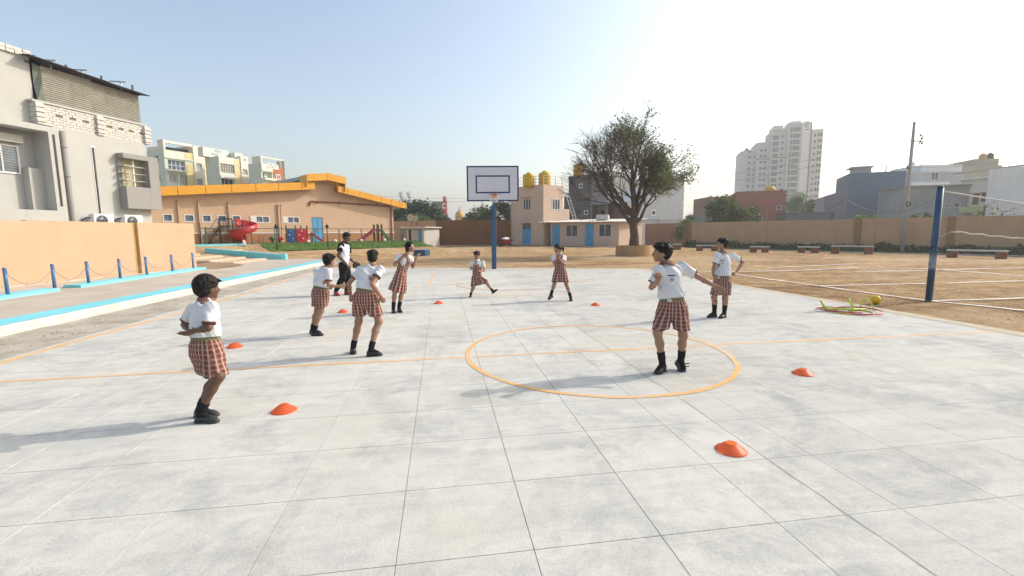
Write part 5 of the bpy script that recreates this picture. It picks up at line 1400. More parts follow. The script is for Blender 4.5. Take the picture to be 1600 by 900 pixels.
# fence
fe = empty('playground_fence', (*fpt(0), HZ), RZF, 'dark green rail fence along the top of the grass bank', 'fence')
for z, nm in ((1.12, 'top_rail'), (.08, 'bottom_rail')):
    mb = MB(); mb.bar((0, 0, z), (15.6, 0, z), .05); mb.build(nm, M_GREENM, fe)
for u in (0, 3.05, 4.6, 5.85, 7.6, 9.6, 10.5, 11.6, 13.1, 14.5, 15.6):
    mb = MB(); mb.bar((u, 0, -.35), (u, 0, 1.14 if u else 1.5), .055 if u not in (4.6, 10.5) else .035); mb.build('post', M_GREENM, fe)
ge = empty('playground_gate', (*fpt(15.75), HZ - .1), RZF - .5, 'small green barred gate at the right end of the playground fence', 'gate')
mb = MB(); mb.bar((0, 0, 0), (0, 0, 1.2), .07); mb.bar((1.7, 0, 0), (1.7, 0, 1.2), .07); mb.bar((0, 0, 1.15), (1.7, 0, 1.15), .06); mb.bar((0, 0, .1), (1.7, 0, .1), .06); mb.build('gate_frame', M_GREENM, ge)
for k in range(1, 9): mb = MB(); mb.bar((k * .19, 0, .1), (k * .19, 0, 1.15), .025); mb.build('bar', M_GREENM, ge)
g2 = empty('gate_post', (*fpt(.25, .2), HZ - .3), RZF, 'tall green gate frame by the cyan terrace wall', 'gate')
mb = MB(); mb.bar((0, 0, 0), (0, 0, 1.5), .09); mb.bar((.45, 0, .3), (.45, 0, 1.4), .04); mb.bar((0, 0, 1.38), (.45, 0, 1.38), .04); mb.bar((0, 0, .9), (.45, 0, .9), .03); mb.build('frame', M_GREENM, g2)
# lamp posts
for px, dep, lab in ((432, 31.5, 'slim dark lamp post with small lantern right of the spiral slide'), (511.5, 34.5, 'slim dark lamp post with small lantern in front of the blue hall door')):
    x, y = sxy(px, dep); z = gz_(x, y); h = szz(px, 350, dep) - z
    e = empty('lamp_post', (x, y, z), 0, lab, 'lamp post', 'lamp posts by the playground')
    mb = MB(); mb.tube([(0, 0, 0), (0, 0, .6), (0, 0, h - .3)], [.06, .045, .035], 8); mb.build('pole', M_GREENM, e)
    mb = MB(); mb.lathe([(.09, h - .3), (.12, h - .22), (.16, h - .2), (.05, h - .05), (.02, h)], n=8); mb.build('lantern', M_DARK, e)
for k, px in enumerate((472, 514.5, 551, 588, 621)):
    u = (4.9, 7.2, 9.6, 12.0, 14.2)[k] + 2.6; x, y = fpt(u * .95 - .2, .25); mb = MB(); mb.lathe([(.02, 0), (.1, .05), (.13, .13), (.1, .22), (.02, .26)], n=14)
    o = mb.build('globe_light', M_WHITE, None, (x, y, gz_(x, y) + .05)); tag(o, '%s small white globe light on the grass bank edge, counted from the left' % ('first', 'second', 'third', 'fourth', 'fifth')[k], 'lamp', 'white globe lights on the grass')
# spiral slide
M_RED = mat('red_plastic', (.50, .03, .035), .35, .08, 2, spec=.5); M_PINKP = mat('faded_red_plastic', (.42, .09, .12), .4, .1, 2, spec=.4); M_GRNP = mat('green_plastic', (.03, .16, .07), .4, .12, 2, spec=.4); M_BLUP = mat('blue_plastic', (.03, .10, .32), .4, .1, 2, spec=.4); M_BROWNP = mat('brown_post', (.10, .05, .03), .6, .15, 3)
x, y = sxy(354, 34.2)
sl = empty('spiral_slide', (x, y, HZ), RZF - .35, 'red spiral slide with dark ladder and railed platform', 'slide'); sl.scale = (1.18, 1.18, 1.18)
mb = MB()
for sx in (-.35, .35):
    for sy in (-.35, .35): mb.bar((sx, sy, 0), (sx, sy, 1.62), .05)
mb.bbox((-.38, -.38, 1.10), (.38, .38, 1.16), .01); mb.build('platform', M_DARK, sl)
mb = MB()
for k in range(6): mb.bar((-.35 + k * .12, -.36, 1.15), (-.35 + k * .12, -.36, 1.6), .02); mb.bar((-.35, -.36, 1.6), (.35, -.36, 1.6), .035); mb.bar((-.35, .36, 1.6), (.35, .36, 1.6), .035)
tag(mb.build('railing', M_DARK, sl), kind='stuff')
mb = MB(); mb.bar((-.35, -.25, 1.1), (-1.0, -.25, 0), .04); mb.bar((-.35, .25, 1.1), (-1.0, .25, 0), .04); mb.bar((-.45, -.28, 1.6), (-1.15, -.28, .5), .025); mb.bar((-1.15, -.28, .5), (-.98, -.28, .05), .025); mb.build('ladder_side', M_DARK, sl)
for k in range(6): t = (k + .5) / 6; mb = MB(); mb.box((-.45 - .55 * t - .03, -.25, 1.1 * (1 - t)), (-.35 - .55 * t + .03, .25, 1.1 * (1 - t) + .03)); mb.build('rung', M_DARK, sl)
mb = MB(); N = 44; prof = [(-.32, .22), (-.32, .06), (-.22, -.02), (0, -.05), (.22, -.02), (.34, .06), (.36, .36), (.325, .36), (.305, .09), (.2, .02), (0, -.01), (-.2, .02), (-.285, .09), (-.285, .22)]
vs = []; cx = .95
for i in range(N + 1):
    t = i / N; a = R(120) - t * R(400); zc = 1.18 - 1.08 * t; rr = .44
    c, s_ = math.cos(a), math.sin(a)
    for pr, pz in prof: vs.append((cx + (rr + pr) * c, (rr + pr) * s_ - .1, zc + pz * (1.25 if pr > 0 else .8)))
m_ = len(prof); mb.smooth = True
mb.add(vs, [(i * m_ + k, i * m_ + (k + 1) % m_, (i + 1) * m_ + (k + 1) % m_, (i + 1) * m_ + k) for i in range(N) for k in range(m_)]); mb.build('chute', M_RED, sl)
mb = MB(); mb.tube([(cx, -.1, -.05), (cx, -.1, 1.5)], .05, 8); mb.build('centre_post', M_DARK, sl)
# climbing wall
x, y = sxy(447.5, 36.3)
cw = empty('climbing_wall', (x, y, HZ), RZF - .25, 'blue and red climbing wall panels between brown posts', 'climbing wall')
for i, (w, m_) in enumerate(((.60, M_BLUP), (.80, M_RED))):
    x0 = .06 + i * .66; mb = MB(); mb.bbox((x0, 0, 0), (x0 + w, .08, 1.12), .02); pn = mb.build('climbing_panel', m_, cw)
    for k in range(6):
        hx, hz = x0 + w * (.2 + .6 * ((k * 37) % 10) / 10), .2 + .15 * k; mb = MB(); mb.bbox((hx - .045, -.07, hz - .04), (hx + .045, .01, hz + .05), .015); mb.build('hold', M_WHITE if k % 2 else m_, pn)
for u in (0, .69, 1.18, 1.55): mb = MB(); mb.bar((u, .05 if u != 1.18 else .5, -.05), (u, .05 if u != 1.18 else .5, 1.4), .09); mb.build('post', M_BROWNP, cw)
def slide(name, px, dep, L, w, h, m, label, rz, lanes=1, posts=True):
    x, y = sxy(px, dep); e = empty(name, (x, y, HZ), rz, label, 'slide', 'playground slides')
    for i in range(lanes):
        y0 = i * (w + .03); mb = MB(); n = 10; vs = []
        for k in range(n + 1):
            t = k / n; X = L * t; Z = h * (1 - t) ** 1.15 + .06
            for yy, zz in ((0, .16), (0, 0), (w, 0), (w, .16), (w - .035, .16), (w - .035, .03), (.035, .03), (.035, .16)): vs.append((X, y0 + yy, Z + zz))
        mb.add(vs, [(k * 8 + j, k * 8 + (j + 1) % 8, k * 8 + 8 + (j + 1) % 8, k * 8 + 8 + j) for k in range(n) for j in range(8)] + [tuple(range(8))[::-1], tuple(n * 8 + j for j in range(8))]); mb.build('chute', m, e)
    W = lanes * (w + .03)
    mb = MB(); mb.bbox((-.5, 0, h - .02), (.02, W, h + .06), .01); mb.build('deck', M_BROWNP, e)
    for sx in (-.45, -.03):
        for sy in (.03, W - .03): mb = MB(); mb.bar((sx, sy, 0), (sx, sy, h + (.55 if posts else .3)), .07 if posts else .04); mb.build('post', M_BROWNP if posts else M_DARK, e)
    return e
slide('small_slide', 486, 37.6, .85, .35, .62, M_RED, 'small red slide in front of the blue hall door', RZF - .75, 1, False)
slide('double_slide', 583, 39.8, 1.35, .5, .98, M_PINKP, 'faded red double slide at the right end of the playground', R(180) + .45, 2)
slide('green_slide', 592, 41.2, .95, .45, .98, M_GRNP, 'dark green slide running right beside the double slide', R(-25), 1)
for px, m_, lab in ((425, M_GRNP, 'green plastic spring rider left of the lamp post'), (436.5, M_RED, 'red plastic spring rider right of the lamp post')):
    x, y = sxy(px, 36.3); e = empty('spring_rider', (x, y, HZ), RZF, lab, 'spring rider', 'spring riders')
    mb = MB(); mb.lathe([(.03, .2), (.16, .26), (.19, .38), (.14, .5), (.04, .55)], n=14); mb.bbox((-.3, -.05, .3), (.3, .05, .42), .03); mb.build('seat', m_, e)
    mb = MB(); mb.tube([(.07 * math.cos(a), .07 * math.sin(a), a * .008) for a in np.arange(0, 26, .6)], .015, 5); mb.build('spring', M_DARK, e)
x, y = sxy(404, 36); e = empty('swing_frame', (x, y, HZ), RZF, 'low dark bar frame behind the fence between slide and lamp post', 'play frame')
mb = MB(); mb.bar((0, 0, 0), (0, 0, .6), .03); mb.bar((.28, 0, 0), (.28, 0, .5), .03); mb.bar((0, 0, .58), (.9, 0, .58), .025); mb.bar((.9, 0, 0), (.9, 0, .58), .03); mb.build('frame', M_DARK, e)
# white prop and blue box, wheelbarrow
x, y = sxy(383, 30.8); mb = MB(); mb.bar((0, 0, 0), (-.25, .3, .42), .14, .05); o = mb.build('plank', M_WHITEW, None, (x, y, gz_(x, y))); tag(o, 'pale leaning plank at the left end of the grass bank', 'plank')
x, y = sxy(658, 33.5); z = gz_(x, y); bb = empty('storage_box', (x, y, z), R(-38), 'blue wooden box lying on the earth behind the girl', 'box')
mb = MB(); mb.bbox((-.55, -.3, 0), (.55, .3, .40), .015); mb.build('body', M_BLUE, bb); mb = MB(); mb.bbox((-.57, -.32, .40), (.57, .32, .45), .01); mb.build('lid', mat('box_lid_blue', (.06, .20, .48), .5), bb)
x, y = sxy(791, 46.5); z = gz_(x, y); wbw = empty('wheelbarrow', (x, y, z), R(30), 'red wheelbarrow with a white sack beside the pink house', 'wheelbarrow')
mb = MB(); mb.add([(-.5, -.3, .3), (.35, -.25, .35), (.35, .25, .35), (-.5, .3, .3), (-.75, -.42, .75), (.6, -.38, .72), (.6, .38, .72), (-.75, .42, .75)], [(0, 3, 2, 1), (0, 1, 5, 4), (1, 2, 6, 5), (2, 3, 7, 6), (3, 0, 4, 7)]); mb.build('tray', mat('barrow_red', (.22, .03, .03), .6, .2, 4), wbw)
mb = MB(); mb.bar((-.7, .2, .05), (.3, .2, .35), .05); mb.bar((-.7, -.2, .05), (.3, -.2, .35), .05); mb.bar((.3, .25, .35), (.5, .25, 0), .05); mb.bar((.3, -.25, .35), (.5, -.25, 0), .05); mb.bar((.3, .2, .4), (1.0, .25, .65), .05); mb.bar((.3, -.2, .4), (1.0, -.25, .65), .05); mb.build('frame', M_DARK, wbw)
mb = MB(); mb.lathe([(.05, -.05), (.2, -.05), (.2, .05), (.05, .05)], n=16); mb.v = [(vx - .72, vz, vy + .2) for vx, vy, vz in mb.v]; mb.build('wheel', M_DARK, wbw)
mb = MB(); mb.bbox((-.5, -.25, .6), (.3, .25, .95), .12); mb.build('sack', M_WHITE, wbw)

# ---- chain posts on the left
BOL = [(-10.36, 12.5), (-10.36, 13.85), (-10.33, 15.0), (-10.36, 16.4), (-10.36, 17.75), (-10.36, 19.3), (-10.4, 20.9)]
ords = ['nearest blue chain post, cut by the left picture edge', 'second blue chain post from the left edge, before the bend of the cyan edging', 'third blue chain post from the left edge', 'middle one of the seven blue chain posts', 'blue chain post in front of the ochre pilaster', 'second farthest blue chain post, right of the ochre pilaster', 'farthest blue chain post near the wall end']
bol = MB(); bol.tube([(0, 0, 0), (0, 0, .64)], .038, 12); M_BOL = mat('bollard_blue', (.07, .18, .36), .45, .25, 5, spec=.5); bm1 = bol.mesh('post', M_BOL)
cap_ = MB(); cap_.lathe([(.041, .62), (.042, .64), (.026, .66), (.01, .665)], n=12); bm2 = cap_.mesh('cap', M_BOL)
ring = MB(); ring.tube([(.045 + .03 * math.cos(a), 0, .55 + .03 * math.sin(a)) for a in np.linspace(0, 6.28, 10)[:-1]], .006, 5, closed=True); bm3 = ring.mesh('ring', M_STEEL)
for (x, y), lb in zip(BOL, ords):
    e = empty('chain_post', (x + .1, y, PAVE_Z + .05), 0, lb, 'post', 'blue chain posts on the walkway')
    link('pole', bm1, e); link('cap', bm2, e); link('ring', bm3, e)
lbs = ['nearest slack chain at the left edge', 'slack chain between the second and third blue posts', 'slack chain between the third and middle blue posts', 'slack chain between the middle post and the pilaster post', 'slack chain right of the ochre pilaster', 'farthest slack chain by the wall end']
for k in range(6):
    a, b = Vector((BOL[k][0] + .1, BOL[k][1], PAVE_Z + .59)), Vector((BOL[k + 1][0] + .1, BOL[k + 1][1], PAVE_Z + .59)); mb = MB(); n = 36
    pts = [(b - a) * t - Vector((0, 0, .34 * 4 * t * (1 - t))) for t in np.linspace(0, 1, n)]
    for i in range(n - 1):
        p, q_ = Vector(pts[i]), Vector(pts[i + 1]); d = (q_ - p); L = d.length; d.normalize(); s_ = d.cross(Vector((1, 0, 0)) if i % 2 else Vector((0, 0, 1))).normalized() * .013
        c = (p + q_) / 2; mb.tube([c + d * L * .62 * math.cos(w) + s_ * math.sin(w) for w in np.linspace(0, 6.283, 7)[:-1]], .0055, 3, closed=True)
    o = mb.build('chain', mat('chain_steel', (.30, .31, .32), .5, .1, 8), None, a); tag(o, lbs[k], 'chain', 'chains between the blue posts', None)

# ---- marker cones
M_CONE = mat('orange_cone_plastic', (.90, .17, .06), .45, .05, 6, spec=.4)
_t = M_CONE.node_tree; _tr = _t.nodes.new('ShaderNodeBsdfTranslucent'); _tr.inputs[0].default_value = (1.0, .30, .08, 1); _mx = _t.nodes.new('ShaderNodeMixShader'); _mx.inputs[0].default_value = .4
_t.links.new(_t.nodes['Principled BSDF'].outputs[0], _mx.inputs[1]); _t.links.new(_tr.outputs[0], _mx.inputs[2]); _t.links.new(_mx.outputs[0], _t.nodes['Material Output'].inputs[0])
cn = MB(); n = 28
prof = [(.112, 0), (.115, .003), (.111, .008), (.092, .018), (.042, .060), (.038, .0615), (.034, .058)]
cn.lathe(prof, n=n, cap=False); cone_me = cn.mesh('marker_cone', M_CONE)
for (x, y), lb in zip([(-1.50, 4.40), (2.14, 3.00), (4.13, 4.58), (-3.05, 7.12), (-2.1, 9.95), (-.10, 10.82), (3.44, 9.86)],
                      ['orange marker cone right of the boy at the left, nearest on that side', 'nearest orange marker cone, at the lower right on the pour seam', 'orange marker cone right of the centre circle',
                       'orange marker cone beyond the shoulder of the leftmost boy', 'orange marker cone between the two boys seen from behind', 'small orange marker cone right of the girl with raised hands', 'farthest right small orange marker cone, beyond the circle']):
    o = link('marker_cone', cone_me, None, (x, y, .001), rng.random() * 6); tag(o, lb, 'cone', 'orange marker cones on the court')

# ---- hoops, folded hurdles and ball
M_PK = mat('pink_hoop', (.62, .06, .16), .4, .1, 5); M_LIME = mat('lime_plastic', (.50, .66, .04), .45, .1, 5); M_YEL2 = mat('yellow_plastic', (.66, .55, .05), .45, .1, 5); M_PURP = mat('dark_pink_hoop', (.45, .05, .13), .4, .1, 5)
def hoop(x, y, z, r_, m, label, tx=0, ty=0):
    mb = MB(); mb.tube([(r_ * math.cos(a), r_ * math.sin(a), 0) for a in np.linspace(0, 6.2832, 49)[:-1]], .013, 8, closed=True)
    o = mb.build('hula_hoop', m, None, (x, y, z)); o.rotation_euler = (tx, ty, 0); tag(o, label, 'hoop', 'hoops on the court corner')
hoop(8.35, 7.98, .045, .40, M_PK, 'bright pink hoop lying nearest on the pile', R(1), R(-2))
hoop(8.15, 8.22, .030, .38, M_PURP, 'dark pink hoop lying at the back left of the pile', R(-1), R(1.5))
hoop(8.25, 8.08, .015, .40, M_YEL2, 'yellow hoop at the bottom of the pile', 0, R(.5))
def hurdle(x, y, rz, lean, w, h, label, m):
    e = empty('hurdle', (x, y, .01), rz, label, 'hurdle', 'lime training hurdles on the court corner')
    pts = [(-w / 2, 0, 0), (-w * .34, lean * .5, h * .5), (-w * .2, lean * .9, h * .9), (-w * .12, lean, h), (w * .12, lean, h), (w * .2, lean * .9, h * .9), (w * .34, lean * .5, h * .5), (w / 2, 0, 0)]
    mb = MB(); mb.tube(pts, .012, 8); mb.build('bar', m, e)
    for s_ in (-1, 1): mb = MB(); mb.tube([(s_ * w / 2, -.09, .012), (s_ * w / 2, .09, .012)], .013, 6); mb.build('foot', m, e)
hurdle(8.78, 8.18, R(-30), .05, .26, .23, 'upright lime hurdle nearest the ball', M_LIME)
hurdle(8.42, 8.12, R(40), .10, .30, .24, 'lime hurdle leaning in the middle of the hoops', M_LIME)
hurdle(7.98, 8.35, R(60), .12, .24, .19, 'small lime hurdle at the back left of the hoops', M_LIME)
mb = MB(); mb.tube([(0, 0, .03), (.7, -.2, .035)], .02, 8); mb.tube([(.05, .1, .02), (.9, -.12, .02)], .014, 8); o = mb.build('agility_poles', M_LIME, None, (7.85, 8.2, .02)); tag(o, 'lime and yellow poles lying under the hoops', 'poles', None, None)
x, y = 9.85, 8.98; mb = MB(); bm = bmesh.new(); bmesh.ops.create_uvsphere(bm, u_segments=28, v_segments=18, radius=.104); mb.smooth = True
mb.add([v.co[:] for v in bm.verts], [[v.index for v in f.verts] for f in bm.faces]); bm.free()
e = empty('ball', (x, y, .082), 0, 'yellow play ball at the edge of the sand', 'ball'); mb.build('skin', mat('yellow_ball', (.88, .55, .03), .5, .08, 6, .2, 90), e)
mb = MB()
for a in (0, 1.05, 2.1): mb.tube([(.1045 * math.cos(t) * math.cos(a), .1045 * math.cos(t) * math.sin(a), .1045 * math.sin(t)) for t in np.linspace(0, 6.283, 32)[:-1]], .002, 4, closed=True)
tag(mb.build('seam', mat('ball_seam', (.40, .20, .02), .7), e), kind='stuff')

POSE = {
 'boyL': dict(at=[-2.14, 4.29], fb=[0.43, 0.903], fh=[0.581, 0.814], hp=-3,
    j={'hc':(0.06,0.13,1.18),'nk':(0.03,0.13,1.07),'sR':(0.14,0.0,1.01),'sL':(-0.12,0.23,0.98),'eR':(0.14,-0.08,0.85),'wR':(0.0,-0.03,0.82),'hR':(-0.05,-0.02,0.8),'eL':(-0.21,0.24,0.83),'wL':(-0.1,0.09,0.8),'hL':(-0.03,0.04,0.8),'pv':(0.03,0.08,0.66),'kR':(0.17,-0.04,0.4),'kL':(0.09,0.09,0.37),'aR':(0.0,-0.05,0.12),'aL':(-0.07,0.09,0.1),'tR':(0.16,-0.08,0.05),'tL':(0.1,0.08,0.04)}),
 'boyB1': dict(at=[-2.06, 7.73], fb=[0.575, 0.818], fh=[0.644, 0.765], hp=0,
    j={'hc':(0.24,0.11,1.22),'nk':(0.16,0.11,1.09),'sR':(0.25,0.01,1.05),'sL':(-0.01,0.23,1.04),'eR':(0.24,-0.04,0.82),'wR':(0.39,0.01,0.8),'hR':(0.45,0.03,0.81),'eL':(0.0,0.24,0.81),'wL':(0.12,0.28,0.76),'hL':(0.18,0.29,0.75),'pv':(0.08,0.08,0.72),'kR':(0.1,-0.02,0.41),'kL':(0.01,0.11,0.39),'aR':(-0.02,-0.03,0.11),'aL':(-0.09,0.13,0.14),'tR':(0.15,-0.05,0.03),'tL':(0.04,0.12,0.07)}),
 'boyB2': dict(at=[-1.0, 6.27], fb=[0.016, 1.0], fh=[0.103, 0.995], hp=-5,
    j={'hc':(0.06,0.26,1.33),'nk':(0.04,0.2,1.21),'sL':(-0.12,0.21,1.15),'sR':(0.18,0.13,1.16),'eL':(-0.27,0.22,0.97),'wL':(-0.26,0.28,0.81),'hL':(-0.26,0.3,0.74),'eR':(0.08,-0.04,0.98),'wR':(0.17,0.05,0.81),'hR':(0.2,0.08,0.73),'pv':(-0.04,0.11,0.81),'kL':(-0.15,0.16,0.45),'kR':(0.13,0.1,0.45),'aL':(-0.24,0.15,0.11),'aR':(0.02,-0.02,0.09),'tL':(-0.27,0.29,0.0),'tR':(0.22,-0.01,0.01)}),
 'coach': dict(at=[-2.67, 12.82], fb=[1.0, -0.004], fh=[0.99, -0.143], hp=-14,
    j={'hc':(0.14,0.17,1.57),'nk':(0.07,0.16,1.4),'sR':(0.0,0.01,1.32),'sL':(0.13,0.31,1.29),'eR':(-0.06,-0.05,1.06),'wR':(0.14,-0.07,0.85),'hR':(0.18,-0.07,0.75),'eL':(0.17,0.22,0.99),'wL':(0.32,0.04,0.88),'hL':(0.39,-0.01,0.83),'pv':(0.04,0.1,0.83),'kR':(0.04,-0.07,0.49),'kL':(0.15,0.12,0.47),'aR':(-0.18,-0.04,0.11),'aL':(0.08,0.05,0.08),'tR':(-0.05,-0.21,0.01),'tL':(0.23,-0.08,0.02)}),
 'girl0': dict(at=[-0.95, 9.74], fb=[0.977, -0.215], fh=[0.986, -0.164], hp=2,
    j={'hc':(0.3,0.12,1.37),'nk':(0.22,0.12,1.22),'sR':(0.06,0.05,1.17),'sL':(0.3,0.2,1.13),'eR':(-0.02,0.0,1.01),'wR':(0.18,-0.04,1.2),'hR':(0.25,-0.02,1.26),'eL':(0.34,0.17,0.94),'wL':(0.42,0.05,1.14),'hL':(0.46,0.02,1.22),'pv':(0.09,0.08,0.8),'kR':(-0.04,0.01,0.44),'kL':(0.1,0.1,0.41),'aR':(-0.08,0.0,0.1),'aL':(0.03,0.05,0.09),'tR':(-0.04,-0.16,0.01),'tL':(0.11,-0.12,0.02)}),
 'girl1': dict(at=[0.88, 11.75], fb=[0.186, -0.983], fh=[-0.33, -0.944], hp=-25,
    j={'hc':(0.02,0.08,1.08),'nk':(0.04,0.11,0.94),'sR':(-0.1,0.1,0.9),'sL':(0.19,0.08,0.89),'eR':(-0.14,0.13,0.73),'wR':(-0.07,-0.05,0.79),'hR':(-0.04,-0.06,0.84),'eL':(0.21,0.05,0.69),'wL':(0.09,-0.07,0.67),'hL':(0.04,-0.1,0.69),'pv':(0.01,0.06,0.5),'kR':(-0.09,-0.01,0.25),'kL':(0.26,-0.12,0.38),'aR':(-0.15,0.07,0.05),'aL':(0.39,-0.2,0.18),'tR':(-0.19,-0.11,0.0),'tL':(0.54,-0.26,0.2)}),
 'girl2': dict(at=[2.84, 10.69], fb=[-0.498, -0.867], fh=[-0.905, -0.425], hp=-14,
    j={'hc':(-0.05,0.14,1.26),'nk':(0.0,0.14,1.12),'sR':(-0.16,0.12,1.06),'sL':(0.13,0.14,1.05),'eR':(-0.16,0.03,0.91),'wR':(-0.09,-0.04,1.06),'hR':(-0.04,-0.02,1.12),'eL':(0.09,0.03,0.89),'wL':(-0.05,-0.05,1.02),'hL':(-0.1,-0.05,1.1),'pv':(0.01,0.09,0.71),'kR':(-0.15,0.01,0.43),'kL':(0.16,0.05,0.4),'aR':(-0.25,-0.04,0.17),'aL':(0.26,0.01,0.13),'tR':(-0.37,-0.16,0.07),'tL':(0.23,-0.2,0.02)}),
 'boyR': dict(at=[2.69, 4.93], fb=[-0.624, -0.781], fh=[-0.972, 0.235], hp=2,
    j={'hc':(-0.1,0.17,1.41),'nk':(-0.03,0.16,1.28),'sR':(-0.17,0.11,1.21),'sL':(0.17,0.15,1.24),'eR':(-0.24,0.12,1.0),'wR':(-0.25,-0.05,1.09),'hR':(-0.25,-0.08,1.16),'eL':(0.35,0.1,1.11),'wL':(0.48,-0.01,1.02),'hL':(0.53,-0.06,0.98),'pv':(0.02,0.09,0.77),'kR':(-0.21,-0.01,0.47),'kL':(0.1,-0.04,0.44),'aR':(-0.12,0.01,0.11),'aL':(0.12,0.02,0.12),'tR':(-0.3,-0.11,0.06),'tL':(0.12,-0.14,-0.0)}),
 'boyRR': dict(at=[5.23, 8.01], fb=[-0.892, -0.452], fh=[-0.95, 0.311], hp=0,
    j={'hc':(0.14,0.13,1.42),'nk':(0.17,0.13,1.26),'sR':(0.0,0.06,1.2),'sL':(0.4,0.13,1.19),'eR':(-0.03,0.1,0.96),'wR':(-0.09,0.01,0.84),'hR':(-0.08,-0.03,0.8),'eL':(0.62,0.14,1.06),'wL':(0.39,0.02,0.85),'hL':(0.29,-0.03,0.82),'pv':(0.14,0.06,0.68),'kR':(-0.05,0.01,0.39),'kL':(0.16,-0.03,0.36),'aR':(-0.01,0.03,0.08),'aL':(0.15,-0.04,0.04),'tR':(-0.24,-0.01,0.05),'tL':(-0.07,-0.16,0.01)}),
}

# ------------------------------------------------------------------ people: smooth distance fields turned into one continuous surface
class Field:
    def __init__(s, lo, hi, h):
        s.h = h; s.lo = np.array(lo, float) - 2 * h
        s.n = np.ceil((np.array(hi, float) + 2 * h - s.lo) / h).astype(int) + 1
        s.v = np.full(tuple(s.n), 1.0, np.float32)
        s.ax = [s.lo[i] + h * np.arange(s.n[i]) for i in range(3)]
    def box(s, lo, hi):
        a = np.clip(np.floor((np.asarray(lo) - s.lo) / s.h).astype(int), 0, s.n); b = np.clip(np.ceil((np.asarray(hi) - s.lo) / s.h).astype(int) + 1, 0, s.n)
        sl = tuple(slice(a[i], b[i]) for i in range(3))
        X, Y, Z = np.meshgrid(*[s.ax[i][sl[i]] for i in range(3)], indexing='ij', sparse=True)
        return sl, X, Y, Z
    def merge(s, sl, d, k, sub=False):
        a = s.v[sl]
        if a.size == 0: return
        if sub: s.v[sl] = np.maximum(a, -d); return
        if k > 0:
            h = np.maximum(k - np.abs(a - d), 0) / k; s.v[sl] = np.minimum(a, d) - h * h * k * .25
        else: s.v[sl] = np.minimum(a, d)
    def cone(s, a, b, ra, rb, k=.02, cap=False, sq=None, sub=False, pleat=None, ext=0):
        """tapered limb; cap: flat ends; sq = (axis, f): flattened along axis by f; pleat = (n, amp, xaxis)"""
        a, b = np.array(a, float), np.array(b, float); m = max(ra, rb) + k + 3 * s.h
        sl, X, Y, Z = s.box(np.minimum(a, b) - m, np.maximum(a, b) + m)
        d = b - a; L2 = d @ d; L = math.sqrt(L2)
        px, py, pz = X - a[0], Y - a[1], Z - a[2]
        t = (px * d[0] + py * d[1] + pz * d[2]) / L2; tc = np.clip(t, 0, 1)
        qx, qy, qz = px - tc * d[0], py - tc * d[1], pz - tc * d[2]
        if cap: qx, qy, qz = px - t * d[0], py - t * d[1], pz - t * d[2]
        if sq is not None:
            ax, f = np.array(sq[0], float), sq[1]; ax = ax / np.linalg.norm(ax)
            c = (qx * ax[0] + qy * ax[1] + qz * ax[2]) * (1 / f - 1); qx, qy, qz = qx + c * ax[0], qy + c * ax[1], qz + c * ax[2]
        r = np.sqrt(qx * qx + qy * qy + qz * qz); R_ = ra + tc * (rb - ra)
        if pleat:
            xa = np.array(pleat[2], float); dn = d / L; xa = xa - dn * (xa @ dn); xa /= np.linalg.norm(xa); ya = np.cross(dn, xa)
            th = np.arctan2(qx * ya[0] + qy * ya[1] + qz * ya[2], qx * xa[0] + qy * xa[1] + qz * xa[2])
            R_ = R_ * (1 + pleat[1] * np.clip(t * 1.4 - .1, 0, 1) * (np.sin(th * pleat[0]) + .5 * np.sin(th * (pleat[0] * .37) + 1.3)))
        v = (r - R_) * (min(1.0, sq[1]) if sq is not None else 1.0)
        if cap: v = np.maximum(v, np.maximum(-t * L, (t - 1) * L))
        s.merge(sl, v.astype(np.float32), k, sub)
    def ell(s, c, r, ax=None, k=.02, sub=False):
        """ellipsoid with radii r along axes ax (rows)"""
        c, r = np.array(c, float), np.array(r, float); ax = np.eye(3) if ax is None else np.array(ax, float); m = max(r) + k + 3 * s.h
        sl, X, Y, Z = s.box(c - m, c + m); px, py, pz = X - c[0], Y - c[1], Z - c[2]
        q = [(px * ax[i][0] + py * ax[i][1] + pz * ax[i][2]) for i in range(3)]
        k0 = np.sqrt(sum((q[i] / r[i]) ** 2 for i in range(3))); k1 = np.sqrt(sum((q[i] / r[i] ** 2) ** 2 for i in range(3))) + 1e-9
        s.merge(sl, (k0 * (k0 - 1) / k1).astype(np.float32), k, sub)
    def cut(s, p, n):
        """remove everything on the +n side of the plane through p"""
        X, Y, Z = np.meshgrid(*s.ax, indexing='ij', sparse=True); n = np.array(n, float); n /= np.linalg.norm(n)
        s.v = np.maximum(s.v, ((X - p[0]) * n[0] + (Y - p[1]) * n[1] + (Z - p[2]) * n[2]).astype(np.float32))
    def wrinkle(s, amp, fx, fz, seed=0.0, sharp=1.0):
        X, Y, Z = np.meshgrid(*s.ax, indexing='ij', sparse=True)
        w = np.sin(fx * X + 3 * np.sin(fz * .6 * Z + seed) + seed) * np.sin(fz * Z + 2.2 * np.sin(fx * .5 * Y + seed * 2)) + .6 * np.sin(fx * 1.9 * (X + .6 * Y) + fz * 1.3 * Z + seed * 3)
        s.v = s.v + (amp * w).astype(np.float32)
    def nets(s):
        v = s.v; ins = v < 0
        nx, ny, nz = v.shape; c = ins[:-1, :-1, :-1].astype(np.int8)
        tot = np.zeros((nx - 1, ny - 1, nz - 1), np.int8)
        for i in (0, 1):
            for j in (0, 1):
                for k in (0, 1): tot += ins[i:nx - 1 + i, j:ny - 1 + j, k:nz - 1 + k]
        act = (tot > 0) & (tot < 8); I = np.argwhere(act); idx = np.full(act.shape, -1, np.int64); idx[act] = np.arange(len(I))
        acc = np.zeros((len(I), 3)); cnt = np.zeros(len(I))
        cor = [(i, j, k) for i in (0, 1) for j in (0, 1) for k in (0, 1)]
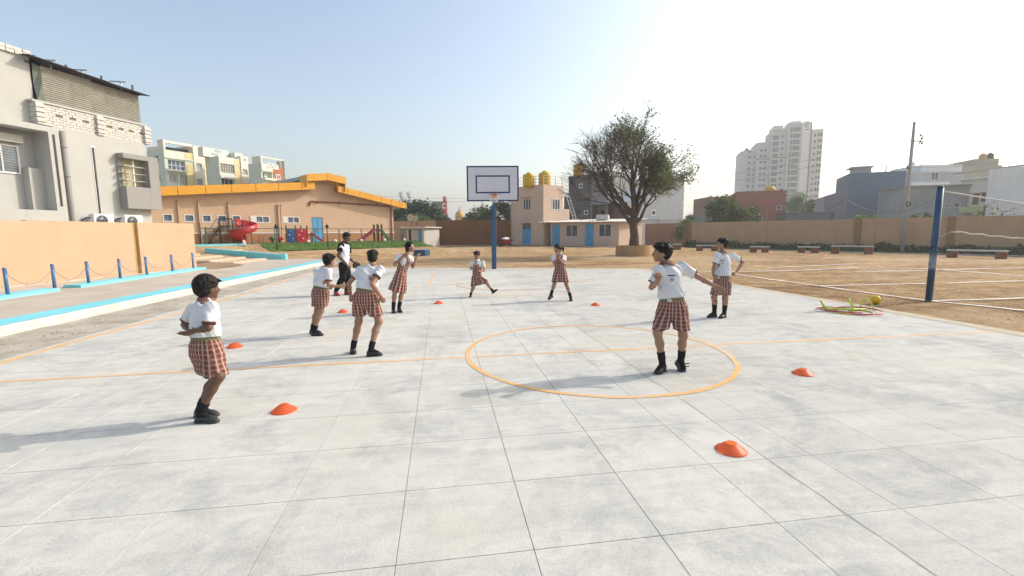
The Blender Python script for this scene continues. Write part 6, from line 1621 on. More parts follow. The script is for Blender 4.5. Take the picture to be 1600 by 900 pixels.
        val = {q: v[I[:, 0] + q[0], I[:, 1] + q[1], I[:, 2] + q[2]].astype(float) for q in cor}
        for p in cor:
            for a in range(3):
                if p[a] == 0:
                    q = list(p); q[a] = 1; q = tuple(q); A, B = val[p], val[q]; m = (A < 0) != (B < 0)
                    t = np.where(m, A / np.where(m, A - B, 1), 0)
                    for ax in range(3): acc[m, ax] += p[ax] + (t[m] if ax == a else 0)
                    cnt[m] += 1
        V = s.lo + s.h * (I + acc / np.maximum(cnt, 1)[:, None])
        F = []
        for a in range(3):
            b, c_ = (a + 1) % 3, (a + 2) % 3
            lo_ = [slice(None)] * 3; hi_ = [slice(None)] * 3; lo_[a] = slice(0, -1); hi_[a] = slice(1, None)
            A, B = ins[tuple(lo_)], ins[tuple(hi_)]
            E = np.argwhere(A != B); E = E[(E[:, b] > 0) & (E[:, c_] > 0) & (E[:, b] < v.shape[b] - 1) & (E[:, c_] < v.shape[c_] - 1)]
            if len(E) == 0: continue
            def g(db, dc):
                q = E.copy(); q[:, b] += db; q[:, c_] += dc; return idx[q[:, 0], q[:, 1], q[:, 2]]
            quad = np.stack([g(-1, -1), g(0, -1), g(0, 0), g(-1, 0)], 1)
            fl = ~A[E[:, 0], E[:, 1], E[:, 2]]; quad[fl] = quad[fl][:, ::-1]
            F.append(quad)
        return V, (np.concatenate(F) if F else np.zeros((0, 4), int))
    def build(s, name, m, parent, frame=None, keep=None):
        """frame = (origin, zaxis, xaxis): the object's own axes, for the woven check"""
        V, F = s.nets()
        if keep is not None: keep.append((V.copy(), F))
        loc, M3 = (0, 0, 0), None
        if frame is not None:
            o, z, x = [np.array(q, float) for q in frame]; z = z / np.linalg.norm(z); x = x - z * (x @ z); x /= np.linalg.norm(x); y = np.cross(z, x)
            M3 = np.stack([x, y, z], 1); V = (V - o) @ M3; loc = o
        me = bpy.data.meshes.new(name); me.vertices.add(len(V)); me.vertices.foreach_set('co', V.astype(np.float32).ravel())
        me.loops.add(len(F) * 4); me.loops.foreach_set('vertex_index', F.astype(np.int32).ravel())
        me.polygons.add(len(F)); me.polygons.foreach_set('loop_start', np.arange(0, len(F) * 4, 4, dtype=np.int32)); me.polygons.foreach_set('use_smooth', np.ones(len(F), bool))
        me.update(calc_edges=True); me.materials.append(m)
        ob = link(name, me, parent, tuple(loc))
        if M3 is not None: ob.rotation_euler = Matrix(M3.tolist()).to_euler()
        return ob

def decal(name, surf, o, d, right, up, w, h, m, parent, n=5, shape=None, off=.003):
    """patch laid on a garment: a small grid dropped onto the surface along -d"""
    V, F = surf; bv = BVHTree.FromPolygons([tuple(p) for p in V], [tuple(f) for f in F])
    o, d, right, up = [Vector(q) for q in (o, d, right, up)]; mb = MB(); vs = []
    for i in range(n + 1):
        for j in range(n + 1):
            a, b = (i / n - .5), (j / n - .5)
            if shape == 'disc':
                q = max(abs(a), abs(b)) / max(1e-6, math.hypot(a, b)); a, b = a * q, b * q
            p = o + right * a * w + up * b * h + d * .4
            hit = bv.ray_cast(p, -d, .8)
            vs.append((hit[0] if hit[0] is not None else o) + d * off)
    k = n + 1
    mb.smooth = True; mb.add(vs, [(i * k + j, (i + 1) * k + j, (i + 1) * k + j + 1, i * k + j + 1) for i in range(n) for j in range(n)])
    return mb.build(name, m, parent)

def skin_mat(name, c):
    t = NT(name); f = t.noise(18, 3); g = t.noise(3, 2)
    col = t.mix(t.ramp(f, .35, .7, 0, .3), t.mix(t.ramp(g, .3, .7), mul(c, .92), mul(c, 1.1)), (c[0] * .75, c[1] * .6, c[2] * .55))
    t.b.inputs['Subsurface Weight'].default_value = .08; t.b.inputs['Subsurface Radius'].default_value = (.01, .004, .002); t.b.inputs['Specular IOR Level'].default_value = .35
    return t.set(Base_Color=col, Roughness=.5)
M_SKIN = [skin_mat('skin_brown', (.20, .105, .062)), skin_mat('skin_light_brown', (.33, .19, .125)), skin_mat('skin_dark_brown', (.135, .07, .045))]
def hair_mat():
    t = NT('black_hair'); tc = t.n('ShaderNodeTexCoord'); f = t.noise(90, 3, .6, vec=tc.outputs['Object'], stretch=(1, 1, .25))
    t.bump(f, .6, .004); t.b.inputs['Specular IOR Level'].default_value = .22
    return t.set(Base_Color=t.mix(t.ramp(f, .3, .7), (.006, .005, .005), (.020, .016, .014)), Roughness=.62)
M_HAIR = hair_mat()
def cloth(name, c, var=.05):
    t = NT(name); f = t.noise(5, 4, .6); g = t.noise(300, 2)
    t.bump(g, .15, .001); t.b.inputs['Specular IOR Level'].default_value = .15
    return t.set(Base_Color=t.mix(t.ramp(f, .3, .7), mul(c, 1 - var), mul(c, 1 + var)), Roughness=.9)
M_SHIRT = cloth('white_shirt_cloth', (.66, .66, .67)); M_PLAID = plaid(); M_PLAIDG = plaid('plaid_dress_cloth', 14, .066); M_SOCK = cloth('black_sock', (.016, .016, .018)); M_SHOE = mat('black_shoe', (.02, .02, .022), .4, .2, 20, spec=.45); M_SOLE = mat('shoe_sole', (.03, .03, .03), .7)
M_GREYSHOE = mat('charcoal_shoe', (.035, .037, .04), .5, .2, 20, spec=.4); M_REDSHOE = mat('red_shoe', (.40, .025, .035), .5, .1, 20); M_BLKC = cloth('black_sportswear', (.016, .016, .018)); M_BELT = mat('olive_belt', (.16, .15, .08), .7, .15, 20); M_BUCK = mat('buckle', (.55, .55, .52), .35, .05, 10, metal=.7)
M_TRIM = cloth('maroon_trim', (.17, .075, .06)); M_EYEW = mat('eye_white', (.50, .47, .44), .4, 0); M_EYED = mat('eye_dark', (.012, .01, .009), .2, 0); M_LIP = mat('lips', (.26, .10, .085), .5, .05, 20); M_PRINT = cloth('dark_print', (.06, .055, .05)); M_CREST = cloth('crest_print', (.22, .21, .17))
V3 = lambda *a: np.array(a, float)
def unit(v): v = np.array(v, float); return v / (np.linalg.norm(v) + 1e-12)
def lerp(a, b, t): return a + (b - a) * t

def person(key, label, kind, S, skin, opt=None):
    """S: head and limb thickness scale. Body is one surface; hair and clothes are children"""
    opt = opt or {}; P = POSE[key]; J = {k: V3(*v) for k, v in P['j'].items()}
    h = opt.get('h', .0065); sm = M_SKIN[skin]
    root = empty('person', (P['at'][0], P['at'][1], 0), 0, label, 'person', 'children and coach playing on the court' if False else None)
    fb = unit((*P['fb'], 0)); up = V3(0, 0, 1); rb = np.cross(fb, up)          # rb: the person's right
    pit = R(P['hp']); fh = unit((*P['fh'], 0)); fh = unit(fh * math.cos(pit) + up * math.sin(pit)); rh = unit(np.cross(fh, up)); uh = np.cross(rh, fh)
    roll = R(opt.get('roll', 0)); uh, rh = uh * math.cos(roll) + rh * math.sin(roll), rh * math.cos(roll) - uh * math.sin(roll)
    raised = opt.get('raised', '')
    for sd in 'RL':
        if sd not in raised:
            J['a' + sd][2] = .085 * S; J['t' + sd][2] = .028 * S
    pv, nk = J['pv'], J['nk']
    hipw = .072 * S; hR, hL = pv + rb * hipw - up * .03, pv - rb * hipw - up * .03
    tor = unit(nk - pv); ch = lerp(pv, nk, .68); wa = lerp(pv, nk, .30)
    allp = np.array(list(J.values())); lo, hi = allp.min(0) - .22, allp.max(0) + .22; lo[2] = -.02
    HH = .112 * opt.get('head', 1.0) * (.55 + .45 * S)                          # half head height
    F = Field(lo, hi, h)
    # torso and neck
    F.cone(pv, wa, .088 * S, .080 * S, .05, sq=(fb, .78)); F.cone(wa, ch, .082 * S, .098 * S, .05, sq=(fb, .74)); F.cone(ch, nk - up * .02, .098 * S, .055 * S, .05, sq=(fb, .75))
    F.cone(nk - up * .02, J['hc'] - uh * HH * .45 - fh * .01, .043 * S, .041 * S, .03)
    # limbs
    for sd, hp in (('R', hR), ('L', hL)):
        sh, el, wr, hd = J['s' + sd], J['e' + sd], J['w' + sd], J['h' + sd]
        sh = lerp(sh, nk - up * .03, .08)
        F.cone(ch + up * .03, sh, .05 * S, .042 * S, .04); F.cone(sh, el, .039 * S, .030 * S, .02); F.cone(el, lerp(el, wr, .35), .030 * S, .031 * S, .015); F.cone(lerp(el, wr, .35), wr, .031 * S, .021 * S, .015)
        kn, an, toe = J['k' + sd], J['a' + sd], J['t' + sd]
        F.cone(pv, hp, .085 * S, .082 * S, .05); F.cone(hp, lerp(hp, kn, .9), .078 * S, .050 * S, .03); F.ell(kn, (.047 * S,) * 3, None, .03)
        cf = lerp(kn, an, .32); back = -unit(toe - an) * .012 * S; back[2] = 0
        F.cone(kn, cf + back, .044 * S, .046 * S, .03); F.cone(cf + back, an, .045 * S, .029 * S, .03); F.cone(an, lerp(an, toe, .45) - up * .018 * S, .027 * S, .016 * S, .015)
        # hand: palm, four fingers, thumb
        d = unit(hd - wr); hl = .155 * (.5 + .5 * S) * opt.get('hand', 1.0)
        nn = V3(*opt['palm' + sd]) if 'palm' + sd in opt else unit(np.cross(d, np.cross(fb, d)))
        nn = unit(nn - d * (nn @ d)); si = unit(np.cross(nn, d)) * (1 if sd == 'R' else -1)
        cu = opt.get('curl' + sd, .35); p0 = wr + d * .01; p1 = wr + d * hl * .50
        F.cone(wr, p0 + d * .02, .020 * S, .024 * S, .01); F.cone(p0 + d * .015, p1, .027 * S, .034 * S, .01, sq=(nn, .45))
        for k in range(4):
            b = p1 + si * (.0265 - .0175 * k) * S; fl = hl * (.44, .5, .46, .36)[k]; d1 = unit(d * math.cos(cu) + nn * math.sin(cu) + si * (.11 - .075 * k)); d2 = unit(d * math.cos(cu * 2.6) + nn * math.sin(cu * 2.6) + si * (.06 - .04 * k))
            m1 = b + d1 * fl * .5; F.cone(b - d * .012, m1, .0088 * S, .0080 * S, .003); F.cone(m1, m1 + d2 * fl * .5, .0080 * S, .0066 * S, .003)
        b = p0 + d * .022 + si * .022 * S; m1 = b + unit(d * .7 + si * .75 + nn * .25) * hl * .24; F.cone(b, m1, .0115 * S, .0098 * S, .006); F.cone(m1, m1 + unit(d * .9 + si * .3 + nn * (.2 + cu * .5)) * hl * .22, .0095 * S, .0078 * S, .003)
    # head
    hc = J['hc']; a3 = [fh, rh, uh]; k_ = HH / .112
    F.ell(hc - fh * .012 * k_ + uh * .018 * k_, (.090 * k_, .071 * k_, .088 * k_), a3, .02); F.ell(hc + fh * .026 * k_ - uh * .035 * k_, (.056 * k_, .053 * k_, .066 * k_), a3, .03)
    F.ell(hc + fh * .058 * k_ - uh * .085 * k_, (.020 * k_, .024 * k_, .018 * k_), a3, .025); F.cone(hc + fh * .080 * k_ + uh * .004 * k_, hc + fh * .098 * k_ - uh * .030 * k_, .008 * k_, .0125 * k_, .012)
    for s_ in (-1, 1):
        F.ell(hc + rh * s_ * .072 * k_ - fh * .008 * k_ - uh * .014 * k_, (.018 * k_, .009 * k_, .030 * k_), a3, .006); F.ell(hc + fh * .078 * k_ + rh * s_ * .030 * k_ + uh * .006 * k_, (.009 * k_, .016 * k_, .010 * k_), a3, sub=True); F.ell(hc + fh * .052 * k_ + rh * s_ * .036 * k_ - uh * .030 * k_, (.024 * k_, .020 * k_, .020 * k_), a3, .02)
    F.ell(hc + fh * .079 * k_ - uh * .052 * k_, (.010 * k_, .021 * k_, .008 * k_), a3, .01)
    body = F.build('body', sm, root)
    for s_ in (-1, 1):
        e_ = hc + fh * .071 * k_ + rh * s_ * .030 * k_ + uh * .006 * k_
        G = Field(e_ - .02, e_ + .02, .0028); G.ell(e_, (.0098 * k_, .0115 * k_, .0058 * k_), a3, 0); eye = G.build('eye', M_EYEW, body)
        G = Field(e_ - .02 + fh * .007, e_ + .02 + fh * .007, .0024); G.ell(e_ + fh * .0065 * k_, (.0046 * k_, .0066 * k_, .0062 * k_), a3, 0); G.build('iris', M_EYED, body)
        b_ = e_ + uh * .017 * k_ + fh * .004; mb = MB(); mb.tube([b_ - rh * s_ * .016 * k_ - uh * .002, b_ + uh * .002 + fh * .003, b_ + rh * s_ * .018 * k_ - uh * .003 - fh * .006], [.003, .0042, .0022], 5); mb.build('eyebrow', M_HAIR, body)
    m_ = hc + fh * .083 * k_ - uh * .053 * k_; G = Field(m_ - .035, m_ + .035, .003); G.ell(m_ + uh * .004 * k_, (.008 * k_, .021 * k_, .0045 * k_), a3, .004); G.ell(m_ - uh * .005 * k_, (.009 * k_, .018 * k_, .0055 * k_), a3, .002); G.build('mouth', M_LIP, body)
    # hair
    rs = random.Random(hash(key) % 1000 if False else len(key) * 7 + int(S * 100)); hl_ = opt.get('hair', 'boy')
    G = Field(hc - .28, hc + .28, max(.005, h * .8)); th = opt.get('hair_t', .014)
    G.ell(hc - fh * .016 * k_ + uh * .022 * k_, (.090 * k_ + th, .071 * k_ + th, .088 * k_ + th), a3, .01)
    if hl_ == 'boy':
        G.ell(hc - fh * .045 * k_ - uh * .030 * k_, (.055 * k_, .064 * k_ + th * .5, .050 * k_), a3, .02)
        for i in range(70):
            a = rs.uniform(0, 6.283); q = rs.random() ** .5 * 1.35; d = unit(uh * math.cos(q) + (fh * math.cos(a) + rh * math.sin(a)) * math.sin(q))
            b = hc - fh * .012 * k_ + uh * .020 * k_ + d * (.085 * k_ + th * .6); t2 = unit(d * .35 + fh * .55 * (1 if d @ fh > -.1 else -.3) - uh * .30 + rh * rs.gauss(0, .25)); G.cone(b, b + t2 * (.028 + .02 * rs.random()) * k_ * opt.get('tuft', 1), .0085, .003, .006)
        for i in range(9):
            b = hc + fh * (.074 + .010) * k_ + rh * (i - 4) * .014 * k_ + uh * (.070 - .0035 * abs(i - 4)) * k_; G.cone(b, b + fh * .010 - uh * (.022 + .012 * rs.random()) * k_ + rh * .008 * rs.gauss(0, 1), .010, .004, .006)
        G.cut(hc + fh * .056 * k_ + uh * .022 * k_, unit(fh * .72 - uh * .70)); G.cut(hc - uh * .068 * k_, -uh + fh * .35)
        for s_ in (-1, 1): G.ell(hc + rh * s_ * .080 * k_ + fh * .020 * k_ - uh * .030 * k_, (.034 * k_, .03 * k_, .034 * k_), a3, sub=True)
    else:
        G.ell(hc - fh * .050 * k_ - uh * .020 * k_, (.052 * k_, .068 * k_, .070 * k_), a3, .02)
        G.cut(hc + fh * .056 * k_ + uh * .040 * k_, unit(fh * .85 - uh * .50))
        for s_ in (-1, 1): G.ell(hc + rh * s_ * .080 * k_ + fh * .030 * k_ - uh * .035 * k_, (.040 * k_, .03 * k_, .045 * k_), a3, sub=True)
        if hl_ == 'pony':
            b = hc - fh * .10 * k_ + uh * .03 * k_; G.cone(b + fh * .03, b - fh * .03, .022, .024, .015); G.cone(b - fh * .03, b - fh * .075 - uh * .07, .036, .034, .02); G.cone(b - fh * .075 - uh * .07, b - fh * .07 - uh * .15, .034, .010, .02)
        if hl_ == 'loose':
            for i in range(22):
                a = rs.uniform(-1.3, 1.3); b = hc - fh * .07 * k_ + rh * .07 * math.sin(a) + uh * .03; t2 = unit(-fh * .5 - uh * .5 + rh * rs.gauss(0, .5) + V3(*opt.get('wind', (0, 0, 0))) * rs.random() * 1.3); G.cone(b, b + t2 * (.07 + .06 * rs.random()), .017, .004, .010)
        if hl_ == 'short_girl':
            for i in range(16):
                a = rs.uniform(-1.5, 1.5); b = hc - fh * .055 * k_ + rh * .065 * math.sin(a) - uh * .01; G.cone(b, b - uh * (.085 + .03 * rs.random()) - fh * .02, .026, .014, .015)
    G.wrinkle(.0016, 160, 40, 1.0)
    G.build('hair', M_HAIR, root)
    if opt.get('band'):
        b = hc + uh * .055 * k_ + fh * .012; mb = MB(); mb.tube([b + (fh * math.sin(t) * .35 + uh * math.cos(t) * .5 - uh * .35) * .12 * k_ + rh * math.sin(t) * .0 + rh * (t / 1.6) * .088 * k_ for t in np.linspace(-1.6, 1.6, 15)], .010, 6); mb.build('hair_band', M_WHITE, root)
    cols(root, key, kind, S, J, P, opt, F, fb, up, rb, fh, hc, uh, rh, pv, nk, tor, ch, wa, hR, hL, h)
    return root

def cols(root, key, kind, S, J, P, opt, F, fb, up, rb, fh, hc, uh, rh, pv, nk, tor, ch, wa, hR, hL, h):
    """clothes"""
    lo, hi = F.lo, F.lo + F.h * F.n; belt = lerp(pv, nk, .20); sleeve = opt.get('sleeve', .62); keep = []
    M_TOP = M_SHIRT
    G = Field(lo, hi, h); e = .014
    bk = .021 if kind == 'boy' else (-.012 if kind == 'girl' else .008)
    G.cone(lerp(pv, nk, .08), wa, (.104 + e + bk) * S, (.102 + e + bk) * S, .05, sq=(fb, .82)); G.cone(wa, ch, (.100 + e + bk) * S, (.108 + e + max(0, bk) * .5) * S, .05, sq=(fb, .78)); G.cone(ch, nk - up * .025, (.104 + e) * S, (.050 + e) * S, .05, sq=(fb, .76))
    slv = []
    for sd in 'RL':
        sh, el = lerp(J['s' + sd], nk - up * .03, .07), J['e' + sd]; en = lerp(sh, el, sleeve); d = unit(en - sh)
        G.cone(ch + up * .025, sh - up * .004 * S, (.052 + e) * S, (.040 + e) * S, .04)
        if kind == 'coach': slv.append((sd, sh, en, d)); G.cone(lerp(sh, nk, .1), lerp(sh, el, .12), .056 * S, .056 * S, .03)
        else: G.cone(sh - up * .002 * S, en, (.041 + e) * S, (.040 + e * 1.2) * S, .025, cap=False); slv.append((sd, sh, en, d))
    if kind != 'girl': G.wrinkle(.0055, 24, 17, S * 9 + len(key)); G.wrinkle(.0028, 52, 38, len(key))
    # square off sleeve ends and the hem
    for sd, sh, en, d in slv:
        if kind != 'coach':
            sl, X, Y, Z = G.box(en - .11, en + .11)
            pl = (X - en[0]) * d[0] + (Y - en[1]) * d[1] + (Z - en[2]) * d[2]; rr = np.sqrt((X - en[0]) ** 2 + (Y - en[1]) ** 2 + (Z - en[2]) ** 2)
            G.v[sl] = np.where(rr < .085 * S + .02, np.maximum(G.v[sl], pl.astype(np.float32)), G.v[sl])
    hem = lerp(pv, nk, .20 if kind != 'coach' else -.10)
    if kind == 'coach': G.cone(lerp(pv, nk, -.15), wa, .115 * S, .108 * S, .04, sq=(fb, .8))
    G.cut(hem, -tor)
    nkc = nk + up * .012; G.cone(nkc - up * .06 * S, nkc + up * .12, .030, .072 * S, 0, cap=True, sub=True) if kind == 'coach' else None
    shirt = G.build('shirt', M_TOP if kind != 'coach' else cloth('white_tee', (.72, .72, .76)), root, keep=keep)
    if kind == 'coach':
        for sd, sh, en, d in slv:
            G = Field(np.minimum(sh, en) - .13, np.maximum(sh, en) + .13, h); G.cone(lerp(sh, nk, .12), en, .070 * S, .058 * S, .02); G.cut(en, d); G.wrinkle(.002, 30, 26, 2); G.build('sleeve', M_BLKC, root)
        G = Field(nk - .13, nk + .13, h); G.cone(nk - up * .035, nk + up * .035 + fb * .004, .068 * S, .054 * S, 0, cap=True); G.build('collar', M_BLKC, root)
        pn = Field(lo, hi, h); G = pn
        G.cone(pv + up * .07, pv - up * .02, .112 * S, .120 * S, .04, sq=(fb, .8))
        for sd, hp in (('R', hR), ('L', hL)):
            kn, an = J['k' + sd], J['a' + sd]; G.cone(hp, kn, .094 * S, .070 * S, .035); G.cone(kn, lerp(kn, an, .4), .068 * S, .060 * S, .03); G.cone(lerp(kn, an, .4), lerp(kn, an, .93), .060 * S, .046 * S, .03)
        G.wrinkle(.003, 22, 30, 4); G.build('trousers', M_BLKC, root)
    else:
        # trim at sleeve ends
        for sd, sh, en, d in slv:
            r_ = (.039 + e * 1.2) * S + .004; G = Field(en - .1, en + .1, h * .8); G.cone(en - d * .013, en + d * .006, r_, r_, 0, cap=True); G.wrinkle(.0015, 24, 20, 1); G.build('sleeve_trim', M_TRIM if kind == 'boy' else M_SHIRT, root)
        # collar
        G = Field(nk - .15, nk + .15, h * .75); c0, c1 = nk + up * .036, nk - up * .018 + fb * .012
        G.cone(c0, c1, .054 * S, (.094 if kind == 'boy' else .086) * S, 0, cap=True); G.cone(c0 + up * .03, c1 - up * .035, .030 * S, .072 * S, 0, cap=True, sub=True)
        w_ = nk + fb * .09 - up * .045; G.ell(w_, (.05, .022, .05), [fb, rb, up], sub=True)
        G.build('collar', M_PLAID if kind == 'boy' else M_SHIRT, root, frame=(nk, up, fb))
    if kind == 'boy':
        G = Field(lo, hi, h * .8); G.cone(belt - tor * .034, belt + tor * .002, .136 * S, .135 * S, 0, cap=True, sq=(fb, .83)); G.build('belt', M_BELT, root)
        bo = belt - tor * .016 + fb * .1145 * S; mb = MB(); q = [bo + rb * a * .024 + tor * b * .019 for a, b in ((-1, -1), (1, -1), (1, 1), (-1, 1))]; mb.add([x + fb * .004 for x in q] + [x - fb * .02 for x in q], [(0, 1, 2, 3), (0, 4, 5, 1), (1, 5, 6, 2), (2, 6, 7, 3), (3, 7, 4, 0)]); mb.build('buckle', M_BUCK, root)
        G = Field(lo, hi, h); ln = opt.get('short', .86)
        G.cone(belt - tor * .03, pv - up * .04, .134 * S, .136 * S, .04, sq=(fb, .87))
        for sd, hp in (('R', hR), ('L', hL)):
            kn = J['k' + sd]; en = lerp(hp, kn, ln); hang = hp - up * np.linalg.norm(en - hp); en = lerp(en, hang, opt.get('hang', .22)); ax = unit(en - hp); G.cone(hp, en + ax * .05, .100 * S, opt.get('hemr', .096) * S, .025)
            sl, X, Y, Z = G.box(en - .2, en + .2); cutn = unit(ax * .45 - up * .55); pl = (X - en[0]) * cutn[0] + (Y - en[1]) * cutn[1] + (Z - en[2]) * cutn[2]
            side = ((X - pv[0]) * rb[0] + (Y - pv[1]) * rb[1]) * (1 if sd == 'R' else -1) > -.0
            G.v[sl] = np.where(side, np.maximum(G.v[sl], pl.astype(np.float32)), G.v[sl])
        mid = lerp(J['kR'], J['kL'], .5); cr = pv - up * .10 * S; sp = unit(mid - pv)
        G.cone(cr, cr + sp * .34, .003, opt.get('split', .046), 0, sq=(fb, 6.0), sub=True)
        if opt.get('level') is not None: G.cut(V3(0, 0, opt['level']), -up)
        G.cut(belt - tor * .03, tor); G.wrinkle(.0038, 20, 26, len(key) * 2 + S); G.wrinkle(.0016, 48, 40, len(key))
        G.build('shorts', M_PLAID, root, frame=(pv, up, fb))
        sc = ch + tor * .0
        if opt.get('badge'):
            lf = -rb; o = ch + lf * .052 * S - tor * .005; decal('pocket_stripe', keep[0], o + tor * .035, fb, lf, unit(tor + lf * .12), .080 * S, .013 * S, M_PRINT, root); decal('crest', keep[0], o - tor * .012, fb, lf, tor, .040 * S, .040 * S, M_CREST, root, 6, 'disc'); decal('crest_centre', keep[0], o - tor * .012, fb, lf, tor, .026 * S, .026 * S, M_SHIRT, root, 6, 'disc', .0045); decal('crest_mark', keep[0], o - tor * .012, fb, lf, tor, .013 * S, .011 * S, M_PRINT, root, 3, None, .006)
    if kind == 'girl':
        # pinafore bodice and pleated skirt
        G = Field(lo, hi, h); e2 = .027
        G.cone(lerp(pv, nk, .15), wa, (.097 + e2) * S, (.095 + e2) * S, .05, sq=(fb, .78)); G.cone(wa, ch, (.095 + e2) * S, (.106 + e2) * S, .05, sq=(fb, .76)); G.cone(ch, nk - up * .03, (.104 + e2) * S, (.062 + e2) * S, .04, sq=(fb, .78))
        for sd in 'RL':
            sh = lerp(J['s' + sd], nk - up * .03, .12); s_ = 1 if sd == 'R' else -1; G.ell(ch + rb * s_ * .150 * S + up * .03 * S, (.12 * S, .062 * S, .13 * S), [fb, rb, tor], sub=True)
        G.cone(nk + up * .02 - fb * .05, nk - up * .06 + fb * .14, .062 * S, .050 * S, 0, cap=True, sub=True); G.cut(nk + up * .012, up); G.cut(lerp(pv, nk, .17), -tor); G.wrinkle(.002, 30, 24, 3)
        G.build('pinafore_bodice', M_PLAIDG, root, frame=(wa, tor, fb))
        a = lerp(pv, nk, .21); km = lerp(J['kR'], J['kL'], .5); ax = unit(V3(*opt['skirt_dir'])) if 'skirt_dir' in opt else unit(lerp(pv - a, km - a, .8)); L = opt.get('skirt', .36) * S
        G = Field(lo - .1, hi + .1, h); G.cone(a, a + ax * L, .112 * S, opt.get('flare', .185) * S, .0, cap=True, sq=(opt.get('flat', fb), opt.get('flatf', .78)), pleat=(13, .055, fb)); pass
        he = a + ax * L
        for sd, hp in (('R', hR), ('L', hL)):
            kn = J['k' + sd]; G.cone(hp + up * .02, lerp(hp, kn, .78), .092 * S, .088 * S, .05)
        G.cut(he, ax)
        G.wrinkle(.003, 20, 16, 5); G.build('skirt', M_PLAIDG, root, frame=(a, -ax, fb))
        G = Field(lo, hi, h * .8); G.cone(a - tor * .012, a + tor * .016, (.100 + e2) * S, (.100 + e2) * S, 0, cap=True, sq=(fb, .80)); G.build('belt', M_PLAID if opt.get('plain_belt') else M_SHIRT, root, frame=(a, tor, fb))
        if opt.get('badge'): decal('pocket', keep[0], ch - rb * .055 * S, fb, -rb, tor, .04, .05, M_SHIRT, root, 3, None, .014)
    # socks and shoes
    sk = opt.get('sock', .36); shm = opt.get('shoe', M_SHOE)
    for sd in 'RL':
        kn, an, toe = J['k' + sd], J['a' + sd], J['t' + sd]; d = toe - an; fd = d.copy()
        if sd not in opt.get('raised', ''): fd[2] = 0; sole_n = up
        else: sole_n = None
        fd = unit(fd)
        if sole_n is None:
            sdv = unit(np.cross(fd, up)); sole_n = unit(np.cross(sdv, fd)); 
            tilt = opt.get('tilt' + sd, 0.0); fd, sole_n = unit(fd * math.cos(tilt) + sole_n * math.sin(tilt)), unit(sole_n * math.cos(tilt) - fd * math.sin(tilt))
        st = lerp(an, kn, sk); back = -unit(V3(fd[0], fd[1], 0)) * .012 * S
        if kind != 'coach':
            G = Field(np.minimum(st, an) - .1, np.maximum(st, an) + .1, h * .85); rt_ = (.034 + .014 * min(1, sk / .6)) * S
            G.cone(an - sole_n * .02, lerp(an, st, .5) + back * (.6 if sk > .5 else .2), .036 * S, (.036 + .5 * (rt_ / S - .034)) * S, .01); G.cone(an, lerp(an, toe, .5) - sole_n * .014 * S, .034 * S, .024 * S, .01); G.cone(lerp(an, st, .5) + back * (.6 if sk > .5 else .2), st + unit(kn - an) * .02 + back * (.9 if sk > .5 else .3), (.036 + .5 * (rt_ / S - .034)) * S, rt_ + .003, .01); G.cut(st, unit(kn - an)); G.build('sock', M_SOCK, root)
        fl = .195 * S * opt.get('foot', 1.0); z0 = an - sole_n * .085 * S; sdv = np.cross(fd, sole_n); A3 = [fd, sdv, sole_n]
        heel = z0 - fd * .045 * S; tp = z0 + fd * (fl - .045 * S)
        G = Field(np.minimum(heel, tp) - .12, np.maximum(heel, tp) + .12, h * .75)
        G.ell(heel + fd * .030 * S + sole_n * .040 * S, (.042 * S, .034 * S, .052 * S), A3, .02); G.cone(heel + fd * .05 * S + sole_n * .045 * S, tp - fd * .07 * S + sole_n * .034 * S, .036 * S, .034 * S, .02); G.ell(tp - fd * .055 * S + sole_n * .022 * S, (.058 * S, .040 * S, .032 * S), A3, .02)
        G.cut(z0 + sole_n * .010, -sole_n); G.build('shoe', shm, root)
        G = Field(np.minimum(heel, tp) - .12, np.maximum(heel, tp) + .12, h * .75); G.ell(heel + fd * .030 * S, (.048 * S, .038 * S, .08), A3, .02); G.cone(heel + fd * .04 * S, tp - fd * .05 * S, .037 * S, .040 * S, .03); G.ell(tp - fd * .055 * S, (.062 * S, .044 * S, .08), A3, .02); G.cut(z0 + sole_n * .016, sole_n); G.cut(z0 + sole_n * .0005, -sole_n); G.build('sole', opt.get('sole', M_SOLE), root)
        for k, st_ in enumerate(opt.get('straps', ())):
            b = z0 + fd * (.045 + .030 * k) * S + sole_n * (.073 - .010 * k) * S; mb = MB(); o_ = sdv * st_[0]; mb.tube([b - o_ * .03, b + o_ * .02 + sole_n * .004, b + o_ * (.05 + .03 * st_[1]) + sole_n * .016 * st_[1]], .007, 5); mb.build('shoe_strap', shm, root)
        if opt.get('maryjane'):
            mb = MB(); b = z0 + fd * .045 * S + sole_n * .060 * S; mb.tube([b - sdv * .038 * S - sole_n * .02, b + sole_n * .012, b + sdv * .038 * S - sole_n * .02], .006, 5); mb.build('shoe_strap', shm, root)

person('boyL', 'boy in white shirt and check shorts at the left, arms folded behind his back', 'boy', .92, 2, dict(h=.006, head=1.06, hair_t=.015, sock=.30, short=.98, level=.405, hemr=.106, shoe=M_GREYSHOE, sole=M_GREYSHOE, palmR=(.2, .2, 1), palmL=(0, -.5, .4), curlR=.25, curlL=.5, foot=1.12, sleeve=.78, tuft=.4, hang=.42))
person('boyB1', 'boy seen from behind in white shirt, one fist forward, left of the coach', 'boy', .95, 1, dict(h=.0075, head=1.0, sock=.28, short=.90, level=.475, curlR=.9, curlL=.8, sleeve=.66))
person('boyB2', 'boy seen from behind crouching with knees bent and right fist low, before the coach', 'boy', 1.0, 1, dict(h=.0065, head=.94, hair_t=.004, tuft=.25, sock=.30, short=.74, curlR=1.1, curlL=.9, sleeve=.5))
person('coach', 'man in white and black sports shirt, black trousers and red shoes', 'coach', 1.30, 2, dict(h=.009, head=.94, hair_t=.010, tuft=.4, sleeve=.55, shoe=M_REDSHOE, sole=M_SOLE, curlR=.5, curlL=.8))
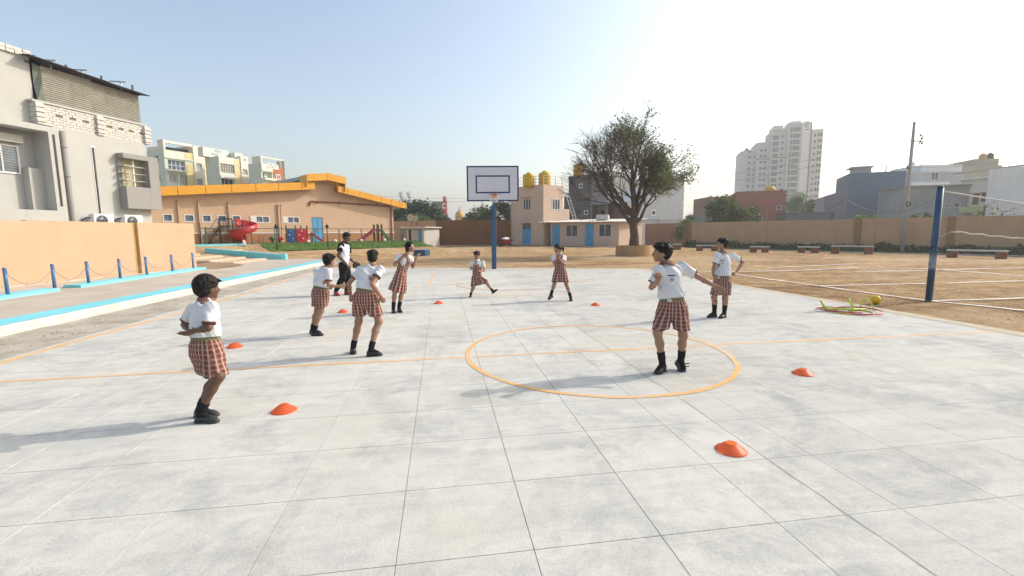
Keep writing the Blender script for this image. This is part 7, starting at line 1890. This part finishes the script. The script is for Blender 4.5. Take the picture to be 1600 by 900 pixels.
person('girl0', 'girl in check pinafore leaning back with both hands raised to her face', 'girl', 1.0, 1, dict(h=.008, head=.98, hair='short_girl', band=True, sock=.40, maryjane=True, skirt=.46, flare=.205, skirt_dir=(-.26, .0, -1), flatf=.9, curlR=.7, curlL=.7, plain_belt=True, sleeve=.6))
person('girl1', 'small girl in check pinafore kicking one leg out to the side, hair flying', 'girl', .86, 1, dict(h=.008, head=.98, hair='loose', wind=(-.35, .2, .75), sock=.25, raised='L', tiltL=.55, skirt=.34, flare=.185, skirt_dir=(.18, -.05, -1), flat=(-.2, 1, 0), flatf=.75, badge=True, curlR=.9, curlL=.7, sleeve=.6))
person('girl2', 'girl with ponytail in check pinafore striding with arms crossed on her chest', 'girl', .95, 1, dict(h=.008, head=.98, hair='pony', sock=.36, raised='R', tiltR=.2, skirt=.36, flare=.152, skirt_dir=(0, 0, -1), flatf=.85, curlR=.5, curlL=.6, sleeve=.62))
person('boyR', 'boy in white shirt turning left in the centre circle with one arm flung out', 'boy', 1.04, 1, dict(h=.006, head=1.04, hair_t=.017, tuft=1.2, sock=.42, short=.92, level=.51, hemr=.094, badge=True, raised='L', tiltL=.0, curlR=.7, curlL=.25, sleeve=.72, straps=((-1, 1.0), (-1, .7))))
person('boyRR', 'boy standing with hand on hip in white shirt and long black socks', 'boy', 1.05, 1, dict(h=.0075, head=.95, sock=.86, short=.90, level=.44, badge=True, curlR=.8, curlL=.8, sleeve=.62, foot=1.05))
# dark pouch in the coach's hand
P_ = POSE['coach']; hb = Vector(P_['j']['hL']) + Vector((P_['at'][0], P_['at'][1], 0))
pe = empty('pouch', hb - Vector((0, 0, .03)), .4, 'dark grey pouch held in the coach’s left hand', 'pouch')
mb = MB(); mb.bbox((-.10, -.04, -.07), (.10, .04, .06), .025); mb.build('bag', mat('pouch_cloth', (.035, .038, .042), .8, .3, 20), pe); mb = MB(); mb.tube([(-.06, 0, .05), (-.04, 0, .09), (.04, 0, .09), (.06, 0, .05)], .008, 6); mb.build('strap', M_BLKC, pe)

# ------------------------------------------------------------------ haze: still, even air round the whole place
hz = MB(); hz.box((-2800, -2800, -1.2), (2800, 2800, 72))
t_ = bpy.data.materials.new('haze_air'); t_.use_nodes = True; nt_ = t_.node_tree
for n_ in list(nt_.nodes): nt_.nodes.remove(n_)
vo = nt_.nodes.new('ShaderNodeVolumePrincipled'); vo.inputs['Density'].default_value = .0011; vo.inputs['Color'].default_value = (.93, .95, .98, 1); vo.inputs['Anisotropy'].default_value = .35
mo = nt_.nodes.new('ShaderNodeOutputMaterial'); nt_.links.new(vo.outputs[0], mo.inputs['Volume'])
hzo = hz.build('haze', t_); tag(hzo, kind='stuff', label='thin pale haze in the air')
